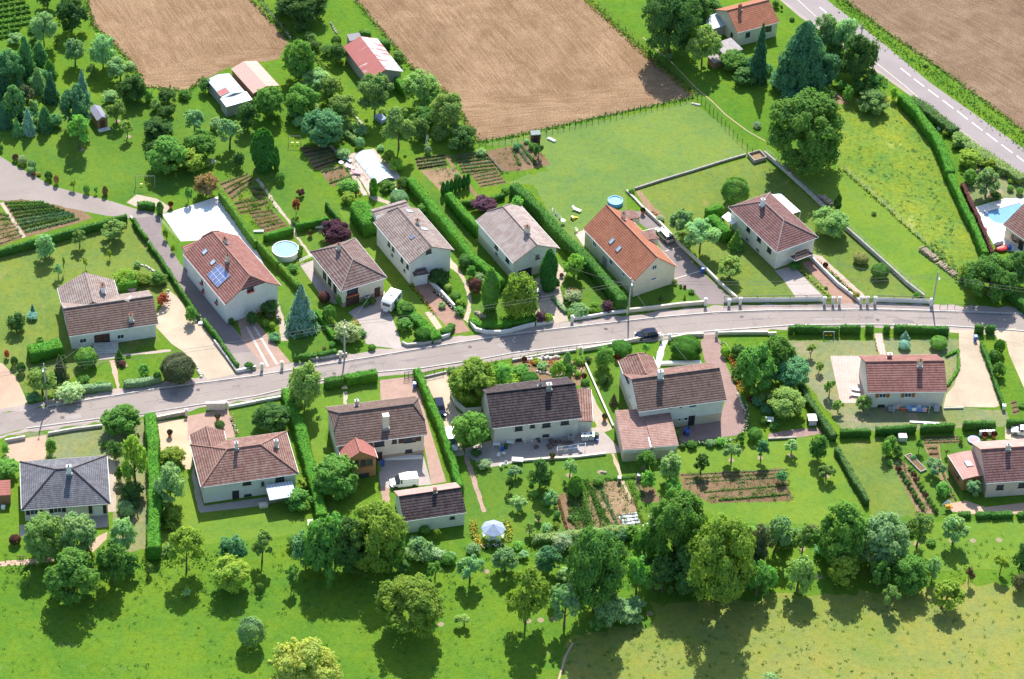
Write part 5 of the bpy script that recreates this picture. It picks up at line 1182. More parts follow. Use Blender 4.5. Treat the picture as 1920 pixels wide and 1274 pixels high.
# 14
h = house('tall white house with dark brown roof and pink-paved yard')
m14 = block(h, [T_(2, 2, 945, 527), T_(2, 2, 1598, 438), T_(2, 2, 1480, 157), T_(2, 2, 828, 245)], 5.2, 'x', 30, T_(2, 2, 1228, 238), wallmat=G['white over beige'], roofmat=G['chocolate tiles'], mat2=G['rust tiles'], capmat=CAPD)  # far slope coloured lighter, standing for the sun on that side
w14 = block(h, [T_(2, 2, 835, 255), T_(2, 2, 1095, 215), T_(2, 2, 1052, 115), T_(2, 2, 795, 145)], 5.2, 'y', 30, None, ends=('g', (.5, 50)), oh=.4, wallmat=G['white over beige'], roofmat=G['rust tiles'], capmat=CAPB, ext=2.4)
chimney(m14, T_(2, 2, 1105, 275), .9, .7, 1.5, WHITE, GREY)
block(h, [T_(2, 2, 827, 812), T_(2, 2, 1038, 798), T_(2, 2, 978, 530), T_(2, 2, 765, 542)], 2.9, 'x', 5, None, mono=True, oh=.15, wallmat=G['white over beige'], roofmat=G['pale rust tiles'])
block(h, [T_(2, 2, 1040, 795), T_(2, 2, 1242, 772), T_(2, 2, 1168, 508), T_(2, 2, 982, 528)], 2.95, 'x', 5, None, mono=True, oh=.15, wallmat=G['white over beige'], roofmat=G['pale rust tiles'])
M14 = h['fr'].T; a_, b_ = [h['Mi'] @ at(T_(2, 2, *q), 3.7 - i * .75) for i, q in enumerate(((980, 528), (1037, 797)))]; strip(MB(), [Vector((p.x, p.y, 0)) for p in (a_, b_)], .22, 2.9, 3.12).build('parapet', WHITE, h['root'])
for p, w_, h_ in (((1183, 500), .5, .6), ((1260, 492), .5, .6), ((1350, 482), 1.3, .6), ((1250, 585), .5, .6), ((1298, 580), .7, .7)): window(m14, T_(2, 2, *p), w_, h_, WHITE, None, None, 1)
door(m14, T_(2, 2, 1338, 600), 1.0, 2.1, DARK); window(m14, T_(2, 2, 868, 300), .6, 1.0, WHITE); window(m14, T_(2, 2, 878, 420), .6, .8, WHITE)
# 15
h = house('cream house with red-brown roof beside the pink terrace')
m15 = block(h, [T_(3, 2, 748, 384), T_(3, 2, 1338, 377), T_(3, 2, 1262, 97), T_(3, 2, 678, 108)], 3.7, 'x', 29, T_(3, 2, 1030, 135), oh=.35, wallmat=G['ivory render'], roofmat=G['red tiles'], capmat=CAPB)
chimney(m15, T_(3, 2, 905, 130), .8, .6, 1.0, CAPB, CREAMP); chimney(m15, T_(3, 2, 1132, 185), .8, .6, 1.2, CREAMP)
for p in ((855, 405), (1045, 402)): window(m15, T_(3, 2, *p), 1.2, .95, WHITE, ORWOOD)
window(m15, T_(3, 2, 845, 480), 1.2, .4, DARK, None, None, 1)
# 16
h = house('house with red ribbed roof and pink-roofed veranda at the lower right', px=(1860, 870))
m16 = block(h, [T_(3, 2, 1630, 1058), T_(3, 2, 2120, 1028), T_(3, 2, 2010, 712), T_(3, 2, 1517, 765)], 3.6, 'x', 30, T_(3, 2, 1740, 788), oh=.3, wallmat=G['pinkish render'], roofmat=G['maroon tiles'], mat2=G['pink roof sheet'], capmat=CAPB)  # main roof's far slope in pink: brightness of its sunlit side painted in
w16 = block(h, [T_(3, 2, 1447, 1047), T_(3, 2, 1608, 985), T_(3, 2, 1530, 797), T_(3, 2, 1378, 862)], 2.9, 'y', 4, None, oh=.25, wallmat=G['orange timber wall'], roofmat=G['pink roof sheet'], capmat=None)
skylight(w16, T_(3, 2, 1497, 915), 1.4, 1.2); chimney(m16, T_(3, 2, 1790, 805), .7, .6, .9, CREAMP, GREY)
window(m16, T_(3, 2, 1732, 1090), 1.2, 1.0, DARK); window(m16, T_(3, 2, 1895, 1075), 1.2, 1.0, DARK); window(w16, T_(3, 2, 1410, 990), 2.0, 1.2, ORWOOD)
# barns and sheds
h = house('open barn with rusty red and zinc sheet roof', 'barn', 'barn')
s1 = block(h, [T_(1, 0, 850, 592), T_(1, 0, 1097, 541), T_(1, 0, 912, 288), T_(1, 0, 638, 352)], 3.0, 'y', 22, T_(1, 0, 898, 557), oh=.35, wallmat=G['grey block wall'], roofmat=G['rusty red sheets'], mat2=G['zinc and rust sheets'], gutter=False)
h = house('low hut with flat dark grey roof behind the rusty barn', 'hut', 'hut')
block(h, [T_(1, 0, 695, 308), T_(1, 0, 800, 292), T_(1, 0, 765, 250), T_(1, 0, 680, 262)], 2.3, 'x', 4, None, mono=True, oh=.1, wallmat=G['grey block wall'], roofmat=plain('grey felt', (.20, .19, .20)), gutter=False)
h = house('barn with pink corrugated roof beside the ploughed field', 'barn', 'barn')
block(h, [T_(0, 0, 1887, 702), T_(1, 0, 172, 640), T_(1, 0, 5, 452), T_(0, 0, 1730, 515)], 2.9, 'y', 16, None, oh=.2, wallmat=G['plank wall'], roofmat=G['pink corrugated'], gutter=False)
h = house('shed with white and grey corrugated roof and one red sheet', 'shed', 'shed')
s3 = block(h, [T_(0, 0, 1655, 735), T_(0, 0, 1835, 690), T_(0, 0, 1705, 545), T_(0, 0, 1550, 600)], 2.6, 'y', 12, None, oh=.15, wallmat=G['grey block wall'], roofmat=G['pale grey corrugated'], gutter=False)
block(h, [T_(0, 0, 1690, 798), T_(0, 0, 1890, 745), T_(0, 0, 1838, 690), T_(0, 0, 1640, 742)], 2.5, 'x', 3, None, mono=True, oh=.1, wallmat=G['grey block wall'], roofmat=G['white sheeting'], gutter=False)
skylight(s3, T_(0, 0, 1665, 690), 1.7, 2.0, plain('red sheet', (.45, .13, .12)))
h = house('tiny brown cabin with grey pitched roof and white porch', 'cabin', 'cabin')
s4 = block(h, [T_(0, 0, 718, 906), T_(0, 0, 808, 882), T_(0, 0, 745, 790), T_(0, 0, 672, 815)], 2.1, 'y', 30, None, oh=.15, wallmat=G['plank wall'], roofmat=plain('blue grey felt', (.24, .24, .30)), gutter=False); door(s4, T_(0, 0, 765, 920), .8, 1.7, DKWOOD)
MB().box(s4.a, s4.a + 1.0, -s4.b, s4.b, 0, .12).build('porch_deck', WHITE, s4.root, s4.T)
h = house('small dark red garden hut with grey roof in the field corner', 'hut', 'hut')
s5 = block(h, [T_(2, 0, 140, 1012), T_(2, 0, 215, 1003), T_(2, 0, 208, 975), T_(2, 0, 142, 985)], 2.0, 'x', 8, None, mono=True, oh=.08, wallmat=plain('dark red boards', (.17, .055, .04)), roofmat=plain('green grey felt', (.22, .27, .25)), gutter=False); door(s5, T_(2, 0, 180, 1045), .8, 1.6, DARK)
h = house('grey flat-roofed shed in front of the old farmhouse', 'shed', 'shed')
block(h, [T_(2, 0, 1590, 410), T_(2, 0, 1735, 372), T_(2, 0, 1630, 297), T_(2, 0, 1492, 340)], 2.3, 'x', 5, None, mono=True, oh=.1, wallmat=G['grey block wall'], roofmat=plain('mossy fibre cement', (.36, .33, .32), .9, .1, .25), gutter=False)
h = house('low mossy hutch left of the grey flat-roofed shed', 'hutch', 'hutch')
block(h, [T_(2, 0, 1510, 472), T_(2, 0, 1575, 450), T_(2, 0, 1530, 400), T_(2, 0, 1462, 430)], 1.5, 'x', 5, None, mono=True, oh=.08, wallmat=G['plank wall'], roofmat=MATS['mossy fibre cement'], gutter=False)
h = house('lean-to with bluish metal roof against the old farmhouse gable', 'lean-to', 'lean_to')
block(h, [T_(2, 0, 1500, 225), T_(2, 0, 1620, 175), T_(2, 0, 1540, 108), T_(2, 0, 1425, 145)], 2.4, 'x', 6, None, mono=True, oh=.1, wallmat=G['grey block wall'], roofmat=G['pale grey corrugated'], gutter=False)
h = house('tiny shed with red roof at the left edge', 'shed', 'shed', px=(5, 915))
block(h, [T_(0, 2, -60, 1155), T_(0, 2, 80, 1150), T_(0, 2, 78, 1055), T_(0, 2, -60, 1065)], 2.1, 'x', 12, None, mono=True, oh=.1, wallmat=G['plank wall'], roofmat=G['conservatory red'], gutter=False)
# ================================================================== trees and shrubs (tile coordinates: x, y bottom, y top, width, form, tone)
trees(0, 0, [
 (350, 40, -150, 170, 'broad', 'dg'), (530, 235, -20, 240, 'big', 'dg'), (330, 345, 100, 195, 'broad', 'gr', 't', {'look': 'round silver-leaved tree'}), (562, 490, 295, 150, 'broad', 'gr', 't'), (762, 500, 240, 200, 'broad', 'gr'),
 (895, 620, 420, 220, 'loose', 'gr'), (985, 760, 550, 205, 'broad', 'dg'), (622, 770, 540, 115, 'conic', 'blue'), (570, 960, 640, 240, 'big', 'spruce', {'look': 'tall dark evergreen tree'}),
 (385, 770, 565, 140, 'conic', 'spruce'), (200, 580, 300, 150, 'pine', 'pine'), (300, 500, 330, 140, 'pine', 'pine'), (375, 590, 460, 120, 'pine', 'g'), (60, 640, 370, 230, 'big', 'pine', {'look': 'broad sombre pine'}), (20, 740, 560, 150, 'pine', 'spruce'),
 (200, 815, 640, 135, 'broad', 'dkb'), (290, 700, 525, 125, 'pine', 'gr', 't'), (110, 890, 640, 165, 'big', 'pine'), (30, 965, 780, 115, 'conic', 'spruce'), (75, 950, 850, 60, 'conic', 'pine'), (130, 1020, 890, 85, 'conic', 'pine'),
 (215, 1010, 825, 115, 'conic', 'blue'), (340, 985, 810, 125, 'pine', 'pine'), (250, 880, 740, 85, 'sapling', 'gr'), (595, 1115, 875, 175, 'loose', 'fg', 't'), (870, 915, 750, 140, 'loose', 'olive', 't'), (820, 770, 670, 130, 'loose', 'gr'),
 (950, 1030, 905, 95, 'loose', 'olive', 't'), (1180, 1065, 870, 240, 'broad', 'dg'), (1450, 1010, 815, 175, 'loose', 'gr'), (1250, 1285, 1010, 290, 'big', 'g'), (1420, 1290, 1110, 200, 'broad', 'yg'), (1500, 1180, 960, 240, 'broad', 'g'),
 (1715, 1110, 890, 185, 'loose', 'gr', 't'), (1615, 970, 875, 110, 'broad', 'gr'), (1780, 1250, 1130, 95, 'shrub', 'dg'), (1250, 785, 655, 145, 'broad', 'dg'), (1235, 880, 770, 130, 'shrub', 'dg'), (1385, 735, 670, 110, 'shrub', 'g'),
 (1110, 760, 660, 90, 'shrub', 'g'), (1160, 830, 740, 80, 'shrub', 'olive'), (1850, 960, 775, 180, 'broad', 'dg', 't'), (1530, 690, 575, 95, 'shrub', 'dg'), (425, 340, 290, 50, 'sapling', 'dg', 't'), (680, 580, 480, 80, 'loose', 'olive'),
 (115, 1205, 1150, 50, 'ball', 'maroon'), (168, 1230, 1160, 72, 'ball', 'white', {'look': 'white-flowering ball bush'}), (238, 1262, 1195, 64, 'ball', 'gr'), (5, 1130, 1080, 40, 'ball', 'dg'), (120, 640, 520, 110, 'pine', 'gr'), (240, 250, 180, 100, 'shrub', 'g'), (110, 330, 250, 120, 'loose', 'gr'), (40, 880, 760, 90, 'pine', 'spruce'),
 (250, 350, 270, 90, 'loose', 'g'), (1040, 690, 600, 90, 'shrub', 'g'), (250, 960, 870, 60, 'sapling', 'gr'), (150, 700, 600, 110, 'pine', 'pine'), (170, 890, 790, 90, 'conic', 'spruce')])
trees(1, 0, [
 (340, 130, -90, 390, 'big', 'dg'), (330, 235, 150, 130, 'shrub', 'dg'), (405, 300, 240, 90, 'shrub', 'olive'), (430, 375, 285, 120, 'shrub', 'dg'), (600, 470, 320, 150, 'broad', 'dg'), (540, 420, 340, 120, 'shrub', 'dg'), (600, 345, 265, 80, 'ball', 'dg'),
 (315, 600, 300, 240, 'big', 'g'), (440, 680, 500, 220, 'broad', 'gr'), (100, 880, 640, 230, 'big', 'g'), (350, 870, 620, 250, 'big', 'g', {'look': 'spreading apple tree with dark gaps'}), (560, 780, 560, 190, 'broad', 'olive'), (650, 920, 690, 220, 'broad', 'olive'),
 (500, 1090, 805, 300, 'big', 'bg'), (885, 860, 560, 270, 'loose', 'olive', 't'), (1225, 790, 525, 270, 'big', 'olive'), (1420, 960, 690, 270, 'big', 'olive', 't'), (1250, 930, 800, 220, 'broad', 'g'), (1065, 1110, 810, 270, 'loose', 'olive', 't'), (1220, 1040, 880, 150, 'broad', 'olive'),
 (1550, 1120, 935, 210, 'broad', 'dg'), (1480, 1120, 1040, 80, 'shrub', 'gr'), (1065, 450, 370, 90, 'shrub', 'olive'), (60, 1290, 1005, 185, 'column', 'thuja', {'look': 'massive dark columnar conifer'}), (152, 1270, 1115, 55, 'column', 'thuja'), (775, 1105, 1025, 75, 'ball', 'gr'), (650, 1185, 1110, 120, 'shrub', 'gr'),
 (780, 1010, 930, 110, 'shrub', 'gr'), (980, 1215, 1135, 80, 'shrub', 'yg'), (1045, 1285, 1180, 120, 'shrub', 'lime'), (930, 1130, 1080, 60, 'shrub', 'gr'), (1285, 1150, 1090, 55, 'ball', 'silver'), (1680, 1165, 1100, 80, 'shrub', 'gr'), (200, 110, 30, 120, 'shrub', 'dg'), (700, 980, 880, 120, 'shrub', 'olive'), (1070, 490, 420, 50, 'sapling', 'dg')])
trees(2, 0, [
 (1190, 390, -110, 430, 'big', 'dg', {'look': 'huge dark walnut tree'}), (1380, 200, -40, 200, 'broad', 'dg'), (1480, 130, -20, 170, 'broad', 'dg'), (1415, 480, 185, 270, 'loose', 'olive', 't', {'look': 'open olive-brown tree with tall stem'}), (1655, 530, 370, 210, 'broad', 'g'),
 (1830, 620, 225, 165, 'conic', 'spruce', {'look': 'tall dark spruce'}), (1740, 640, 500, 180, 'broad', 'dg'), (200, 1185, 1080, 85, 'loose', 'dg'), (150, 1120, 1060, 70, 'shrub', 'g'), (35, 1120, 1065, 60, 'shrub', 'bg'), (110, 1070, 1040, 50, 'shrub', 'gr'), (1830, 955, 915, 70, 'shrub', 'silver'), (1170, 440, 400, 60, 'shrub', 'gr'), (1030, 420, 370, 40, 'shrub', 'g'), (1890, 150, 60, 60, 'shrub', 'dg')])
trees(3, 0, [
 (240, 700, 225, 430, 'pine', 'spruce', {'look': 'huge dark layered cedar', 'k': .04}), (110, 680, 530, 200, 'shrub', 'bg'), (440, 620, 390, 210, 'broad', 'bg'), (415, 390, 95, 200, 'broad', 'gr', {'look': 'tall grey-green roadside tree'}), (580, 420, 130, 230, 'broad', 'gr'),
 (690, 610, 260, 290, 'big', 'dg'), (490, 480, 330, 150, 'broad', 'dg'), (810, 700, 540, 180, 'broad', 'g'), (700, 720, 600, 130, 'broad', 'g'), (780, 850, 670, 240, 'broad', 'olive'), (945, 750, 650, 65, 'shrub', 'lime'), (600, 760, 630, 80, 'shrub', 'fg'), (550, 680, 600, 70, 'shrub', 'fg'),
 (285, 1260, 680, 590, 'big', 'g', {'look': 'enormous round bright green lime tree'}), (1510, 1250, 1110, 190, 'broad', 'yg'), (1330, 1020, 965, 60, 'shrub', 'yg'), (1430, 1090, 1000, 150, 'shrub', 'olive'), (1180, 500, 465, 40, 'shrub', 'olive'), (60, 60, 0, 60, 'shrub', 'dg'), (1660, 1270, 1180, 90, 'shrub', 'yg'), (180, 160, 130, 40, 'ball', 'dg'), (100, 75, 40, 30, 'sapling', 'dg')])
trees(0, 1, [
 (330, 660, 475, 160, 'broad', 'gr'), (595, 572, 445, 115, 'loose', 'olive', 't'), (850, 512, 365, 190, 'loose', 'olive', 't'), (437, 805, 700, 70, 'loose', 'gr', 't'), (120, 1200, 1055, 140, 'broad', 'dg'), (240, 1105, 1060, 90, 'shrub', 'blue'), (245, 1070, 1000, 50, 'conic', 'blue'), (1022, 722, 670, 55, 'shrub', 'gr'),
 (1540, 190, 15, 180, 'broad', 'brown', {'look': 'round purple-brown tree'}), (1405, 240, 130, 70, 'sapling', 'fg', 't'), (930, 850, 750, 190, 'shrub', 'lime'), (1060, 840, 770, 130, 'shrub', 'yg'), (1175, 860, 745, 145, 'broad', 'g'), (1215, 1010, 905, 90, 'shrub', 'red'), (1425, 1135, 1005, 90, 'shrub', 'g'),
 (362, 72, 5, 60, 'ball', 'dg'), (420, 102, 32, 45, 'ball', 'brown'), (552, 140, 70, 62, 'sapling', 'yg', 't'), (645, 172, 108, 52, 'ball', 'g'), (715, 172, 122, 34, 'sapling', 'fg'), (786, 188, 125, 42, 'column', 'brown'), (228, 22, -30, 60, 'ball', 'gr'), (290, 40, 10, 40, 'shrub', 'straw'), (1195, 330, 245, 55, 'column', 'hdk'), (820, 660, 590, 40, 'sapling', 'yg', 't'), (638, 730, 655, 40, 'sapling', 'yg', 't'), (250, 50, 10, 40, 'shrub', 'maroon'),
 (480, 760, 640, 24, 'sapling', 'olive', 't'), (1730, 320, 260, 40, 'shrub', 'gr'), (300, 1290, 1240, 60, 'shrub', 'g'), (1240, 540, 400, 50, 'sapling', 'yg'), (1290, 620, 540, 40, 'shrub', 'yg'), (1730, 1150, 1100, 50, 'shrub', 'dg'), (1880, 1150, 1050, 90, 'shrub', 'dg')])
trees(1, 1, [
 (182, 92, 12, 72, 'ball', 'g'), (300, 325, 212, 62, 'loose', 'red', 't', {'look': 'small red-leaved ornamental tree'}), (335, 195, 130, 70, 'sapling', 'maroon'), (592, 545, 365, 250, 'broad', 'purple', {'look': 'large purple plum tree'}), (340, 1215, 865, 240, 'conic', 'blue', {'look': 'large silver-blue spruce'}), (547, 1138, 1005, 104, 'ball', 'g'), (507, 990, 903, 95, 'ball', 'maroon'),
 (690, 1280, 1125, 215, 'broad', 'white', {'look': 'white-flecked spreading bush tree'}), (75, 1170, 1108, 74, 'ball', 'yg'), (122, 1185, 1130, 50, 'ball', 'yg'), (690, 252, 155, 120, 'broad', 'yg'), (690, 155, 50, 150, 'shrub', 'fg'), (1065, 245, 155, 150, 'ball', 'gr'), (980, 155, 75, 120, 'shrub', 'g'), (1100, 135, 45, 95, 'ball', 'dg'),
 (1240, 320, 245, 75, 'shrub', 'g'), (1565, 725, 622, 118, 'ball', 'dg'), (1607, 805, 705, 75, 'shrub', 'fg'), (1680, 845, 765, 120, 'shrub', 'gr'), (1638, 920, 805, 105, 'ball', 'maroon'), (1745, 1050, 760, 135, 'column', 'g', {'look': 'tall ragged columnar conifer'}), (1705, 320, 195, 190, 'broad', 'purple'),
 (1370, 850, 730, 170, 'shrub', 'dg'), (1120, 1090, 980, 150, 'loose', 'g'), (1245, 1260, 1190, 140, 'ball', 'hdk'), (1430, 900, 840, 70, 'ball', 'olive'), (1490, 970, 910, 90, 'ball', 'g'), (1535, 1010, 950, 80, 'shrub', 'lime'), (1520, 1080, 1010, 80, 'shrub', 'fg'), (1110, 1190, 1110, 130, 'loose', 'g'),
 (270, 760, 700, 90, 'shrub', 'g'), (325, 645, 590, 50, 'ball', 'g'), (330, 600, 560, 40, 'ball', 'dg'), (630, 1010, 920, 80, 'shrub', 'g'), (815, 1020, 960, 60, 'ball', 'dg'), (865, 1000, 945, 60, 'ball', 'dg'), (100, 1050, 970, 160, 'shrub', 'dg'), (140, 1274, 1210, 90, 'shrub', 'bg'), (410, 1190, 1100, 90, 'ball', 'g'), (800, 1240, 1190, 60, 'shrub', 'bg'), (1500, 55, 15, 45, 'ball', 'gr'), (1860, 170, 120, 60, 'ball', 'g'), (290, 400, 370, 60, 'shrub', 'dg'), (1390, 1030, 980, 60, 'shrub', 'gr')])
trees(2, 1, [
 (60, 1090, 755, 270, 'weep', 'yg', {'look': 'tall drooping yellow-green willow'}), (468, 800, 622, 160, 'broad', 'lime'), (268, 910, 620, 130, 'column', 'thuja', {'look': 'tall pointed dark thuja'}), (710, 1060, 965, 100, 'shrub', 'purple'), (215, 1140, 1045, 90, 'shrub', 'purple'), (270, 1140, 1060, 75, 'shrub', 'yg'), (780, 1050, 975, 80, 'shrub', 'g'),
 (620, 1060, 990, 110, 'shrub', 'lime'), (500, 1080, 1000, 140, 'shrub', 'gr'), (450, 980, 880, 140, 'shrub', 'white', {'look': 'flowering rockery shrub'}), (1668, 262, 48, 210, 'ball', 'g', {'look': 'big globe-shaped bright green tree'}), (1265, 480, 275, 175, 'loose', 'gr'), (1400, 605, 365, 270, 'loose', 'gr', 't'), (1280, 570, 430, 160, 'loose', 'olive', 't'),
 (1622, 800, 635, 195, 'loose', 'olive', 't'), (1668, 600, 455, 125, 'conic', 'g'), (1120, 970, 925, 50, 'shrub', 'dg'), (1288, 965, 925, 26, 'conic', 'yg'), (30, 400, 200, 160, 'broad', 'fg'), (895, 175, 130, 50, 'shrub', 'g'), (1105, 385, 330, 70, 'shrub', 'silver'), (330, 880, 800, 60, 'shrub', 'dg'), (1260, 875, 850, 25, 'ball', 'dg'), (1290, 880, 855, 25, 'ball', 'maroon'), (1340, 920, 880, 50, 'shrub', 'g'), (370, 800, 765, 35, 'ball', 'maroon'), (1215, 850, 810, 40, 'shrub', 'yg')])
trees(3, 1, [
 (465, 500, 265, 280, 'broad', 'olive'), (515, 300, 190, 60, 'column', 'dg'), (693, 705, 605, 125, 'ball', 'straw'), (838, 815, 690, 145, 'ball', 'g'), (792, 332, 295, 42, 'shrub', 'olive'), (1640, 200, -10, 190, 'loose', 'gr'), (1520, 100, -20, 120, 'shrub', 'g'), (1665, 970, 620, 380, 'big', 'g', {'look': 'broad tree overhanging the road end'}),
 (1500, 830, 690, 150, 'broad', 'yg'), (1860, 860, 600, 220, 'big', 'dg'), (1810, 155, 108, 52, 'ball', 'g'), (1880, 180, 125, 55, 'ball', 'g'), (1700, 220, 150, 90, 'shrub', 'dg'), (435, 885, 865, 30, 'shrub', 'g'), (200, 740, 680, 85, 'ball', 'hdk'), (1110, 960, 900, 60, 'shrub', 'g'), (660, 960, 900, 60, 'shrub', 'straw'), (470, 790, 755, 40, 'ball', 'g'), (515, 830, 790, 40, 'ball', 'g'), (610, 920, 880, 40, 'ball', 'g'), (1020, 1274, 1235, 80, 'conic', 'blue')])
trees(0, 2, [
 (645, 200, 45, 175, 'ball', 'g'), (455, 310, 110, 130, 'conic', 'dkb'), (320, 400, 180, 215, 'loose', 'olive', 't'), (510, 435, 300, 220, 'shrub', 'white', {'look': 'pale flowering hedge shrub'}), (890, 150, 65, 75, 'conic', 'g'), (910, 190, 140, 60, 'shrub', 'maroon'), (1078, 265, 165, 90, 'shrub', 'fg'), (1172, 305, 225, 65, 'ball', 'g'), (1328, 320, 85, 270, 'ball', 'dkb', {'look': 'big round bronze-leaved magnolia'}),
 (50, 130, 60, 42, 'shrub', 'red'), (105, 190, 112, 58, 'ball', 'dg'), (157, 243, 155, 72, 'ball', 'dg'), (255, 445, 385, 120, 'shrub', 'bg'), (900, 710, 460, 290, 'big', 'g', {'look': 'big round dark green roadside tree'}), (850, 880, 735, 115, 'broad', 'dg'), (1010, 1070, 680, 210, 'weep', 'yg', 't', {'look': 'tall slender yellow-green birch'}), (985, 1180, 1045, 180, 'broad', 'dg'), (900, 1050, 930, 90, 'broad', 'dg'),
 (932, 1274, 1195, 115, 'ball', 'gr'), (1265, 1225, 900, 240, 'big', 'gr'), (1290, 915, 795, 185, 'broad', 'yg'), (1640, 660, 590, 80, 'ball', 'dg'), (380, 870, 700, 90, 'shrub', 'g'), (640, 310, 250, 60, 'shrub', 'fg'), (780, 800, 740, 70, 'shrub', 'g'), (40, 900, 700, 60, 'broad', 'fg'), (60, 1010, 880, 180, 'broad', 'fg'), (1860, 205, 165, 80, 'shrub', 'hdk'), (475, 180, 100, 60, 'shrub', 'dg')])
trees(0, 3, [
 (330, 385, 35, 310, 'big', 'olive'), (570, 340, 20, 280, 'big', 'gr'), (540, 700, 290, 390, 'big', 'g', {'look': 'large fresh green domed tree'}), (830, 560, 240, 230, 'broad', 'g'), (925, 330, 55, 210, 'loose', 'gr', 't', {'look': 'tall pale grey-green tree'}), (112, 275, 190, 90, 'ball', 'maroon'), (210, 575, 455, 85, 'sapling', 'yg', 't'), (1110, 490, 400, 60, 'sapling', 'olive'), (1392, 465, 120, 280, 'loose', 'yg', 't'),
 (1740, 410, 180, 210, 'loose', 'bg'), (1720, 620, 345, 290, 'broad', 'yg'), (1397, 665, 590, 75, 'sapling', 'gr', 't'), (1875, 1040, 800, 210, 'ball', 'gr', {'look': 'dense grey-green globe bush alone in the meadow'}), (1285, 110, -10, 140, 'broad', 'yg'), (1270, 170, 100, 90, 'loose', 'yg'), (1250, 330, 250, 90, 'loose', 'olive'), (640, 380, 290, 90, 'shrub', 'brown'), (960, 500, 320, 170, 'loose', 'g'), (650, 640, 540, 90, 'broad', 'gr'), (950, 60, -30, 110, 'broad', 'gr')])
trees(1, 3, [
 (370, 430, 170, 220, 'broad', 'bg'), (590, 450, 30, 270, 'big', 'fg'), (900, 470, -60, 470, 'big', 'yg', {'look': 'huge yellow-green walnut tree beside the outbuilding'}), (45, 400, 145, 170, 'loose', 'olive', 't'), (270, 590, 425, 115, 'sapling', 'g', 't'), (555, 620, 425, 85, 'sapling', 'g', 't'), (790, 510, 400, 130, 'loose', 'g'), (1225, 420, 210, 190, 'shrub', 'gr'), (1435, 425, 325, 120, 'ball', 'g'),
 (1335, 520, 385, 130, 'sapling', 'fg', 't'), (1600, 560, 330, 190, 'loose', 'gr'), (1150, 900, 470, 500, 'big', 'yg', 't', {'look': 'huge yellow-green walnut alone in the meadow', 'k': .12}), (360, 1500, 950, 520, 'big', 'gold', {'look': 'pale golden tree cut by the bottom edge'}), (1555, 870, 770, 145, 'sapling', 'olive', 't'), (1860, 490, 290, 190, 'loose', 'gr'), (1100, 480, 380, 120, 'broad', 'g'), (1180, 260, 200, 80, 'shrub', 'gr'), (1350, 230, 150, 60, 'sapling', 'yg'), (30, 620, 540, 50, 'sapling', 'olive', 't'), (1260, 200, 120, 90, 'shrub', 'g'), (480, 470, 300, 130, 'broad', 'dg'), (700, 480, 380, 120, 'broad', 'g'), (480, 480, 60, 260, 'big', 'g'), (700, 500, 40, 260, 'big', 'dg'), (1010, 470, 100, 220, 'big', 'g')])
trees(2, 3, [
 (100, 850, 390, 340, 'loose', 'yg', 't', {'look': 'tall airy yellow-green tree'}), (275, 500, 280, 200, 'loose', 'bg'), (370, 330, 185, 160, 'shrub', 'silver'), (630, 790, 120, 450, 'big', 'g', {'look': 'towering dark-hearted green tree'}), (400, 900, 550, 220, 'loose', 'gr'), (860, 870, 690, 240, 'loose', 'gr'), (925, 640, 320, 190, 'loose', 'fg', 't'), (1195, 420, -160, 420, 'big', 'g', 't', {'look': 'huge walnut beside white-blossomed trellis'}),
 (1560, 720, 20, 500, 'big', 'yg', {'look': 'broad pale yellow-green tree, tallest of the thicket'}), (1790, 340, 130, 190, 'loose', 'gr'), (1850, 420, 110, 190, 'broad', 'dkb'), (1835, 660, 380, 210, 'broad', 'fg', {'look': 'round fresh green tree on the meadow edge'}), (820, 240, 140, 120, 'shrub', 'bg'), (900, 230, 120, 110, 'broad', 'fg'), (1330, 560, 380, 220, 'broad', 'dg'), (1060, 620, 400, 170, 'broad', 'g'), (1670, 620, 430, 200, 'broad', 'bg'), (90, 380, 320, 90, 'loose', 'gr'), (130, 200, 100, 80, 'loose', 'olive', 't'), (480, 300, 200, 100, 'broad', 'dg'), (640, 900, 800, 150, 'loose', 'g'), (330, 180, 100, 90, 'sapling', 'yg'), (200, 100, 20, 70, 'sapling', 'olive'), (1210, 480, 300, 170, 'broad', 'dg'), (330, 720, 560, 120, 'loose', 'gr'), (1340, 420, -10, 300, 'big', 'yg'), (1350, 640, 260, 330, 'big', 'dg', {'look': 'dense dark tree in the thicket heart'}), (1000, 430, 60, 200, 'big', 'g'), (1700, 480, 150, 260, 'big', 'yg'), (1130, 640, 350, 220, 'broad', 'dg'), (740, 880, 640, 240, 'broad', 'gr')])
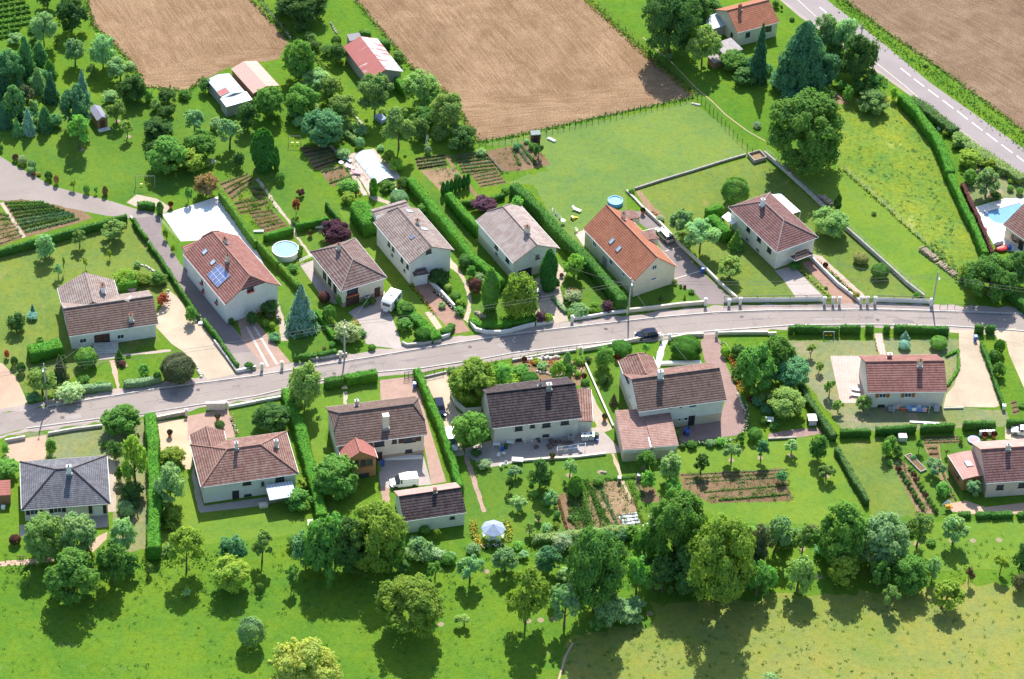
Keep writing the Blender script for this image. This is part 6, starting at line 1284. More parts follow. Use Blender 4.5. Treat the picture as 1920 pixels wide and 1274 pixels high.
trees(3, 3, [
 (60, 340, 50, 190, 'loose', 'gr', {'lean': .14}), (250, 345, 100, 160, 'loose', 'olive', 't'), (560, 430, -60, 370, 'big', 'g', {'look': 'large olive-green tree left of the pale round one'}), (860, 440, 20, 400, 'big', 'gr', {'look': 'wide grey-green tree above the meadow edge'}), (1108, 290, 30, 190, 'loose', 'olive', 't'), (1378, 262, 45, 195, 'loose', 'gr', 't'), (235, 640, 340, 240, 'broad', 'olive'), (560, 570, 320, 220, 'broad', 'yg'),
 (830, 600, 365, 160, 'loose', 'g'), (1065, 630, 345, 270, 'broad', 'fg'), (1235, 570, 335, 120, 'loose', 'gr'), (1290, 740, 530, 225, 'loose', 'yg', 't', {'lean': .2, 'look': 'leaning fruit tree on the mown meadow'}), (890, 740, 550, 140, 'sapling', 'olive', 't', {'lean': .1}), (1728, 492, 335, 115, 'sapling', 'yg', 't'), (1505, 560, 430, 80, 'sapling', 'brown'), (1895, 520, 210, 140, 'broad', 'dg'), (1190, 125, 55, 95, 'broad', 'dg'), (1890, 620, 480, 120, 'broad', 'dkb'), (330, 190, 110, 90, 'loose', 'dkb'), (20, 1290, 1240, 120, 'shrub', 'gr'), (170, 240, 140, 110, 'loose', 'olive'), (700, 400, 250, 150, 'broad', 'g'), (20, 600, 420, 110, 'broad', 'fg')])
trees(2, 2, [
 (695, 210, 35, 155, 'broad', 'g'), (815, 110, 0, 170, 'ball', 'hdk', {'look': 'wide clipped dark globe bush'}), (695, 330, 250, 75, 'shrub', 'dg'), (757, 480, 395, 70, 'conic', 'dkb'), (212, 1095, 875, 175, 'broad', 'dg'), (430, 1010, 865, 115, 'loose', 'gr', 't'), (1185, 1040, 830, 165, 'broad', 'gr'), (1000, 960, 815, 145, 'loose', 'g', 't'), (1405, 985, 835, 125, 'loose', 'dg', 't'), (1635, 905, 745, 135, 'loose', 'gr', 't'),
 (1855, 890, 730, 115, 'loose', 'bg', 't'), (1300, 110, -10, 240, 'ball', 'hdk', {'look': 'broad clipped hedge bush beside the white path'}), (1593, 112, 38, 72, 'ball', 'lime'), (1825, 385, 20, 300, 'big', 'g'), (1815, 750, 645, 115, 'ball', 'g'), (1712, 760, 675, 65, 'shrub', 'g'), (1020, 1115, 960, 115, 'shrub', 'fg'), (1200, 1140, 1000, 140, 'shrub', 'fg'), (1225, 740, 650, 50, 'shrub', 'fg'), (995, 90, 15, 70, 'sapling', 'fg', 't'), (410, 210, 90, 60, 'column', 'gr'), (350, 300, 150, 120, 'broad', 'lime'), (560, 160, 110, 60, 'shrub', 'dg'), (500, 170, 115, 90, 'shrub', 'lime'), (230, 210, 155, 90, 'shrub', 'gr'), (545, 325, 280, 70, 'ball', 'g'), (130, 330, 250, 160, 'ball', 'hdk'), (60, 270, 180, 130, 'broad', 'fg'), (20, 320, 240, 100, 'broad', 'lime'), (1275, 805, 765, 45, 'ball', 'dg'), (1340, 795, 745, 90, 'shrub', 'g'), (1480, 785, 735, 80, 'shrub', 'gr'), (1560, 780, 720, 90, 'shrub', 'fg'), (645, 1080, 1010, 90, 'ball', 'g'), (45, 1270, 1150, 130, 'loose', 'gr'), (25, 1010, 920, 110, 'loose', 'gr', 't'), (290, 1230, 1110, 110, 'loose', 'gr'), (1670, 310, 270, 50, 'ball', 'g'), (1780, 450, 410, 60, 'shrub', 'maroon'), (1880, 620, 560, 60, 'shrub', 'g'), (1880, 480, 380, 120, 'broad', 'olive'), (440, 300, 160, 100, 'loose', 'g'), (470, 1160, 1020, 120, 'column', 'g')])
trees(1, 2, [
 (365, 490, 150, 280, 'big', 'olive', {'look': 'wide-crowned olive and yellow tree at the roadside'}), (115, 670, 455, 260, 'big', 'dg'), (600, 1160, 850, 340, 'big', 'g', {'look': 'wide dark green tree before the conservatory'}), (310, 1240, 1105, 210, 'broad', 'fg'), (1620, 460, 115, 360, 'big', 'yg', {'look': 'large yellow-green tree by the curved wall'}), (1840, 350, 160, 170, 'broad', 'fg'), (1595, 800, 515, 290, 'broad', 'g'),
 (1705, 960, 870, 115, 'shrub', 'white', {'look': 'pale flowering bush on the yard corner'}), (340, 1100, 1020, 110, 'sapling', 'yg'), (30, 660, 500, 130, 'broad', 'dg'), (910, 980, 920, 40, 'column', 'g'), (1640, 860, 800, 90, 'shrub', 'dg'), (1890, 1130, 1010, 70, 'loose', 'dg'), (865, 70, 20, 60, 'ball', 'g'), (1460, 240, 190, 70, 'shrub', 'olive'), (1910, 1020, 940, 80, 'loose', 'gr')])
trees(3, 2, [
 (70, 270, -40, 280, 'big', 'g'), (170, 360, 100, 310, 'big', 'bg'), (130, 580, 345, 290, 'broad', 'olive'), (316, 112, 20, 72, 'loose', 'olive', 't'), (380, 232, 150, 65, 'loose', 'olive', 't'), (455, 405, 285, 95, 'loose', 'olive', 't'), (520, 530, 435, 95, 'loose', 'olive', 't'), (708, 515, 405, 120, 'loose', 'olive', 't'), (172, 845, 735, 105, 'loose', 'gr', 't'), (380, 880, 695, 135, 'broad', 'g'), (440, 1040, 915, 125, 'loose', 'olive'),
 (1020, 65, -10, 95, 'ball', 'blue'), (1275, 50, -25, 140, 'ball', 'g'), (1730, 95, -15, 85, 'ball', 'hdk'), (1690, 150, 60, 90, 'shrub', 'g'), (1730, 270, 150, 100, 'shrub', 'g'), (1235, 990, 870, 155, 'loose', 'gr', 't'), (1122, 830, 735, 65, 'loose', 'g', 't'), (1525, 1150, 1030, 135, 'loose', 'gr', 't'), (880, 900, 700, 90, 'shrub', 'g'), (920, 790, 700, 90, 'shrub', 'g'), (970, 870, 770, 80, 'shrub', 'dg'), (905, 860, 810, 60, 'shrub', 'yg'), (912, 930, 885, 45, 'shrub', 'fg'), (100, 1060, 960, 80, 'shrub', 'bg'), (1330, 860, 800, 50, 'sapling', 'olive', 't'), (1320, 1160, 1040, 130, 'shrub', 'fg'), (1440, 760, 700, 40, 'shrub', 'lime'), (1895, 500, 460, 50, 'shrub', 'g'), (1085, 880, 850, 50, 'shrub', 'bg'), (50, 650, 610, 80, 'shrub', 'g')])
# clipped cone row behind the pinkish house
for k in range(7):
    X, Y = T_(1, 1, 1395 + 31 * k, 190 - 10 * k); tree(X, Y, Y - 24, 9, 'column', 'thuja', look='clipped dark cone in the row behind the grey house', group='clipped cones in a row')
X, Y = T_(1, 1, 877, 190); tree(X, Y, Y - 30, 17, 'column', 'hedge', look='flat-topped clipped cylinder bush by the covered pool', k=0)
# rose bushes in two lines, lower right
for k in range(12):
    for j in (0, 1):
        X, Y = T_(3, 2, 965 + 98 * j + (k - 0) * 17.5, 945 + k * 29 + 20 * j); tree(X, Y, Y - rnd.uniform(9, 12), rnd.uniform(8, 11), 'shrub', rnd.choice(['dg', 'maroon', 'g', 'olive']), look='small bush in the two lines of bushes', group='bushes in two planted lines')
# ================================================================== hedges
def hg(c, r, pts, h, w_, tone, look, **kw): return hedge(tp(c, r, *pts), h, w_, tone, look, **kw)
hg(0, 1, (945, 332, 700, 395, 400, 480, 150, 545, -60, 600), 1.7, .9, 'hdk', 'long clipped hedge below the vegetable plots')
hg(0, 1, (995, 352, 1040, 430, 1095, 505), 1.2, .7, 'hdk', 'low hedge along the tarred lane, upper piece')
hg(0, 1, (1112, 535, 1200, 650, 1300, 810, 1400, 960, 1482, 1085), 1.1, .7, 'hdk', 'low hedge along the tarred lane, long middle piece')
hedge([(382, 597), (411, 635), (445, 684)], 1.1, .7, 'hdk', 'low hedge between lane and gravel drive')
hg(0, 1, (1640, 150, 1700, 230, 1800, 370, 1911, 530), 1.9, .9, 'hbr', 'tall thin hedge beside the white pool terrace')
hg(1, 1, (0, 500, 80, 600, 165, 690), 1.7, .9, 'hbr', 'brown-green hedge left of the round pool')
hg(1, 1, (175, 690, 240, 760, 320, 850), 1.6, .9, 'hbr', 'yellowish hedge below the round pool')
hg(1, 1, (455, 1040, 520, 1140, 590, 1240), 1.2, .9, 'hedge', 'clipped hedge below the blue spruce')
hg(1, 1, (60, 480, 170, 455, 275, 425), 1.5, .9, 'hedge', 'clipped hedge behind the round pool')
hg(1, 1, (300, 405, 420, 380, 535, 350), 1.5, .9, 'hedge', 'clipped hedge left of the purple plum')
hg(1, 1, (522, 235, 570, 300, 620, 355), 1.3, .5, 'hdk', 'narrow dark hedge behind the purple plum')
hg(1, 1, (765, 225, 800, 300, 860, 400), 3.0, 3.4, 'hedge', 'massive bright green hedge block left of the grey-brown roof', rough=.3, dens=22)
hg(1, 1, (1155, 55, 1300, 235, 1440, 410, 1600, 610, 1830, 825), 2.2, 1.7, 'hedge', 'very long broad hedge between the two gabled houses', rough=.2)
hg(1, 1, (1075, 980, 1160, 1060, 1250, 1140, 1350, 1240), 1.3, 2.0, 'hedge', 'broad low hedge between caravan and brick drive')
hg(1, 1, (1440, 165, 1520, 260, 1660, 420), 2.6, 1.5, 'hedge', 'tall clipped hedge running to the pinkish grey roof')
hg(1, 1, (1530, 235, 1700, 215, 1850, 170), 1.2, .8, 'hdk', 'low clipped hedge behind the purple bush')
hg(2, 1, (10, 95, 120, 185, 250, 330, 400, 490, 560, 650, 700, 790, 830, 970), 2.7, 1.9, 'hdk', 'very long tall hedge left of the orange-roofed house', rough=.25)
hg(2, 1, (1455, 290, 1575, 255), 2.6, 1.6, 'hedge', 'short top arm of the hedge by the globe tree')
hg(2, 1, (1485, 335, 1540, 385, 1610, 450), 2.6, 2.0, 'hedge', 'tall clipped hedge left of the white awning')
hg(3, 0, (1000, 700, 1120, 830, 1250, 1000, 1320, 1140, 1362, 1274), 2.3, 1.8, 'hedge', 'long curved hedge beside the rough pasture', rough=.2)
hg(3, 1, (1345, -30, 1400, 110, 1480, 280, 1560, 440, 1625, 610), 1.9, 1.3, 'hedge', 'hedge continuing down towards the road end')
hg(3, 1, (1455, 90, 1540, 280, 1610, 440, 1680, 610), 1.2, .8, 'maroon', 'low reddish hedge beside the blue pool garden')
hg(3, 0, (1070, 720, 1230, 840, 1400, 965), 1.6, 2.2, 'dg', 'shaggy roadside hedge, upper stretch', rough=.45)
hg(3, 0, (1410, 1000, 1500, 1070, 1620, 1150, 1760, 1230, 1911, 1330), 1.5, 2.4, 'olive', 'shaggy roadside hedge, lower stretch', rough=.45)
hg(3, 1, (1790, 860, 1850, 920, 1960, 1010), 1.9, 1.9, 'hdk', 'clipped hedge at the right end of the road')
for a, b, k in ((160, 195, 'stub'), (205, 530, 'long'), (545, 690, 'mid'), (735, 787, 'x'), (870, 912, 'x'), (945, 1348, 'x'), (1548, 1615, 'x'), (1632, 1698, 'x')):
    hg(3, 1, (a, 1160 if a > 160 else 1168, b, 1162 + (b - a) * .02), 1.6, 1.0, 'hdk', 'clipped roadside hedge block')
hg(1, 1, (1610, 1100, 1640, 1128, 1700, 1142, 1800, 1140, 1911, 1128), 1.0, 1.4, 'hedge', 'curved low hedge above the white wall')
hg(2, 1, (0, 1125, 90, 1110, 165, 1085), 1.0, 1.3, 'hedge', 'short low hedge under the willow')
hg(1, 1, (1385, 1195, 1440, 1180, 1462, 1140), 1.2, 1.3, 'hdk', 'small rounded hedge at the brick drive corner')
hg(1, 2, (515, 290, 580, 278, 650, 268), 1.9, 1.5, 'hdk', 'clipped hedge left of the small white statue gate')
hg(1, 2, (665, 265, 780, 240, 900, 222), 2.0, 1.6, 'hedge', 'clipped rounded hedge along the road before the brown roof')
hg(1, 2, (222, 345, 270, 480, 330, 640, 400, 900, 455, 1110, 500, 1290), 2.1, 1.9, 'hedge', 'very long clipped hedge between the two brown-roofed houses', dens=18)
hg(0, 2, (1120, 525, 1140, 780, 1150, 1100), 3.0, 2.1, 'hedge', 'tall bright hedge wall, upper half', dens=18)
hedge([(289.5, 918), (288.5, 975), (287.5, 1026)], 3.0, 2.2, 'hedge', 'tall bright hedge wall, lower half', dens=18)
hg(1, 2, (1200, 205, 1290, 400, 1380, 620, 1450, 830, 1530, 1080), 1.9, 1.25, 'hedge', 'long clipped hedge beside the parked dark car', rough=.2)
hg(0, 2, (215, 60, 330, 35, 455, 5), 2.2, 3.0, 'hedge', 'big box-shaped hedge before the L-shaped house')
hg(0, 2, (605, 340, 720, 330, 832, 318), 1.2, 1.2, 'gr', 'low grey-green hedge left of the garden path')
hg(0, 2, (928, 305, 1060, 290, 1200, 262), 1.2, 1.2, 'gr', 'low grey-green hedge right of the garden path')
hg(1, 2, (285, 110, 450, 95), 1.1, 1.0, 'hdk', 'low hedge by the road, left piece'); hg(1, 2, (465, 90, 600, 65), 1.1, 1.0, 'hdk', 'low hedge by the road, right piece')
hg(3, 2, (545, 665, 765, 662), 1.5, 1.0, 'hdk', 'clipped hedge block before the yellowed lawn'); hg(3, 2, (808, 650, 1108, 632), 1.6, 1.0, 'hdk', 'longest clipped hedge block below the laundry')
hg(3, 2, (1142, 632, 1393, 620), 1.6, 1.0, 'hdk', 'clipped hedge block right of the white plank'); hg(3, 2, (1465, 608, 1697, 604), 1.6, 1.0, 'hdk', 'clipped hedge block behind the pale barrels'); hg(3, 2, (1788, 592, 1980, 584), 1.6, 1.0, 'hdk', 'clipped hedge block behind the white car')
hg(3, 2, (250, 320, 320, 440, 400, 570, 495, 700), 1.5, 1.2, 'dg', 'diagonal hedge below the bushy trees', rough=.3)
hg(3, 2, (515, 790, 590, 920, 670, 1060, 745, 1190), 1.3, 1.0, 'dg', 'diagonal hedge left of the bush lines', rough=.2)
hg(3, 2, (1595, 0, 1650, 150, 1710, 320, 1760, 475), 1.0, .7, 'hdk', 'thin straight hedge right of the gravel drive')
for a, b in ((1430, 1510), (1560, 1662), (1672, 1825), (1868, 1960)): hg(3, 3, (a, 38, b, 30), .9, 1.1, 'hdk', 'low clipped hedge block behind the lower meadow')
hg(3, 2, (1330, 110, 1420, 60, 1425, 200, 1340, 330), .35, .5, 'hedge', 'low edging hedge round the red-brown roofed house')
hg(2, 1, (305, 935, 350, 990, 400, 1050), .6, .7, 'gr', 'low edging hedge beside the paved drive')
hg(1, 0, (770, 235, 855, 245), 1.8, 1.0, 'hdk', 'small clipped hedge behind the rusty barn'); hg(1, 0, (925, 310, 995, 305), 2.0, 1.6, 'hdk', 'clipped hedge block right of the rusty barn'); hg(1, 0, (1045, 575, 1105, 640), 2.4, 1.2, 'hedge', 'tall clipped hedge in front of the rusty barn')
hg(0, 1, (1030, 250, 1080, 235, 1150, 250), 1.3, 1.1, 'hdk', 'curved clipped hedge by the white pool terrace')
hg(0, 1, (880, 845, 950, 835, 1020, 825), 1.9, 1.0, 'hedge', 'clipped hedge behind the L-shaped house')
hg(1, 2, (1600, 340, 1720, 330), 1.2, 1.2, 'g', 'rough hedge by the curved wall', rough=.3)
hedge([(1000, 1008), (1060, 1000), (1170, 990), (1215, 1000)], 1.2, 1.6, 'olive', 'rough shrub belt behind the crop rows', rough=.5)
hedge([(1385, 1000), (1440, 990), (1540, 1000)], 1.4, 1.8, 'g', 'wild hedge behind the lower right thicket', rough=.5)
hedge([(760, 1035), (800, 1030), (850, 1045)], .9, 2.0, 'gr', 'rough shrub belt before the outbuilding', rough=.4)
hedge([(1690, 985), (1745, 975)], 1.2, 1.2, 'dg', 'rough hedge below the bush lines', rough=.4)
hedge([(575, 180), (610, 215), (668, 262)], 1.0, 1.3, 'olive', 'shrubby border left of the orchard', rough=.4)
tuft_band([(666, 0), (731, 78), (774, 131), (832, 171), (869, 221), (897, 266)], 1.0, .7, 'olive', 'tall_grass')
tuft_band([(897, 268), (960, 257), (1100, 226), (1200, 204), (1300, 184)], .7, .6, 'g', 'tall_grass')
tuft_band([(1096, 0), (1173, 70), (1225, 118), (1254, 141), (1300, 182)], 1.0, .7, 'straw', 'tall_grass'); tuft_band([(1105, 0), (1180, 70), (1262, 141), (1310, 180)], .8, .8, 'olive', 'tall_grass')
tuft_band([(1560, -10), (1650, 68), (1750, 140), (1850, 215), (1960, 300)], 3.0, .5, 'fg', 'tall_grass', dens=6); tuft_band([(1583, 0), (1653, 55), (1750, 120), (1925, 250)], 1.0, .7, 'olive', 'tall_grass')
tuft_band([(161, 0), (176, 50), (213, 83), (251, 126), (271, 163), (352, 172), (384, 146)], 1.0, .6, 'g', 'tall_grass')
tuft_band([(470, 0), (518, 50), (540, 76)], .8, .5, 'g', 'tall_grass'); tuft_band([(480, -10), (520, 40), (570, 90), (610, 130)], 1.2, .5, 'olive', 'tall_grass')
tuft_band([(1580, 318), (1640, 372), (1735, 458)], .5, .35, 'olive', 'tall_grass'); tuft_band([(1740, 460), (1780, 500), (1815, 540)], 2.2, .7, 'gr', 'tall_grass')
tuft_band([(990, 1020), (1100, 1040), (1210, 1020)], 3.5, .4, 'g', 'tall_grass', dens=5); tuft_band([(0, 1065), (200, 1060), (420, 1050)], 2.5, .4, 'g', 'tall_grass', dens=5)
# ================================================================== vegetable plots
def pq(c, r, *a): return tp(c, r, *a)
plot(pq(0, 1, 30, 240, 620, 310, 180, 470, 170, 470), 0, '', bed=True) if 0 else sheet('vegetable_bed', pq(0, 1, 20, 230, 160, 215, 400, 255, 640, 310, 690, 350, 560, 400, 190, 500, 110, 380), G['soil'])
for k in range(9):
    t = k / 8; croprow(T_(0, 1, 40 + 145 * t, 245 + 215 * t), T_(0, 1, 330 + 300 * t - (40 if t > .8 else 0), 240 + 90 * t + 30 * t), .55, .95, ('fg', 'g', 'dg', 'g', 'dg', 'bg', 'bg', 'g', 'gr')[k], 'dense leafy crop row beside the lane', dens=60, ls=.16, group='dense crop rows beside the lane')
plot(pq(0, 1, -60, 395, 100, 385, 175, 500, -60, 590), 5, 'sparse crop row at the left edge', mats=('olive', 'g'), h=.2, w=.3)
plot(pq(0, 1, -60, 280, 60, 330, 90, 375, -60, 390), 2, 'crop row left of the narrow path', mats=('g', 'fg'), h=.4, w=.8)
L, Rr = offs([at(p) for p in tp(0, 1, 10, 240, 70, 330, 180, 500)], .35); sheet('path', L + Rr[::-1], G['beige paving'], world=True)
plot(pq(0, 1, 1630, 90, 1840, 20, 1911, 80, 1740, 230), 4, 'crop row right of the purple-brown tree', mats=('fg', 'olive', 'dg'), h=.35, w=.6)
plot(pq(0, 1, 1740, 235, 1911, 190, 1960, 300, 1800, 330), 3, 'crop row beside the pool terrace hedge', mats=('fg', 'yg', 'lime'), h=.4, w=.9)
plot(pq(1, 1, -30, 110, 30, 130, 100, 250, -30, 300), 4, 'crop row left of the garden path', mats=('g', 'lime', 'fg'), h=.4, w=.8)
plot(pq(1, 1, -60, 310, 110, 290, 240, 415, 60, 470), 6, 'thin crop row behind the round pool hedge', mats=('olive', 'gr', 'straw'), h=.25, w=.45)
plot(pq(1, 0, 330, 1100, 540, 1080, 640, 1200, 440, 1274), 6, 'crop row left of the covered pool', mats=('g', 'dkb', 'bg', 'olive'), h=.45, w=.5)
plot(pq(1, 1, 470, -10, 640, -40, 720, 60, 560, 120), 3, 'leafy row above the yellow-green bush', mats=('gr', None, 'fg'), h=.5, w=.7)
plot(pq(1, 0, 1180, 1180, 1410, 1150, 1430, 1240, 1210, 1274), 4, 'leafy row behind the ladder', mats=('dg', 'g', 'gr'), h=.7, w=.5)
sheet('vegetable_bed', pq(1, 1, 1230, 0, 1440, -25, 1540, 65, 1370, 150), G['dug soil'])
plot(pq(1, 0, 1480, 1160, 1720, 1120, 1800, 1274, 1540, 1300), 6, 'leafy row left of the wooden edging', mats=('gr', 'fg', 'g'), h=.5, w=.6)
plot(pq(1, 1, 1600, 20, 1780, -20, 1870, 95, 1680, 130), 5, 'crop row right of the bare bed', mats=('olive', 'gr'), h=.3, w=.4)
sheet('vegetable_bed', pq(1, 0, 1720, 1130, 1911, 1090) + pq(2, 0, 90, 1060, 180, 1090, 285, 1230, 90, 1274) + pq(1, 0, 1911, 1280, 1830, 1274), G['soil'])
for k, (a, b) in enumerate((((30, 1100), (130, 1230)), ((60, 1080), (170, 1220)), ((0, 1110), (60, 1240)), ((110, 1150), (180, 1240)))): croprow(T_(2, 0, *a), T_(2, 0, *b), .45, .8, ('silver', 'bg', 'olive', 'g')[k], ('silvery', 'blue-green', 'sparse olive', 'green')[k] + ' crop row below the dark red hut', group='crop rows below the hut')
# south gardens
sheet('vegetable_bed', pq(2, 2, 560, 1060, 800, 1040, 930, 1274, 590, 1290), G['dug soil'])
for k, x in enumerate((420, 490, 590)): croprow(T_(2, 2, x, 1080 if k else 1120), T_(2, 2, x + 70, 1274 + 40), .9, 1.0, ('fg', 'g', 'g')[k], 'tall bean row below the black-roofed house', dens=60, group='bean rows')
sheet('vegetable_bed', [(1040, 930), (1090, 915), (1125, 1000), (1060, 1005)], G['soil'])
for k, (a, b, hh, ww, tn) in enumerate((((1078, 905), (1112, 1000), 1.2, 1.2, 'g'), ((1062, 915), (1085, 1000), .7, .8, 'olive'), ((1096, 900), (1150, 1000), .5, .9, 'fg'), ((1120, 905), (1160, 990), .4, .7, 'gr'), ((1180, 905), (1205, 985), .3, .5, 'yg'), ((1046, 935), (1064, 1000), .5, .6, 'brown'), ((1135, 900), (1190, 896), .6, 1.0, 'fg'))): croprow(a, b, hh, ww, tn, ('tall bushy bean row', 'olive crop row', 'leafy fresh green row', 'grey-green short row', 'sparse yellow-green row', 'brownish thin row', 'leafy band across the bed top')[k] + ' in the plot below the black-roofed house', dens=60, ls=.16)
croprow(T_(2, 3, 430, 0), T_(2, 3, 455, 120), .8, .8, 'g', 'dark bean row behind the grey tree'); croprow(T_(2, 3, 500, 0), T_(2, 3, 560, 140), 1.0, 1.0, 'g', 'thick bean row beside the bare soil', dens=60); croprow(T_(2, 3, 620, -30), T_(2, 3, 665, 90), .6, .7, 'g', 'lower bean row beside the bare soil')
sheet('vegetable_bed', pq(2, 3, 560, -30, 930, -60, 940, 20, 820, 150, 560, 160), G['dug soil'])
sheet('vegetable_bed', pq(2, 3, 790, 45, 930, 30, 960, 110, 840, 145), plain('pale mulch sheet', (.50, .50, .52), .8, .2, .3, 3))
for k in range(4): croprow(T_(2, 3, 800 + 12 * k, 50 + 26 * k), T_(2, 3, 935 + 6 * k, 38 + 24 * k), .2, .3, 'dg', 'sparse plant row on the pale sheet', group='plants on the pale sheet')
sheet('vegetable_bed', pq(2, 2, 905, 1020, 960, 980, 1060, 1100, 1130, 1210, 980, 1200), G['soil'])
croprow(T_(2, 2, 925, 1040), T_(2, 2, 985, 1170), .2, .35, 'bg', 'thin seedling row left of the leafy shrubs')
sheet('vegetable_bed', pq(2, 2, 1250, 990, 1911, 960) + pq(3, 2, 100, 945, 190, 1190, 0, 1200) + pq(2, 2, 1480, 1210, 1280, 1100), G['soil'])
for k, (y0, y1, hh, ww, tn) in enumerate(((1000, 975, .25, .35, 'gr'), (1028, 1000, .25, .35, 'olive'), (1055, 1030, .25, .35, 'gr'), (1130, 1090, .25, .5, 'fg'), (1190, 1160, .55, .7, 'g'))):
    croprow(T_(2, 2, 1260 + k * 30 + (160 if k == 4 else 80 if k == 3 else 0), y0), T_(3, 2, 150, y1 - 15), hh, ww, tn, ('first', 'second', 'third', 'fourth', 'fifth and thickest')[k] + ' crop row of the large bed, counted from the house', clump=.9)
for p, n in (((1330, 1068), 0), ((1395, 1065), 0), ((1710, 1060), 0)): croprow(T_(2, 2, p[0] - 35, p[1]), T_(2, 2, p[0] + 30, p[1] - 5), .3, .4, 'silver', 'short silvery plant row in the large bed')
sheet('vegetable_bed', pq(3, 2, 930, 920, 980, 880, 1060, 940, 1260, 1290, 1120, 1290), G['dug soil'])
plot(pq(3, 2, 1160, 715, 1440, 705, 1460, 760, 1160, 770), 3, 'thin crop row below the clipped hedge', mats=('g', 'gr'), h=.25, w=.3)
plot(pq(3, 2, 1180, 780, 1260, 780, 1290, 900, 1220, 910), 3, 'crop row left of the small lawn', mats=('olive', 'brown', 'fg'), h=.4, w=.5)
croprow(T_(3, 2, 1290, 960), T_(3, 2, 1400, 1190), .4, .5, 'fg', 'long crop row left of the veranda'); croprow(T_(3, 2, 1330, 940), T_(3, 2, 1420, 1150), .3, .4, 'gr', 'pale crop row left of the veranda')
plot(pq(3, 2, 1810, 450, 1850, 440, 1880, 540, 1830, 550), 3, 'short crop row right of the thin hedge', mats=('dkb', 'g'), h=.25, w=.3)
sheet('vegetable_bed', pq(1, 1, 1250, 820, 1330, 860, 1400, 960, 1380, 980), G['soil']) if 0 else None
# vineyard, top left
for k, (y0, y1, x1) in enumerate(((-30, -60, 130), (15, -18, 170), (55, 20, 190), (92, 58, 215), (130, 95, 230), (172, 138, 235), (212, 178, 240), (255, 225, 150), (290, 270, 90))):
    croprow(T_(0, 0, -60, y0 + 12), T_(0, 0, x1, y1), 1.3, .75, 'fg', 'vine row in the top left corner', name='vine_row', cat='vine row', dens=55, ls=.2, clump=1.2, group='vine rows in the corner')
# rose and flower borders
def fb(c, r, pts, w_, h_, mats, look): flowers(tp(c, r, *pts), w_, h_, mats, look)
fb(1, 1, (1150, 860, 1220, 930, 1300, 1040, 1340, 1080), .8, .5, [FLOWO], 'orange flower border along the brick drive')
fb(1, 1, (1330, 900, 1400, 960, 1480, 1040), 1.0, .6, [FLOWW], 'white-dotted border right of the brick drive')
fb(2, 1, (390, 930, 440, 900, 510, 940, 430, 985), 1.2, .8, [FLOWR, FLOWW], 'round rockery bed on the small lawn')
fb(2, 2, (1620, 120, 1660, 200, 1680, 300, 1720, 400), 1.3, .6, [FLOWO, FLOWR], 'orange and red border beside the block-paved yard')
fb(2, 2, (1560, 10, 1600, 60, 1640, 110), 1.0, .6, [FLOWW], 'white-dotted border at the yard entrance')
fb(2, 2, (1250, 770, 1400, 775, 1560, 760, 1700, 735, 1760, 620, 1740, 480), .9, .6, [FLOWW], 'curved border round the block-paved yard')
fb(2, 2, (60, 200, 150, 170, 250, 190, 330, 160), 1.4, .6, [FLOWR, FLOWO], 'rockery flower bed behind the black roof')
fb(2, 2, (350, 260, 430, 250, 520, 230), 1.5, .6, [FLOWO, FLOWW], 'mixed flower bed beside the garden edging')
fb(2, 2, (555, 155, 600, 140), 1.2, .5, [FLOWO, YELP], 'tiny round yellow flower bed')
fb(0, 2, (1725, 560, 1750, 640, 1770, 710), .7, .5, [FLOWW, FLOWR], 'narrow flower border left of the small lawn')
fb(3, 1, (240, 750, 340, 840, 460, 945), .5, .5, [YELP], 'yellow-green border between the two drives')
fb(3, 1, (345, 665, 450, 745, 560, 840, 650, 935), .7, .5, [FLOWR, FLOWO], 'flower border between brick drive and path')
fb(3, 2, (795, -20, 820, 90), .35, .35, [YELP, FLOWO], 'yellow flower edging of the short path')
fb(1, 1, (960, 120, 1050, 110, 1100, 170), 1.4, .5, [FLOWW, FLOWO], 'flower bed right of the covered pool')
fb(1, 1, (640, 160, 720, 180, 790, 190), 1.0, .5, [FLOWO], 'orange-dotted bed left of the cylinder bush')
fb(1, 1, (735, 1130, 770, 1160), .9, .6, [FLOWO, YELP], 'yellow flower clump beside the concrete drive')
fb(1, 3, (1620, 110, 1630, 200, 1680, 300), 1.5, .7, [FLOWO, YELP], 'flower bed left of the blue parasol'); fb(1, 3, (1860, 100, 1890, 180, 1870, 260), 1.5, .7, [YELP], 'yellow bed right of the blue parasol'); fb(1, 3, (1700, 290, 1790, 300, 1840, 270), 1.4, .8, [FLOWW], 'bushy bed below the blue parasol')
fb(0, 1, (1440, 1150, 1490, 1090), .8, .5, [FLOWW], 'small planting at the lane hedge end')
fb(1, 1, (150, 970, 60, 1040, 10, 1100), 1.3, .7, [FLOWR, FLOWO], 'rockery bed below the tall white house')
fb(0, 1, (890, 1270, 1000, 1250, 1130, 1240), .8, .5, [FLOWR], 'flower border under the L-shaped house')
fb(2, 1, (1030, 310, 1080, 345, 1120, 385), 1.2, .5, [FLOWR], 'rough planting beside the tarred drive')
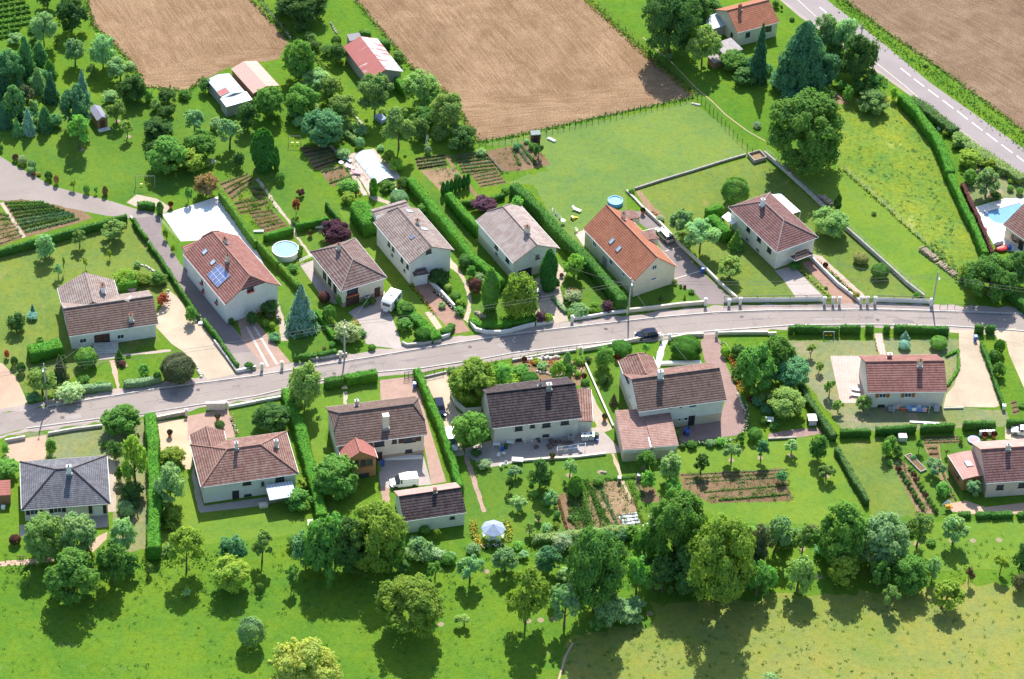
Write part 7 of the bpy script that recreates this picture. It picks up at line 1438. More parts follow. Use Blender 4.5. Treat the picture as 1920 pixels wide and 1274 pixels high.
# ================================================================== garden walls, kerbs, pillars
def gw(c, r, pts, h, w_, mat, look, **kw): return wall(tp(c, r, *pts), h, w_, mat, look, **kw)
WR = G['white render']; CRR = G['cream render']
gw(3, 1, (-330, 985, -200, 982, 0, 980, 408, 975), .8, .25, WR, 'long white street wall with dark railing left of the brick drive')
gw(3, 1, (800, 978, 1000, 984, 1208, 992), .8, .25, WR, 'white street wall with dark railing right of the garden path')
fence(tp(3, 1, -330, 985, 408, 975), .65, 'dark bar railing on the long white street wall', z0=.87, bars=True, rails=True, wires=(.1, .9), mat=DARK, step=3, cat='railing')
fence(tp(3, 1, 800, 978, 1208, 992), .65, 'dark bar railing on the white wall beside the last pole', z0=.87, bars=True, rails=True, wires=(.1, .9), mat=DARK, step=3, cat='railing')
def pillar(c, r, x, y, look, h=1.5, w_=.5, mat=None):
    root = part_root('gate_pillar', T_(c, r, x, y), 0); MB().box(-w_ / 2, w_ / 2, -w_ / 2, w_ / 2, -.05, h).build('pillar_shaft', mat or WR, root)
    MB().loft([[(-w_ / 2 - .06, -w_ / 2 - .06, h), (w_ / 2 + .06, -w_ / 2 - .06, h), (w_ / 2 + .06, w_ / 2 + .06, h), (-w_ / 2 - .06, w_ / 2 + .06, h)], [(-.1, -.1, h + .16), (.1, -.1, h + .16), (.1, .1, h + .16), (-.1, .1, h + .16)]]).build('pillar_cap', mat or WR, root)
    return tag(root, look, 'pillar', T_(c, r, x, y), 'gate pillars')
for c, r, x, y, h in ((3, 1, 418, 998, 1.6), (3, 1, 482, 998, 1.6), (3, 1, 530, 998, 1.6), (3, 1, 690, 996, 1.6), (3, 1, 738, 996, 1.6), (3, 1, 795, 996, 1.6), (3, 1, 1215, 1010, 1.6), (2, 1, 1442, 1008, 1.6), (2, 1, 1618, 1008, 1.4), (2, 1, 1702, 1000, 1.5), (2, 1, 448, 1128, 1.3), (2, 1, 1525, 1240, 1.4), (2, 1, 1112, 1270, 1.3), (2, 1, 1175, 1265, 1.3)):
    pillar(c, r, x, y, 'white gate pillar with pyramid cap', h)
for c, r, x, y in ((0, 2, 1392, 555), (0, 2, 1690, 500), (1, 2, 45, 215), (1, 2, 195, 200), (1, 2, 630, 125), (2, 2, 510, 90), (2, 2, 755, 40)): pillar(c, r, x, y, 'pale stone gate pillar', 1.4, .5, CREAMP)
gr_ = part_root('letterbox_wall', T_(0, 2, 1610, 510), .1); MB().box(-1.6, 1.6, -.2, .2, 0, 1.5).build('wall_body', CREAMP, gr_); MB().box(-1.7, 1.7, -.3, .3, 1.503, 1.6).build('coping', CONC, gr_); tag(gr_, 'freestanding beige letterbox wall at the pink forecourt', 'wall')
for k, (a, b) in enumerate((((425, 990), (475, 990)), ((492, 990), (522, 990)), ((700, 990), (730, 990)), ((745, 990), (790, 990)))):
    A, B = at(T_(3, 1, *a)), at(T_(3, 1, *b)); c0 = (A + B) / 2; rt = empty('garden_gate', c0); Ls = (B - A).length / 2 - .1; mt = (DARK, ORWOOD, ORWOOD, DARK)[k]
    MB().box(-Ls, Ls, -.03, .03, .15, .22).box(-Ls, Ls, -.03, .03, 1.1, 1.17).build('gate_frame', mt, rt)
    mb = MB()
    for j in range(int(Ls * 2 / .14)): mb.box(-Ls + .14 * j + .02, -Ls + .14 * j + .09, -.02, .02, .22, 1.1)
    mb.build('bars', mt, rt); tag(rt, ('dark bar gate', 'wooden gate', 'wooden gate', 'dark bar gate')[k] + ' between white pillars', 'gate')
gw(2, 1, (865, 1060, 1060, 1040, 1250, 1015, 1440, 1000), .8, .25, CRR, 'cream street wall in front of the orange-roofed house', cap=CREAMP)
gw(2, 1, (450, 1118, 600, 1098, 720, 1075, 855, 1060), .6, .25, WR, 'white street wall below the flower-bordered lawn')
gw(1, 1, (1600, 1150, 1640, 1200, 1720, 1222, 1830, 1222, 1911, 1210), .75, .25, WR, 'curved white wall below the willow hedge'); gw(2, 1, (0, 1205, 90, 1180, 168, 1160), .75, .25, WR, 'straight white wall right of the curved one')
gw(2, 1, (180, 1160, 300, 1140, 308, 1110), .6, .25, WR, 'short white wall below the purple shrubs')
gw(1, 1, (1375, 1262, 1440, 1240, 1472, 1190), .7, .25, WR, 'small curved white wall at the brick drive')
gw(1, 2, (1090, 20, 1130, 38, 1250, 25, 1380, 5), .5, .25, CONC, 'low stone kerb wall before the broad hedge')
gw(0, 2, (1768, 235, 1911, 205), .6, .25, WR, 'white retaining wall at the lane corner'); gw(1, 2, (290, 150, 450, 140, 620, 115, 680, 105), .5, .25, CONC, 'low roadside wall under the clipped hedges')
gw(0, 2, (1600, 5, 1680, 110, 1768, 235), .5, .25, CONC, 'low stone wall between gravel drive and lane')
gw(0, 1, (975, 350, 1060, 460, 1120, 570, 1300, 830, 1470, 1090), .35, .3, CONC, 'pale stone footing along the lane hedge')
gw(2, 1, (855, 155, 920, 220, 985, 290), .3, .3, CONC, 'short low kerb wall right of the blue paddling pool'); gw(2, 1, (990, 300, 1110, 410, 1250, 560, 1400, 700, 1540, 840, 1680, 965), .6, .25, CREAMP, 'long low wall right of the tarred drive')
wall([(1190, 356), (1240, 340), (1300, 322), (1350, 306), (1398, 292)], .4, .2, STONE, 'stone boundary wall between the two big lawns', cap=G['mossy fibre cement'])
wall([(1432, 290), (1470, 322), (1510, 358), (1545, 392)], .8, .2, CONC, 'concrete boundary wall above the log pile', cap=G['mossy fibre cement']); wall([(1578, 425), (1620, 462), (1660, 498), (1700, 535), (1732, 560)], .8, .2, CONC, 'concrete boundary wall right of the straw-coloured grass', cap=G['mossy fibre cement'])
gw(3, 1, (310, 650, 400, 740, 520, 860, 680, 985), .7, .22, WR, 'white retaining wall of the brick drive'); gw(1, 1, (1290, 830, 1380, 920, 1480, 1030), .8, .25, WR, 'white retaining wall of the sunken garage drive')
gw(2, 2, (0, 150, 250, 105, 480, 75), .4, .25, CONC, 'low street wall with thin railing by the rockery'); gw(2, 2, (535, 75, 760, 35, 900, 5, 1050, -25, 1110, -40), .7, .25, CREAMP, 'cream street wall beside the globe bushes')
gw(2, 1, (1185, 1262, 1300, 1240, 1430, 1235), .6, .25, CREAMP, 'short cream wall before the clipped bush'); gw(2, 1, (1535, 1225, 1760, 1222, 1911, 1222), .6, .25, CREAMP, 'pale street wall above the flowering garden'); gw(3, 1, (0, 1230, 60, 1228), .6, .25, CREAMP, 'short end of the pale street wall')
gw(0, 2, (360, 700, 560, 665, 765, 640), .5, .25, CONC, 'grey street wall before the yellowed lawn'); gw(0, 2, (40, 755, 190, 728), .6, .25, CONC, 'short grey street wall at the left edge'); gw(0, 2, (1172, 590, 1290, 565, 1390, 548), .8, .3, STONE, 'stone street wall before the sandy forecourt', cap=CREAMP)
gw(0, 2, (1710, 500, 1911, 462), .5, .25, WR, 'white street wall left of the dark sprawling shrub'); gw(1, 2, (0, 460, 200, 425), .5, .25, WR, 'white street wall ending at the olive tree')
gw(1, 2, (1455, 400, 1490, 480, 1560, 540, 1680, 530), 1.0, .3, CREAMP, 'curved retaining wall below the yellow-green tree'); gw(1, 2, (1255, 275, 1420, 235), .3, .2, CONC, 'low gateway kerb beside the dark car drive')
gw(2, 2, (0, 905, 250, 885, 480, 872, 700, 845), .35, .3, CREAMP, 'low terrace edge wall of the cluttered yard'); gw(2, 2, (545, 165, 640, 380, 755, 640), .3, .2, CREAMP, 'long thin garden edging beside the beige path')
gw(3, 2, (0, 735, 210, 725), .3, .25, STONE, 'stone edging of the sunken path')
for j, (a, b) in enumerate((((1720, 1150), (1840, 1290)),)): L, Rr = offs([at(T_(1, 0, *a)), at(T_(1, 0, *b))], .15); MB().prism([(p.x, p.y) for p in L + Rr[::-1]], 0, .3).build('tmp', DKWOOD); o = bpy.data.objects['tmp']; o.name = 'wooden_edging'; recenter(o); tag(o, 'dark wooden edging board between the two crop plots', 'edging')
# ------------------------------------------------------------------ fences
fence([(899, 272), (960, 263), (1100, 231), (1200, 208), (1308, 184)], 1.5, 'green wire fence along the bottom of the ploughed field', 1.25, plain('green post', (.05, .11, .06)), (.3, .6, .95))
fence([(1308, 184), (1345, 222), (1382, 262), (1410, 290)], 1.5, 'wire fence running down from the ploughed field corner', 1.6, plain('green post', (.05, .11, .06)), (.3, .6, .95))
fence([(1110, 0), (1160, 45), (1210, 95), (1262, 140), (1308, 184)], 1.1, 'thin post fence right of the ploughed field', 2.6, DKWOOD, (.5, .9), postr=.04)
fence([(1582, 318), (1640, 370), (1690, 415), (1735, 458)], 1.0, 'wooden post fence beside the rough pasture', 2.6, GREY, (.3, .6, .9), postr=.04)
fence([(1434, 286), (1470, 318), (1547, 388)], 1.3, 'wire fence behind the concrete boundary wall', 2.2, GREY, (.4, .7, .98), postr=.03); fence([(1582, 422), (1660, 494), (1735, 558)], 1.3, 'wire fence behind the lower concrete boundary wall', 2.2, GREY, (.4, .7, .98), postr=.03)
fence([(1762, 578), (1790, 578), (1825, 580)], 1.0, 'low post fence by the roadside grass', 1.4, DARK, (.5, .95), postr=.04)
fence(tp(2, 2, 0, 150, 250, 105, 480, 75), .8, 'thin dark railing above the rockery street wall', 1.6, DARK, (.4, .95), z0=.4, postr=.03, cat='railing')
fence([(490, 10), (520, 45), (545, 78)], 1.1, 'short post fence between ploughed field and grass strip', 2.4, GREY, (.5, .95), postr=.04)
fence(tp(1, 2, 1430, 235, 1600, 190, 1911, 130), .8, 'thin roadside railing above the yellow-green tree', 2.0, DARK, (.4, .95), postr=.03, cat='railing')
fence(tp(1, 1, 322, 695, 420, 650), .9, 'white terrace railing by the round pool', 1.2, WHITE, (.4, .7, 1), rails=True, postr=.03, cat='railing')
fence(tp(0, 1, 1200, 385, 1330, 525), .9, 'thin railing of the white pool terrace', 1.6, WHITE, (.5, 1), postr=.03, cat='railing')
fence(tp(1, 2, 1108, 280, 1200, 262), 1.5, 'dark steel driveway gate', .9, DARK, (.1, .5, .95), rails=True, bars=True, cat='gate'); fence(tp(1, 2, 1262, 270, 1400, 238), 1.3, 'dark sliding gate of the gravel drive', 1.5, DARK, (.1, .95), rails=True, bars=True, cat='gate')
# ------------------------------------------------------------------ poles and cables
PB = [((88, 753), (83, 682)), ((646, 673), (648, 601)), ((1178, 589), (1181, 523)), ((1748, 574), (1759, 512))]
tops = [pole(b, t, w_) for (b, t), w_ in zip(PB, ('grey lamp pole by the left roadside shrubs', 'grey lamp pole by the white-flecked bush', 'grey lamp pole before the orange-roofed house', 'grey lamp pole at the end of the white wall'))]
pole((1615, 66), (1618, 47), 'short dark pole beside the main road', False)
pl = at((-260, 800)) + Vector((0, 0, 9)); pr = at((2150, 640)) + Vector((0, 0, 9))
chain = [pl] + [t[0] for t in tops] + [pr]; nm_ = ('left of the first lamp pole', 'between first and second lamp poles', 'between second and third lamp poles', 'between third and fourth lamp poles', 'right of the fourth lamp pole')
for i in range(5):
    for k in range(2): wire(chain[i] - Vector((0, 0, .7 * k)), chain[i + 1] - Vector((0, 0, .7 * k)), .5 + (chain[i + 1] - chain[i]).length * .008, ('upper' if k == 0 else 'lower') + ' overhead cable ' + nm_[i])
for i, hp, z in ((2, (985, 470), 6), (2, (1300, 690), 6.5), (1, (700, 545), 5), (0, (200, 610), 4.5), (3, (1500, 480), 5)): wire(tops[i][0] - Vector((0, 0, 1.2)), at(hp, z), .5, 'thin service cable from the ' + ('first', 'second', 'third', 'fourth')[i] + ' lamp pole to ' + {985: 'the pinkish roof', 1300: 'the tall white house', 700: 'the caravan house', 200: 'the L-shaped house', 1500: 'the pergola house'}[hp[0]])
# ------------------------------------------------------------------ vehicles
vehicle((1212, 632), (1185, 635.5), 4.1, 1.75, 1.5, G['navy car paint'], 'dark blue hatchback parked on the village road')
vehicle(T_(2, 1, 1138, 500), T_(2, 1, 1080, 440), 4.4, 1.8, 1.48, G['silver car paint'], 'silver-beige car parked on the tarred drive')
vehicle(T_(2, 1, 160, 915), T_(2, 1, 135, 860), 4.2, 1.75, 1.5, G['blue car paint'], 'mid-blue car half hidden by the willow')
vehicle(T_(1, 2, 1372, 515), T_(1, 2, 1385, 580), 4.4, 1.8, 1.55, G['navy car paint'], 'dark people carrier on the gravel drive beside the hedge')
vehicle(T_(1, 2, 1458, 765), T_(1, 2, 1475, 830), 4.6, 1.85, 1.9, G['white car paint'], 'white van-like car half under the tree', 'van')
vehicle(T_(1, 2, 1105, 1070), T_(1, 2, 1000, 1082), 4.7, 1.9, 1.95, G['white car paint'], 'white delivery van parked on the concrete yard', 'van', 'delivery_van', 'van')
vehicle(T_(3, 2, 1900, 690), T_(3, 2, 1845, 682), 4.1, 1.72, 1.45, G['white car paint'], 'white car cut off by the right edge')
caravan(T_(1, 1, 1010, 1010), T_(1, 1, 960, 1075), 'white touring caravan on the concrete drive')
# ------------------------------------------------------------------ pools
roundpool(T_(1, 1, 220, 625), 2.45, 1.25, WHITE, G['pale pool water'], 'round above-ground pool with white wall')
roundpool(T_(2, 1, 770, 245), 1.45, .75, G['blue liner'], G['pale pool water'], 'small round blue paddling pool behind the orange roof', False)
# flush pool of the white terrace: rim and cover
sheet('pool_surface', tp(0, 1, 1390, 310, 1560, 265, 1650, 375, 1480, 435), G['terrace pool water']); L, Rr = offs([at(T_(0, 1, *q)) for q in ((1480, 432), (1510, 405), (1550, 385), (1600, 374), (1650, 378))], .07); sheet('pool_edge', L + Rr[::-1], plain('pool edge', (.45, .58, .68)), world=True)
sheet('pool_surface', tp(3, 1, 1610, 320, 1880, 245, 1960, 290, 1800, 400, 1730, 395, 1690, 385), G['deep pool water']); L, Rr = offs([at(T_(3, 1, *q)) for q in ((1610, 318), (1745, 280), (1880, 243))], .14); sheet('pool_edge', L + Rr[::-1], plain('painted pool shadow line', (.18, .22, .25)), world=True)  # dark strip along the far rim is a painted shadow
# covered pool: low vaulted enclosure
A, B, C_, D_ = [at(T_(c, r, x, y)) for c, r, x, y in ((1, 0, 725, 1180), (1, 0, 870, 1125), (1, 1, 1035, 70), (1, 1, 900, 110))]
cc = (A + B + C_ + D_) / 4; root = empty('pool_enclosure', cc); u_ = ((D_ - A) + (C_ - B)) / 2; v_ = ((B - A) + (C_ - D_)) / 2
def vault(t, s_): return tuple((u_ * (t - .5) + v_ * (s_ - .5)) + Vector((0, 0, .12 + .75 * math.sin(math.pi * s_) ** .8 + .0 * t)))
for j in range(4):
    rings = [[vault(t, k / 10) for k in range(11)] + [tuple(Vector(vault(t, k / 10)) - Vector((0, 0, .07))) for k in range(10, -1, -1)] for t in (j / 4 + .004, (j + 1) / 4 - .004)]
    MB().loft(rings).build('cover_section', G['pool cover'], root)
for j in range(5): MB().tube([Vector(vault(min(.995, max(.005, j / 4)), k / 10)) + Vector((0, 0, .03)) for k in range(11)], .05, 5).build('arch_rib', WHITE, root)
tag(root, 'pale vaulted swimming pool cover on the pink terrace', 'pool cover')
# ------------------------------------------------------------------ parasol, furniture and odds and ends
pp = T_(1, 3, 1768, 215); root = part_root('parasol', pp, 0); cp = MB()
for k in range(8):
    a0, a1 = 2 * math.pi * k / 8, 2 * math.pi * (k + 1) / 8; rr_ = 2.0; e = [(math.cos(a0) * rr_, math.sin(a0) * rr_, 2.1), (math.cos(a1) * rr_, math.sin(a1) * rr_, 2.1)]; am = (a0 + a1) / 2
    cp.add([e[0], (math.cos(am) * rr_ * .95, math.sin(am) * rr_ * .95, 2.06), e[1], (0, 0, 3.0), (0, 0, 2.96), (e[0][0], e[0][1], 2.05), (e[1][0], e[1][1], 2.05)], [(0, 1, 3), (1, 2, 3), (5, 4, 6), (0, 5, 6, 2)])
cp.build('canopy', G['blue grey canvas'], root); MB().tube([(0, 0, 0), (0, 0, 3.15)], .04, 6).build('pole', WHITE, root)
for k in range(8): a0 = 2 * math.pi * k / 8; MB().tube([(0, 0, 2.93), (math.cos(a0) * 1.98, math.sin(a0) * 1.98, 2.06)], .02, 4).build('rib', WHITE, root)
tag(root, 'blue-grey garden parasol above white chairs', 'parasol', pp)
table(T_(1, 3, 1768, 235), 1.3, 1.3, WHITE, 'white table under the blue-grey parasol', True)
for k, (x, y, a) in enumerate(((1700, 215, 1.2), (1740, 245, 2.2), (1800, 245, 3.6), (1838, 222, 4.6))): chair(T_(1, 3, x, y), a, WHITE, 'white chair around the parasol table')
for x, y in ((1808, 865), (1850, 850), (1828, 940), (1868, 930)): chair(T_(1, 2, x, y), rnd.uniform(0, 6), WHITE, 'white plastic chair in the cluttered yard')
table(T_(1, 2, 1795, 790), 1.2, .7, WHITE, 'small white table against the black-roofed house'); table(T_(1, 2, 1895, 775), 1.3, .7, WHITE, 'white table right of the green barrel')
table(T_(2, 2, 40, 905), 1.9, 1.0, WHITE, 'white oval table on the yard edge'); table(T_(3, 2, 5, 605), 1.6, 1.2, WHITE, 'white slab table beside the brownish-green tree')
lounger(T_(3, 2, 645, 368), R(80), WHITE, 'upper white lounger on the pink terrace'); lounger(T_(3, 2, 645, 408), R(80), WHITE, 'lower white lounger on the pink terrace')
lounger(T_(1, 0, 685, 1200), R(50), WHITE, 'white lounger left of the pool cover'); lounger(T_(1, 0, 700, 1255), R(60), WHITE, 'second white lounger nearer the crop bed'); lounger(T_(1, 1, 745, 25), R(80), G['pink cloth'], 'pink lounger below the two white ones')
table(T_(1, 1, 1035, 165), 1.1, 1.1, WHITE, 'small white round table in the flower bed', True, .6); table(T_(1, 0, 635, 1235), .9, .9, WHITE, 'little white table left of the pool loungers', True)
lounger(T_(2, 1, 480, 300), R(60), WHITE, 'white lounger on the lawn behind the orange roof'); table(T_(2, 1, 380, 395), .9, .9, WHITE, 'small white table beside the drying clothes', True); chair(T_(2, 1, 480, 458), .8, WHITE, 'white chair at the corner of the small pink terrace'); chair(T_(2, 1, 605, 530), .5, WHITE, 'white chair against the cream house wall')
# toy slide, yellow
root = part_root('toy_slide', T_(2, 1, 458, 362), .5); MB().box(-.35, .0, -.3, .3, 0, .6).build('tower', YELP, root); MB().add([(0, -.2, .6), (0, .2, .6), (1.0, .2, .05), (1.0, -.2, .05), (0, -.2, .52), (0, .2, .52), (1.0, .2, 0), (1.0, -.2, 0)], [(0, 1, 2, 3), (7, 6, 5, 4), (0, 3, 7, 4), (1, 5, 6, 2), (2, 6, 7, 3)]).build('slide', YELP, root); MB().box(-.5, -.36, -.2, .2, 0, .35).build('step', G['green post'], root); tag(root, 'yellow toy slide on the big lawn', 'toy slide')
# laundry: umbrella dryer with clothes, line by the red-brown roof
def laundry(p0, p1, look, mats, h=1.6):
    a, b = at(p0), at(p1); c = (a + b) / 2; root = empty('washing_line', c); a -= c; b -= c
    for q in (a, b): MB().tube([q, q + Vector((0, 0, h))], .04, 6).tube([q + Vector((0, -.5, h)), q + Vector((0, .5, h))], .03, 5).build('support', WHITE, root)
    MB().tube([a + Vector((0, -.4, h)), b + Vector((0, -.4, h))], .012, 4).tube([a + Vector((0, .4, h)), b + Vector((0, .4, h))], .012, 4).build('line', WHITE, root)
    tag(root, look, 'washing line'); d = b - a; n = len(mats)
    for k, mt in enumerate(mats):
        q = a + d * (k + .7) / (n + .6); w_ = d.length / n * .36; mb = MB(); g = random.Random(k); t = .03; dn = d.normalized()
        hh = g.uniform(.5, .9); y = -.4 if k % 2 else .4
        v = [q - dn * w_ + Vector((0, y, h)), q + dn * w_ + Vector((0, y, h)), q + dn * w_ * .9 + Vector((0, y - .08, h - hh)), q - dn * w_ * .95 + Vector((0, y - .05, h - hh))]
        mb.add([tuple(x) for x in v] + [tuple(x + Vector((0, t, 0))) for x in v], [(0, 1, 2, 3), (7, 6, 5, 4), (0, 4, 5, 1), (2, 6, 7, 3), (1, 5, 6, 2), (0, 3, 7, 4)])
        o = mb.build('laundry', mt, None); recenter(o); o.location += c; tag(o, 'garment hung out to dry', 'laundry', proj(o.location))
laundry(T_(3, 2, 935, 540), T_(3, 2, 1198, 540), 'washing line with clothes in front of the red-brown roofed house', [G['pink cloth'], REDP, G['blue tarp'], WHITE, G['grey cloth'], G['pink cloth']])
laundry(T_(2, 1, 300, 340), T_(2, 1, 365, 410), 'washing line beside the long tall hedge', [WHITE, G['blue tarp'], WHITE, G['grey cloth']])
laundry(T_(2, 2, 335, 845), T_(2, 2, 545, 815), 'washing line with blue sheet in the cluttered yard', [G['grey cloth'], G['grey cloth'], G['blue tarp'], G['blue tarp'], G['blue tarp']], 1.3)
# white awning, pergola, statue bench
m7 = H['pergola']
root = part_root('awning', T_(2, 1, 1630, 400), 0); P4 = [at(T_(2, 1, *q), 2.3) - root.location for q in ((1565, 345), (1615, 308), (1690, 378), (1640, 405))]; MB().add([tuple(p) for p in P4] + [tuple(p - Vector((0, 0, .08))) for p in P4], [(0, 1, 2, 3), (7, 6, 5, 4), (0, 4, 5, 1), (1, 5, 6, 2), (2, 6, 7, 3), (3, 7, 4, 0)]).build('canopy', WHITE, root)
for p in P4[:1] + P4[3:]: MB().tube([(p.x, p.y, 0), (p.x, p.y, p.z)], .05, 6).build('post', WHITE, root)
tag(root, 'flat white awning between hedge and pergola house', 'awning')
root = part_root('pergola', T_(3, 1, 150, 300), 0); P4 = [at(T_(3, 1, *q), 2.5) - root.location for q in ((30, 178), (95, 172), (243, 305), (180, 325))]
for i in range(8):
    a0 = P4[0].lerp(P4[3], (i + .05) / 8); a1 = P4[0].lerp(P4[3], (i + .93) / 8); b0 = P4[1].lerp(P4[2], (i + .05) / 8); b1 = P4[1].lerp(P4[2], (i + .93) / 8); vs = [a0, b0, b1, a1]
    MB().add([tuple(p) for p in vs] + [tuple(p - Vector((0, 0, .07))) for p in vs], [(0, 1, 2, 3), (7, 6, 5, 4), (0, 4, 5, 1), (1, 5, 6, 2), (2, 6, 7, 3), (3, 7, 4, 0)]).build('roof_panel', WHITE, root)
for t in (0, .5, 1): p = P4[1].lerp(P4[2], t); MB().tube([(p.x, p.y, 0), (p.x, p.y, p.z - .05)], .06, 6).build('post', WHITE, root)
tag(root, 'white panel-roofed pergola behind the hipped house', 'pergola')
def box_thing(name, c, r, x, y, w_, d, h, mat, look, cat, rz=0, lid=None, lidm=None):
    root = part_root(name, T_(c, r, x, y), rz); MB().box(-w_ / 2, w_ / 2, -d / 2, d / 2, 0, h).build('body', mat, root); MB().box(-w_ / 2 - .04, w_ / 2 + .04, -d / 2 - .04, d / 2 + .04, h + .002, h + .08).build('top', lidm or mat, root)
    MB().box(-w_ / 2 + .1, w_ / 2 - .1, -d / 2 - .03, -d / 2, h * .15, h * .85).build('front_panel', lidm or mat, root); return tag(root, look, cat, T_(c, r, x, y))
for k, (x, lk) in enumerate(((895, 'larger white container below the pink garage roof'), (1010, 'second white container below the pink garage roof'))): box_thing('storage_container', 2, 2, x, 872 - 6 * k, 2.3 if k == 0 else 2.9, 1.3, 1.3, G['white sheeting'], lk, 'container', .1, None, WHITE)
for k, x in enumerate((437, 541, 588)):
    root = part_root('water_tank', T_(2, 2, x, (745, 735, 730)[k]), .05); mt = (GREY, G['water tank'], G['water tank'])[k]; MB().box(-.55, .55, -.5, .5, .12, 1.25).build('tank', mt, root); mb = MB()
    for j in range(5): mb.box(-.58, .58, -.53, -.50, .15 + .26 * j, .18 + .26 * j); mb.box(-.57 + .27 * j, -.54 + .27 * j, -.54, -.51, .12, 1.25)
    mb.build('cage', CHROME, root); MB().tube([(0, 0, 1.25), (0, 0, 1.33)], .18, 10).build('filler_cap', DARK, root); tag(root, ('grey square tank by the back wall', 'left pale water tank at the lean-to', 'right pale water tank at the lean-to')[k], 'water tank')
def barrel(c, r, x, y, mat, look, rad=.3, h=.9):
    root = part_root('barrel', T_(c, r, x, y), 0); MB().tube([(0, 0, 0), (0, 0, h * .3), (0, 0, h * .6), (0, 0, h)], [rad * .92, rad, rad, rad * .92], 12).build('barrel_body', mat, root); MB().tube([(0, 0, h), (0, 0, h + .04)], rad * .95, 12).build('lid', mat, root); return tag(root, look, 'barrel')
barrel(2, 2, 628, 728, G['green post'], 'green barrel beside the pale water tanks', .45, 1.1); barrel(2, 2, 632, 750, BLUEP, 'blue barrel in front of the green one', .25, .6); barrel(1, 2, 1865, 800, G['green post'], 'green barrel at the house corner', .35, .9); barrel(1, 2, 1838, 815, BLUEP, 'blue tub left of the green barrel', .3, .6)
for k in range(5): barrel(3, 2, 1585 + 23 * k, 700 - k, G['caravan shell'], 'pale barrel in the row under the hedge', .3, .9)
for c, r, x, y, mt, lk in ((1, 2, 945, 930, BLUEP, 'blue wheeled bin by the conservatory'), (1, 2, 1183, 345, BLUEP, 'blue wheeled bin by the driveway gate'), (2, 1, 1418, 760, BLUEP, 'blue-violet bin at the long low wall'), (3, 1, 1545, 1268, BLUEP, 'blue bin by the small hedge blocks'), (2, 2, 1310, 705, BLUEP, 'blue bin on the shaded block paving'), (3, 2, 1757, 510, WHITE, 'white bin at the end of the thin hedge'), (1, 1, 445, 760, GREY, 'grey box on the shaded terrace'), (2, 2, 945, 1030, GREY, 'grey compost bin in the vegetable garden'), (2, 2, 800, 1050, GREY, 'dark grey bin beside the narrow path')): bin_(T_(c, r, x, y), mt, lk)
box_thing('compost_box', 3, 2, 1000, 735, 1.4, 1.1, .9, G['white sheeting'], 'white box under the dark hedge block', 'box', .1)
box_thing('workbench', 3, 2, 325, 610, 1.5, 1.8, 1.2, G['junk'], 'heap-topped dark box beside the sunken path', 'box', .1, None, G['white sheeting'])
# cluttered house front, lower right
for x, y, w_, h_, mt, lk in ((920, 515, 1.2, .9, GREY, 'grey covered heap left of the blue tarp'), (1110, 515, 3.2, .8, G['blue tarp'], 'long blue tarp-covered heap under the windows'), (1255, 515, .9, 1.2, G['grey cloth'], 'upright grey cabinet at the wall end')):
    rt = part_root('covered_heap', T_(3, 2, x, y), 0); g = random.Random(x); mb = MB(); n = 9; rings = []
    for i in range(n): xx = -w_ / 2 + w_ * i / (n - 1); q = g.uniform(.75, 1); rings.append([(xx, -.55, 0), (xx, -.5 * q, h_ * .75 * q), (xx, 0, h_ * q), (xx, .5, h_ * .8 * q), (xx, .55, 0)])
    mb.loft(rings).build('cover', mt, rt); MB().box(-w_ / 2, w_ / 2, -.62, .62, 0, .1).build('pallet', DKWOOD, rt); tag(rt, lk, 'heap')
o = MB().box(-2.6, 2.6, -.2, .2, .05, .2).box(-.25, .25, -1.1, -.2, .05, .2).build('white_plank', WHITE, None, loc=at(T_(3, 2, 1170, 612))); tag(o, 'long white plank lying behind the hedge block', 'plank')
o = MB().box(-3.2, 3.2, -.35, .35, .02, .4).build('stacked_boards', G['caravan shell'], None, loc=at(T_(1, 2, 1100, 875))); o.rotation_euler.z = .13; tag(o, 'long pale board stack below the back windows', 'boards')
root = part_root('scaffold_frame', T_(1, 2, 1048, 850), .1); MB().tube([(-.6, 0, 0), (-.6, 0, 2.3)], .035, 6).tube([(.6, 0, 0), (.6, 0, 2.3)], .035, 6).build('upright', CHROME, root); MB().tube([(-.6, 0, 1.2), (.6, 0, 1.2)], .03, 6).tube([(-.6, 0, 2.2), (.6, 0, 2.2)], .03, 6).build('crossbar', CHROME, root); tag(root, 'small metal frame leaning behind the board stack', 'frame')
# junk along the black-roofed house
g = random.Random(5); root = part_root('junk_heap', T_(2, 2, 310, 770), 0)
for k in range(16): MB().ellip((g.uniform(-3, 3), g.uniform(-1.2, 1.2), .2), (g.uniform(.3, .7), g.uniform(.25, .5), g.uniform(.15, .35)), 7, 5, 0, .2, g).build('scrap_piece', G['junk'], root)
tag(root, 'dark spread heap of scrap in the yard', 'heap')
rocks(tp(2, 2, 100, 750, 160, 745, 220, 740), 9, .3, G['dug stone'], 'line of pale stones in the cluttered yard'); rocks(tp(2, 2, 100, 150, 250, 130, 350, 125), 14, .5, G['dug stone'], 'pale rockery boulders along the street railing'); rocks(tp(2, 2, 190, 230, 260, 240, 340, 265, 380, 300), 9, .35, G['dug stone'], 'pale rocks crossing the rockery')
rocks(tp(2, 2, 1690, 400, 1710, 460, 1740, 520), 7, .35, G['dug stone'], 'white boulders at the right end of the block paving'); rocks(tp(0, 1, 1040, 705, 1100, 720, 1150, 755), 9, .28, G['dug stone'], 'curved line of stones behind the L-shaped house')
rocks(tp(0, 1, 1180, 1080, 1240, 1060, 1270, 990, 1250, 900), 12, .3, G['dug stone'], 'rock edging round the small raised bed'); rocks(tp(0, 0, 1540, 1240, 1600, 1210), 7, .5, G['dug stone'], 'pale rubble heap under the orchard trees'); rocks(tp(0, 2, 1465, 190, 1500, 270), 5, .35, G['dug stone'], 'white boulders at the gravel drive mouth')
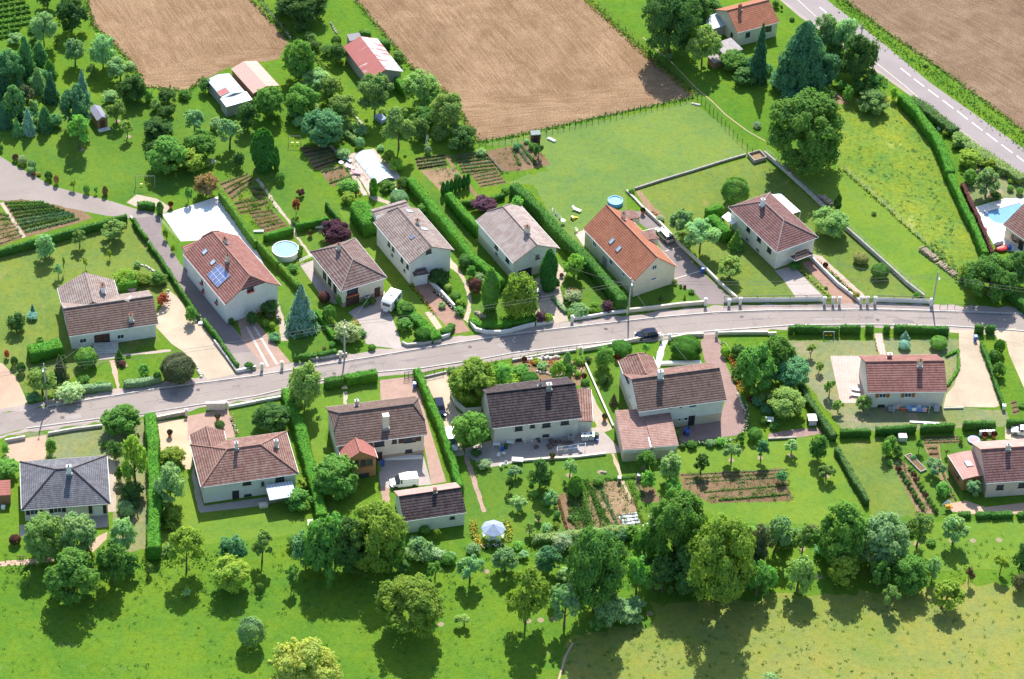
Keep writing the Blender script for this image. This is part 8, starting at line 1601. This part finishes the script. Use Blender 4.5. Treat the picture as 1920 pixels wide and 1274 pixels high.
rocks(tp(1, 0, 560, 180, 600, 250), 9, .3, STONE, 'small stone line left of the rusty barn'); rocks(tp(1, 0, 745, 880, 790, 930), 5, .35, G['dug stone'], 'few pale stones by the orchard path'); rocks([(1299, 195), (1310, 198)], 5, .3, G['dug stone'], 'small pale stones at the fence corner')
rocks(tp(2, 2, 660, 980, 690, 985), 3, .3, STONE, 'two stones in the lawn below the black roof'); rocks(tp(1, 1, 1640, 1060, 1700, 1100), 6, .5, LOGS, 'cut trunks stacked behind the curved hedge')
logpile(T_(3, 1, 380, 195), T_(3, 1, 480, 265), .8, 'short log pile beside the boundary wall'); logpile(T_(3, 1, 1140, 590), T_(3, 1, 1260, 680), .9, 'upper part of the long log pile by the pasture'); logpile(T_(3, 1, 1270, 690), T_(3, 1, 1400, 790), .7, 'lower part of the long log pile by the pasture')
# mulch rings and bare spots round young trees
def ringpatch(p, r_, mat, look):
    P = at(p); g = random.Random(int(p[0])); n = 14; sheet('mulch_patch', [(P.x + math.cos(2 * math.pi * k / n) * r_ * g.uniform(.8, 1.15), P.y + math.sin(2 * math.pi * k / n) * r_ * g.uniform(.8, 1.15), 0) for k in range(n)], mat, world=True)
for c, r, lst in ((2, 2, ((427, 1000), (660, 978), (985, 950), (1637, 890), (1852, 870))), (3, 3, ((255, 300), (1108, 262), (1372, 240), (1725, 235), (1530, 240), (390, 510))), (2, 3, ((120, 165), (325, 150), (195, 85), (120, 838), (215, 832), (310, 822), (1030, 782))), (1, 3, ((1380, 863), (1720, 470))), (3, 2, ((170, 855), (440, 1005))), (0, 0, ((310, 700), (255, 870), (960, 1020), (880, 905), (615, 1118), (1215, 980))), (3, 1, ((1660, 160),)), (0, 2, ((930, 180),))):
    for x, y in lst: ringpatch(T_(c, r, x, y), .55 if (c, r) != (3, 1) else 2.2, G['straw mulch'], '')
# swing set, ladder, kiosk pit, covered boat and the rest
def swing(p, w_, h, look, mat=GREY):
    root = part_root('swing_frame', p, .1)
    for sg in (-1, 1): MB().tube([(sg * w_ / 2, -.7, 0), (sg * w_ / 2, 0, h), (sg * w_ / 2, .7, 0)], .04, 6).build('leg_frame', mat, root)
    MB().tube([(-w_ / 2, 0, h), (w_ / 2, 0, h)], .045, 6).build('top_bar', mat, root)
    for sg in (-.4, .4): MB().tube([(sg * w_ / 2 - .2, 0, h), (sg * w_ / 2 - .2, 0, .5)], .01, 4).tube([(sg * w_ / 2 + .2, 0, h), (sg * w_ / 2 + .2, 0, .5)], .01, 4).box(sg * w_ / 2 - .25, sg * w_ / 2 + .25, -.1, .1, .45, .5).build('swing_seat', YELP, root)
    tag(root, look, 'swing set', p)
swing(T_(0, 1, 1085, 115), 3.6, 2.3, 'garden swing set with yellow seats on the lawn'); swing(T_(3, 1, 450, 1245), 1.9, 1.3, 'small pale goal-like frame behind the long hedge', WHITE); swing(T_(1, 0, 290, 1080), 2.4, 2.0, 'thin metal swing frame by the blue-green tree')
root = part_root('ladder', T_(1, 0, 1270, 1120), 0); q0, q1 = Vector((0, 0, 0)), Vector((.1, 1.2, 2.8)); mb = MB()
for sg in (-.22, .22): mb.tube([q0 + Vector((sg, 0, 0)), q1 + Vector((sg * .7, 0, 0))], .03, 5)
mb.build('side_rails', WHITE, root); mb = MB()
for k in range(1, 9): q = q0.lerp(q1, k / 9); mb.tube([q - Vector((.2, 0, 0)), q + Vector((.2, 0, 0))], .025, 5)
mb.build('rungs', WHITE, root); tag(root, 'pale wooden ladder leaning in the orchard tree', 'ladder')
root = part_root('compost_pit', (1419, 297), .5)
for x0, x1, y0, y1 in ((-1.4, 1.4, -1.3, -1.15), (-1.4, 1.4, 1.15, 1.3), (-1.4, -1.25, -1.15, 1.15), (1.25, 1.4, -1.15, 1.15)): MB().box(x0, x1, y0, y1, 0, .8).build('side_wall', STONE, root)
MB().box(-1.25, 1.25, -1.15, 1.15, 0, .35).build('compost', G['dug soil'], root); tag(root, 'square block-walled compost pit at the lawn corner', 'compost pit')
for x0, x1, nm in ((930, 0, ''),): pass
root = part_root('raised_bed', T_(3, 2, 1100, 915), -1.0)
for x0, x1, y0, y1 in ((-2.3, 2.3, -.65, -.55), (-2.3, 2.3, .55, .65), (-2.3, -2.2, -.55, .55), (2.2, 2.3, -.55, .55)): MB().box(x0, x1, y0, y1, 0, .35).build('side_board', CONC, root)
MB().box(-2.2, 2.2, -.55, .55, 0, .25).build('soil_fill', G['soil'], root); tag(root, 'small pale-edged raised bed on the lawn', 'raised bed')
for c, r, x, y, w_, d, lk, mt in ((2, 0, 295, 1050, 1.7, .6, 'white board lying on the big lawn', WHITE), (1, 1, 460, 425, 2.3, .5, 'white bench-like board by the plum tree', WHITE), (1, 1, 20, 460, 1.8, .5, 'white board at the hedge crossing', WHITE), (2, 2, 1260, 172, 7.2, .7, 'long white terrace slab behind the dark brown roof', WHITE), (3, 2, 1385, 505, 3.5, .25, 'thin pale beam at the gravel edge', CREAMP), (1, 2, 660, 335, 1.0, 1.5, 'pale stone plinth between the clipped hedges', CREAMP), (1, 3, 405, 115, .9, 1.6, 'cream stone block by the long hedge end', CREAMP), (0, 1, 1500, 1145, .9, .7, 'white box at the lane hedge gap', WHITE), (0, 3, 1200, 340, .8, .8, 'pale crate at the foot of the hedge wall', CREAMP), (3, 0, 1283, 965, 1.0, .8, 'white box beside the roadside hedge', WHITE)):
    o = MB().box(-w_ / 2, w_ / 2, -d / 2, d / 2, .02, .28 if w_ < 7 else .5).box(-w_ / 2 + .05, w_ / 2 - .05, -d / 2 + .05, d / 2 - .05, .28 if w_ < 7 else .5, .34 if w_ < 7 else .56).build('board' if w_ > 1.2 else 'block', mt, None, loc=at(T_(c, r, x, y))); o.rotation_euler.z = -.6 if 'big lawn' in lk else .12; tag(o, lk, 'board' if w_ > 1.2 else 'block')
# white-blossomed trellis top in the walnut
P = at(T_(2, 3, 1215, 250), 6); me = bpy.data.meshes.new('x'); rg = np.random.RandomState(3); n = 420; c = rg.normal(0, 1, (n, 3)) * [1.7, 1.0, .5]; V = cards(c, unit(rg.normal(0, .5, (n, 3)) + [0, -.3, 1]), .16, rr=rg); o = bpy.data.objects.new('blossom_spray', cards_mesh('blossom_spray', V, FLOWW)); COL.objects.link(o); o.location = at(T_(2, 3, 1215, 80), 9.3); tag(o, 'white blossom spray on top of the huge walnut', 'blossom')
# toy plane shaped windmill by the lower bush lines
root = part_root('garden_whirligig', T_(3, 2, 1330, 1255), .3); MB().tube([(0, 0, 0), (0, 0, 1.2)], .04, 6).build('stake', WHITE, root); MB().add([(-.9, 0, 1.1), (.9, .2, 1.1), (.2, .2, 1.9), (-.9, .1, 1.18), (.9, .3, 1.18), (.2, .3, 1.98)], [(0, 1, 2), (5, 4, 3), (0, 3, 4, 1), (1, 4, 5, 2), (2, 5, 3, 0)]).build('sail', WHITE, root); MB().box(-.2, .9, -.5, .3, .5, .8).build('orange_base', plain('orange plastic', (.8, .3, .03)), root); tag(root, 'orange and white toy tent by the bush lines', 'toy')
root = part_root('paddling_pool', T_(3, 2, 1535, 745), 0); MB().tube([(0, 0, 0), (0, 0, .3)], 1.1, 20).build('pool_ring', BLUEP, root); MB().tube([(0, 0, .3), (0, 0, .33)], .8, 20).build('pool_floor', G['pink cloth'], root); MB().tube([(0, 0, .33), (0, 0, .36)], .35, 12).build('centre_disc', REDP, root); tag(root, 'small blue and red inflatable paddling pool', 'paddling pool')
root = part_root('inflatable_chair', T_(3, 1, 1740, 590), .4); MB().ellip((0, 0, .4), (1.3, 1.0, .4), 12, 7).build('cushion', REDP, root); MB().ellip((-.2, .8, .9), (1.1, .3, .6), 12, 7).build('backrest', WHITE, root); tag(root, 'red and white inflatable by the blue pool', 'inflatable'); barrel(3, 1, 1800, 590, BLUEP, 'blue tub beside the red inflatable', .4, .8); barrel(3, 1, 1620, 450, G['red sheet'], 'red folded chair-like tub at the pool edge', .35, .6)
root = part_root('motorbike', T_(2, 2, 1300, 680), 1.0)
for x in (-.65, .65): MB().tube([(x, -.05, .3), (x, .05, .3)], .3, 12).build('wheel', BLACKR, root)
MB().loft([[(-.6, -.1, .5), (-.6, .1, .5), (-.6, .1, .7), (-.6, -.1, .7)], [(0, -.18, .45), (0, .18, .45), (0, .18, .95), (0, -.18, .95)], [(.5, -.1, .6), (.5, .1, .6), (.5, .1, 1.0), (.5, -.1, 1.0)]]).build('body', BLUEP, root); MB().tube([(.5, -.35, 1.05), (.5, .35, 1.05)], .03, 6).build('handlebar', DARK, root); tag(root, 'blue and black motorbike parked in the house shade', 'motorbike')
for c, r, x, y, t, lk in ((0, 1, 1275, 280, 'red', 'terracotta pot with red flowers at the pool terrace corner'), (2, 1, 975, 325, 'dg', 'tall dark planter on the tarred terrace'), (1, 1, 405, 490, 'gold', 'orange-topped pot on the lawn by the plum tree'), (0, 2, 1268, 710, 'dkb', 'dark pot standing on the sandy forecourt'), (0, 2, 1625, 590, 'silver', 'white urn by the pink forecourt bush'), (3, 1, 425, 735, 'red', 'red shrub pot beside the path steps'), (3, 2, 1615, 725, 'red', 'left red pot beside the pale barrels'), (3, 2, 1685, 722, 'red', 'right red pot beside the pale barrels'), (2, 2, 90, 165, 'red', 'red rose bush in the rockery'), (2, 2, 535, 290, 'red', 'red rose bush at the garden edging'), (2, 2, 300, 880, 'white', 'white flower pot on the terrace edge'), (2, 2, 690, 590, 'olive', 'small pot in the beige path'), (2, 2, 785, 150, 'red', 'red planter left of the dark brown wing roof')): planter(T_(c, r, x, y), TERRA, lk, .75, t)
table(T_(0, 3, 240, 260), 1.8, .9, WHITE, 'white garden table under the olive tree', rz=.4); table(T_(0, 1, 985, 905), 1.6, 1.0, G['pink cloth'], 'pink table behind the L-shaped house', True); table(T_(0, 1, 880, 900), 1.0, 1.0, G['pink cloth'], 'small pink table beside the white chimney', True)
for k in range(3): bar = part_root('wooden_trestle', T_(0, 3, 140 + 22 * k, 375), .1); MB().box(-.25, .25, -.05, .05, .5, .58).build('beam', DKWOOD, bar); MB().box(-.25, -.18, -.05, .05, 0, .5).build('leg', DKWOOD, bar); MB().box(.18, .25, -.05, .05, 0, .5).build('leg', DKWOOD, bar); tag(bar, 'small dark trestle', 'trestle')
box_thing('cold_frame', 1, 2, 55, 1235, 1.4, .9, .5, CREAMP, 'cream box at the foot of the white house', 'box', .3); box_thing('van_trailer', 1, 0, 930, 900, 2.2, 1.4, .8, G['blue grey canvas'], 'dark blue trailer under the orchard trees', 'trailer', -.9)
for x, y in ((25, 1250),): box_thing('cool_box', 0, 2, x, y, .6, .5, .5, WHITE, 'white box beside the tiny red shed', 'box')
sw = part_root('stone_steps', T_(0, 2, 790, 60), .15)
for k in range(5): MB().box(-2.2, 2.2, .55 - .45 * k, 1.0 - .45 * k, 0, .75 - .15 * k).build('step', CONC, sw)
tag(sw, 'wide grey steps at the L-shaped house entrance', 'steps')
# ================================================================== undergrowth closing the thickets, and volunteer plants
ug = random.Random(21)
for (x0, y0), (x1, y1), n, sz, tn in (((545, 1010), (735, 1040), 13, 26, ('bg', 'g', 'dg', 'fg')), ((1050, 1085), (1200, 1140), 13, 26, ('g', 'gr', 'dg', 'bg')), ((1195, 1040), (1420, 1075), 17, 28, ('dg', 'g', 'bg', 'fg')), ((1540, 1035), (1700, 1075), 12, 28, ('g', 'dg', 'bg', 'fg')),
                                  ((1200, 995), (1540, 1010), 16, 24, ('gr', 'g', 'olive', 'dg')), ((770, 1040), (900, 1020), 9, 20, ('gr', 'fg', 'g')), ((930, 1040), (1060, 1030), 9, 18, ('gr', 'fg', 'yg')), ((10, 200), (120, 235), 8, 26, ('pine', 'g', 'bg')), ((20, 120), (95, 150), 8, 28, ('bg', 'pine', 'g')), ((500, 200), (660, 240), 12, 26, ('g', 'olive', 'gr')), ((700, 215), (860, 250), 11, 24, ('olive', 'g', 'gr')),
                                  ((280, 285), (400, 320), 9, 24, ('g', 'yg', 'dg')), ((1345, 110), (1560, 165), 15, 28, ('dg', 'g', 'bg')), ((1790, 270), (1900, 350), 12, 16, ('fg', 'yg', 'olive')), ((1370, 640), (1440, 790), 10, 22, ('g', 'bg', 'dg')), ((60, 680), (200, 740), 10, 13, ('fg', 'g', 'gr')), ((495, 590), (640, 660), 12, 12, ('fg', 'g', 'dkb')), ((900, 690), (1090, 690), 16, 11, ('fg', 'lime', 'gr', 'yg')),
                                  ((880, 520), (1000, 590), 10, 12, ('g', 'fg', 'dkb')), ((1560, 1000), (1690, 1010), 8, 22, ('gr', 'g')), ((215, 870), (260, 960), 7, 14, ('dg', 'g')), ((995, 905), (1080, 985), 16, 12, ('fg', 'g', 'olive')), ((1640, 1000), (1760, 1010), 5, 14, ('olive', 'g')), ((1000, 1000), (1230, 1015), 12, 16, ('gr', 'g', 'bg'))):
    n = max(3, int(n * .55)); sz *= 1.2
    for k in range(n):
        t = (k + .5) / n; x = x0 + (x1 - x0) * t + ug.uniform(-9, 9); y = y0 + (y1 - y0) * t + ug.uniform(-14, 14); q = sz * ug.uniform(.6, 1.25)
        tree(x, y + q * .4, y - q * ug.uniform(.35, .6), q, 'shrub', ug.choice(tn))
# weeds and self-sown plants on the beds: one uncountable cover
def weeds(quad, n, tone, nm='weed_cover', h=.22):
    A, B, C_, D_ = [at(p) for p in quad]; rg = np.random.RandomState(n); V = []
    for k in range(n):
        a, b = rg.uniform(0, 1, 2); c = (A.lerp(B, a)).lerp(D_.lerp(C_, a), b); m_ = rg.randint(4, 16); cc = rg.normal(0, .18, (m_, 3)); cc[:, 2] = np.abs(cc[:, 2]) * h * 5 + .03; V.append(cards(cc + np.array(c), unit(rg.normal(0, .6, (m_, 3)) + [0, 0, .8]), .11, rr=rg))
    o = bpy.data.objects.new(nm, cards_mesh(nm, np.concatenate(V), LEAF)); COL.objects.link(o); o['kind'] = 'stuff'; o.color = (*sc(TONE[tone], 2.6), 1)
weeds([(1065, 910), (1195, 900), (1240, 1000), (1090, 1005)], 260, 'g'); weeds([(1070, 900), (1140, 900), (1140, 1005), (1075, 1005)], 240, 'fg', h=.5); weeds([(1280, 885), (1475, 885), (1490, 940), (1300, 945)], 170, 'fg'); weeds([(420, 325), (480, 325), (540, 420), (480, 430)], 160, 'yg'); weeds([(0, 390), (45, 420), (45, 440), (0, 460)], 60, 'olive')
weeds([(790, 300), (1010, 270), (1030, 310), (830, 350)], 160, 'gr'); weeds([(1680, 860), (1710, 860), (1760, 965), (1720, 965)], 60, 'g'); weeds([(590, 280), (650, 275), (690, 340), (620, 350)], 100, 'g'); weeds([(1560, 320), (1700, 200), (1790, 400), (1790, 500)], 160, 'bg', h=.12)
weeds([(0, 1070), (1040, 1060), (1040, 1274), (0, 1274)], 300, 'fg', 'meadow_tufts', .08); weeds([(1060, 1180), (1920, 1110), (1920, 1274), (1060, 1274)], 240, 'fg', 'meadow_tufts', .08); weeds([(0, 1040), (1900, 1000), (1900, 1100), (0, 1120)], 700, 'fg', 'meadow_tufts', .2)
# ================================================================== labels: look + nearest landmark (+ order where several still match)
LM = [((205, 585), 'the L-shaped house'), ((435, 510), 'the solar-panel house'), ((655, 505), 'the house beside the caravan'), ((775, 445), 'the canopied-garage house'), ((972, 445), 'the pinkish-grey roofed house'), ((1182, 475), 'the orange-roofed house'), ((1450, 430), 'the white-pergola house'),
      ((1880, 410), 'the blue pool'), ((1400, 35), 'the old farmhouse'), ((120, 915), 'the slate-grey roofed bungalow'), ((455, 870), 'the brown hip-roofed house'), ((705, 800), 'the red-conservatory house'), ((800, 940), 'the black-tiled outbuilding'), ((1000, 760), 'the black-roofed house'), ((1265, 740), 'the pink-yard house'),
      ((1695, 715), 'the pink-terrace house'), ((1860, 875), 'the veranda house'), ((698, 105), 'the rusty barn'), ((478, 145), 'the pink-roofed barn'), ((430, 170), 'the white-roofed shed'), ((185, 220), 'the tiny brown cabin'), ((1005, 257), 'the dark red hut'), ((700, 310), 'the vaulted pool cover'), ((534, 465), 'the round white pool'),
      ((375, 405), 'the white pool terrace'), ((1510, 245), 'the giant lime tree'), ((765, 1140), 'the lone meadow walnut'), ((922, 985), 'the blue-grey parasol'), ((60, 410), 'the dense crop rows'), ((20, 40), 'the vine rows'), ((1365, 905), 'the large crop bed'), ((1760, 170), 'the main road'), ((1080, 935), 'the bean rows'),
      ((1715, 900), 'the twin bush lines'), ((1110, 120), 'the big ploughed field'), ((330, 90), 'the left ploughed field'), ((1700, 350), 'the rough pasture'), ((289, 900), 'the tall hedge wall'), ((1757, 1120), 'the leaning fruit tree'), ((140, 1085), 'the green domed tree'), ((470, 1185), 'the lone globe bush'), ((1350, 1040), 'the broad pale-green tree'),
      ((705, 1000), 'the outbuilding walnut'), ((1118, 1080), 'the towering green tree'), ((1422, 1085), 'the round fresh-green tree'), ((1660, 1000), 'the wide grey-green tree'), ((334, 690), 'the bronze magnolia'), ((565, 590), 'the silver-blue spruce'), ((957, 555), 'the drooping willow'), ((1212, 624), 'the hatchback on the road'), ((1505, 110), 'the dark layered cedar'),
      ((488, 285), 'the dark columnar conifer'), ((628, 435), 'the purple plum'), ((388, 345), 'the purple-brown tree'), ((1262, 960), 'the huge thicket walnut'), ((984, 1120), 'the airy yellow-green tree'), ((1852, 510), 'the tree over the road'), ((1565, 605), 'the row of hedge blocks'), ((1378, 357), 'the globe tree')]
ORD = ['first', 'second', 'third', 'fourth', 'fifth', 'sixth', 'seventh', 'eighth', 'ninth', 'tenth', 'eleventh', 'twelfth', 'thirteenth', 'fourteenth', 'fifteenth', 'sixteenth', 'seventeenth', 'eighteenth', 'nineteenth', 'twentieth', 'twenty-first', 'twenty-second', 'twenty-third', 'twenty-fourth', 'twenty-fifth']
cnt = {}
for o, look, px in THINGS: cnt[look] = cnt.get(look, 0) + 1
fin = {}
for o, look, px in THINGS:
    if cnt[look] == 1 and len(look.split()) >= 4: lab = look
    elif o.get('group') and len(look.split()) >= 6: lab = look
    else:
        best = None
        for (x, y), ph in LM:
            dx, dy = px[0] - x, px[1] - y; d = math.hypot(dx, dy)
            if d < 14: continue
            if best is None or d < best[0]: best = (d, dx, dy, ph)
        d, dx, dy, ph = best
        lab = look + (' right of ' if dx > 0 else ' left of ') + ph if abs(dx) > abs(dy) * .9 else look + (' below ' if dy > 0 else ' above ') + ph
    fin.setdefault(lab, []).append((px[0], px[1], o))
for lab, L_ in fin.items():
    if len(L_) == 1: L_[0][2]['label'] = lab; continue
    xs = [l[0] for l in L_]; ys = [l[1] for l in L_]; ax = 0 if max(xs) - min(xs) > .8 * (max(ys) - min(ys)) else 1
    L_.sort(key=lambda l: l[ax])
    for k, l in enumerate(L_):
        if len(L_) == 2: e = ('the left one', 'the right one')[k] if ax == 0 else ('the upper one', 'the lower one')[k]
        else: e = ORD[k] + (' from the left' if ax == 0 else ' from the top')
        l[2]['label'] = lab + ', ' + e
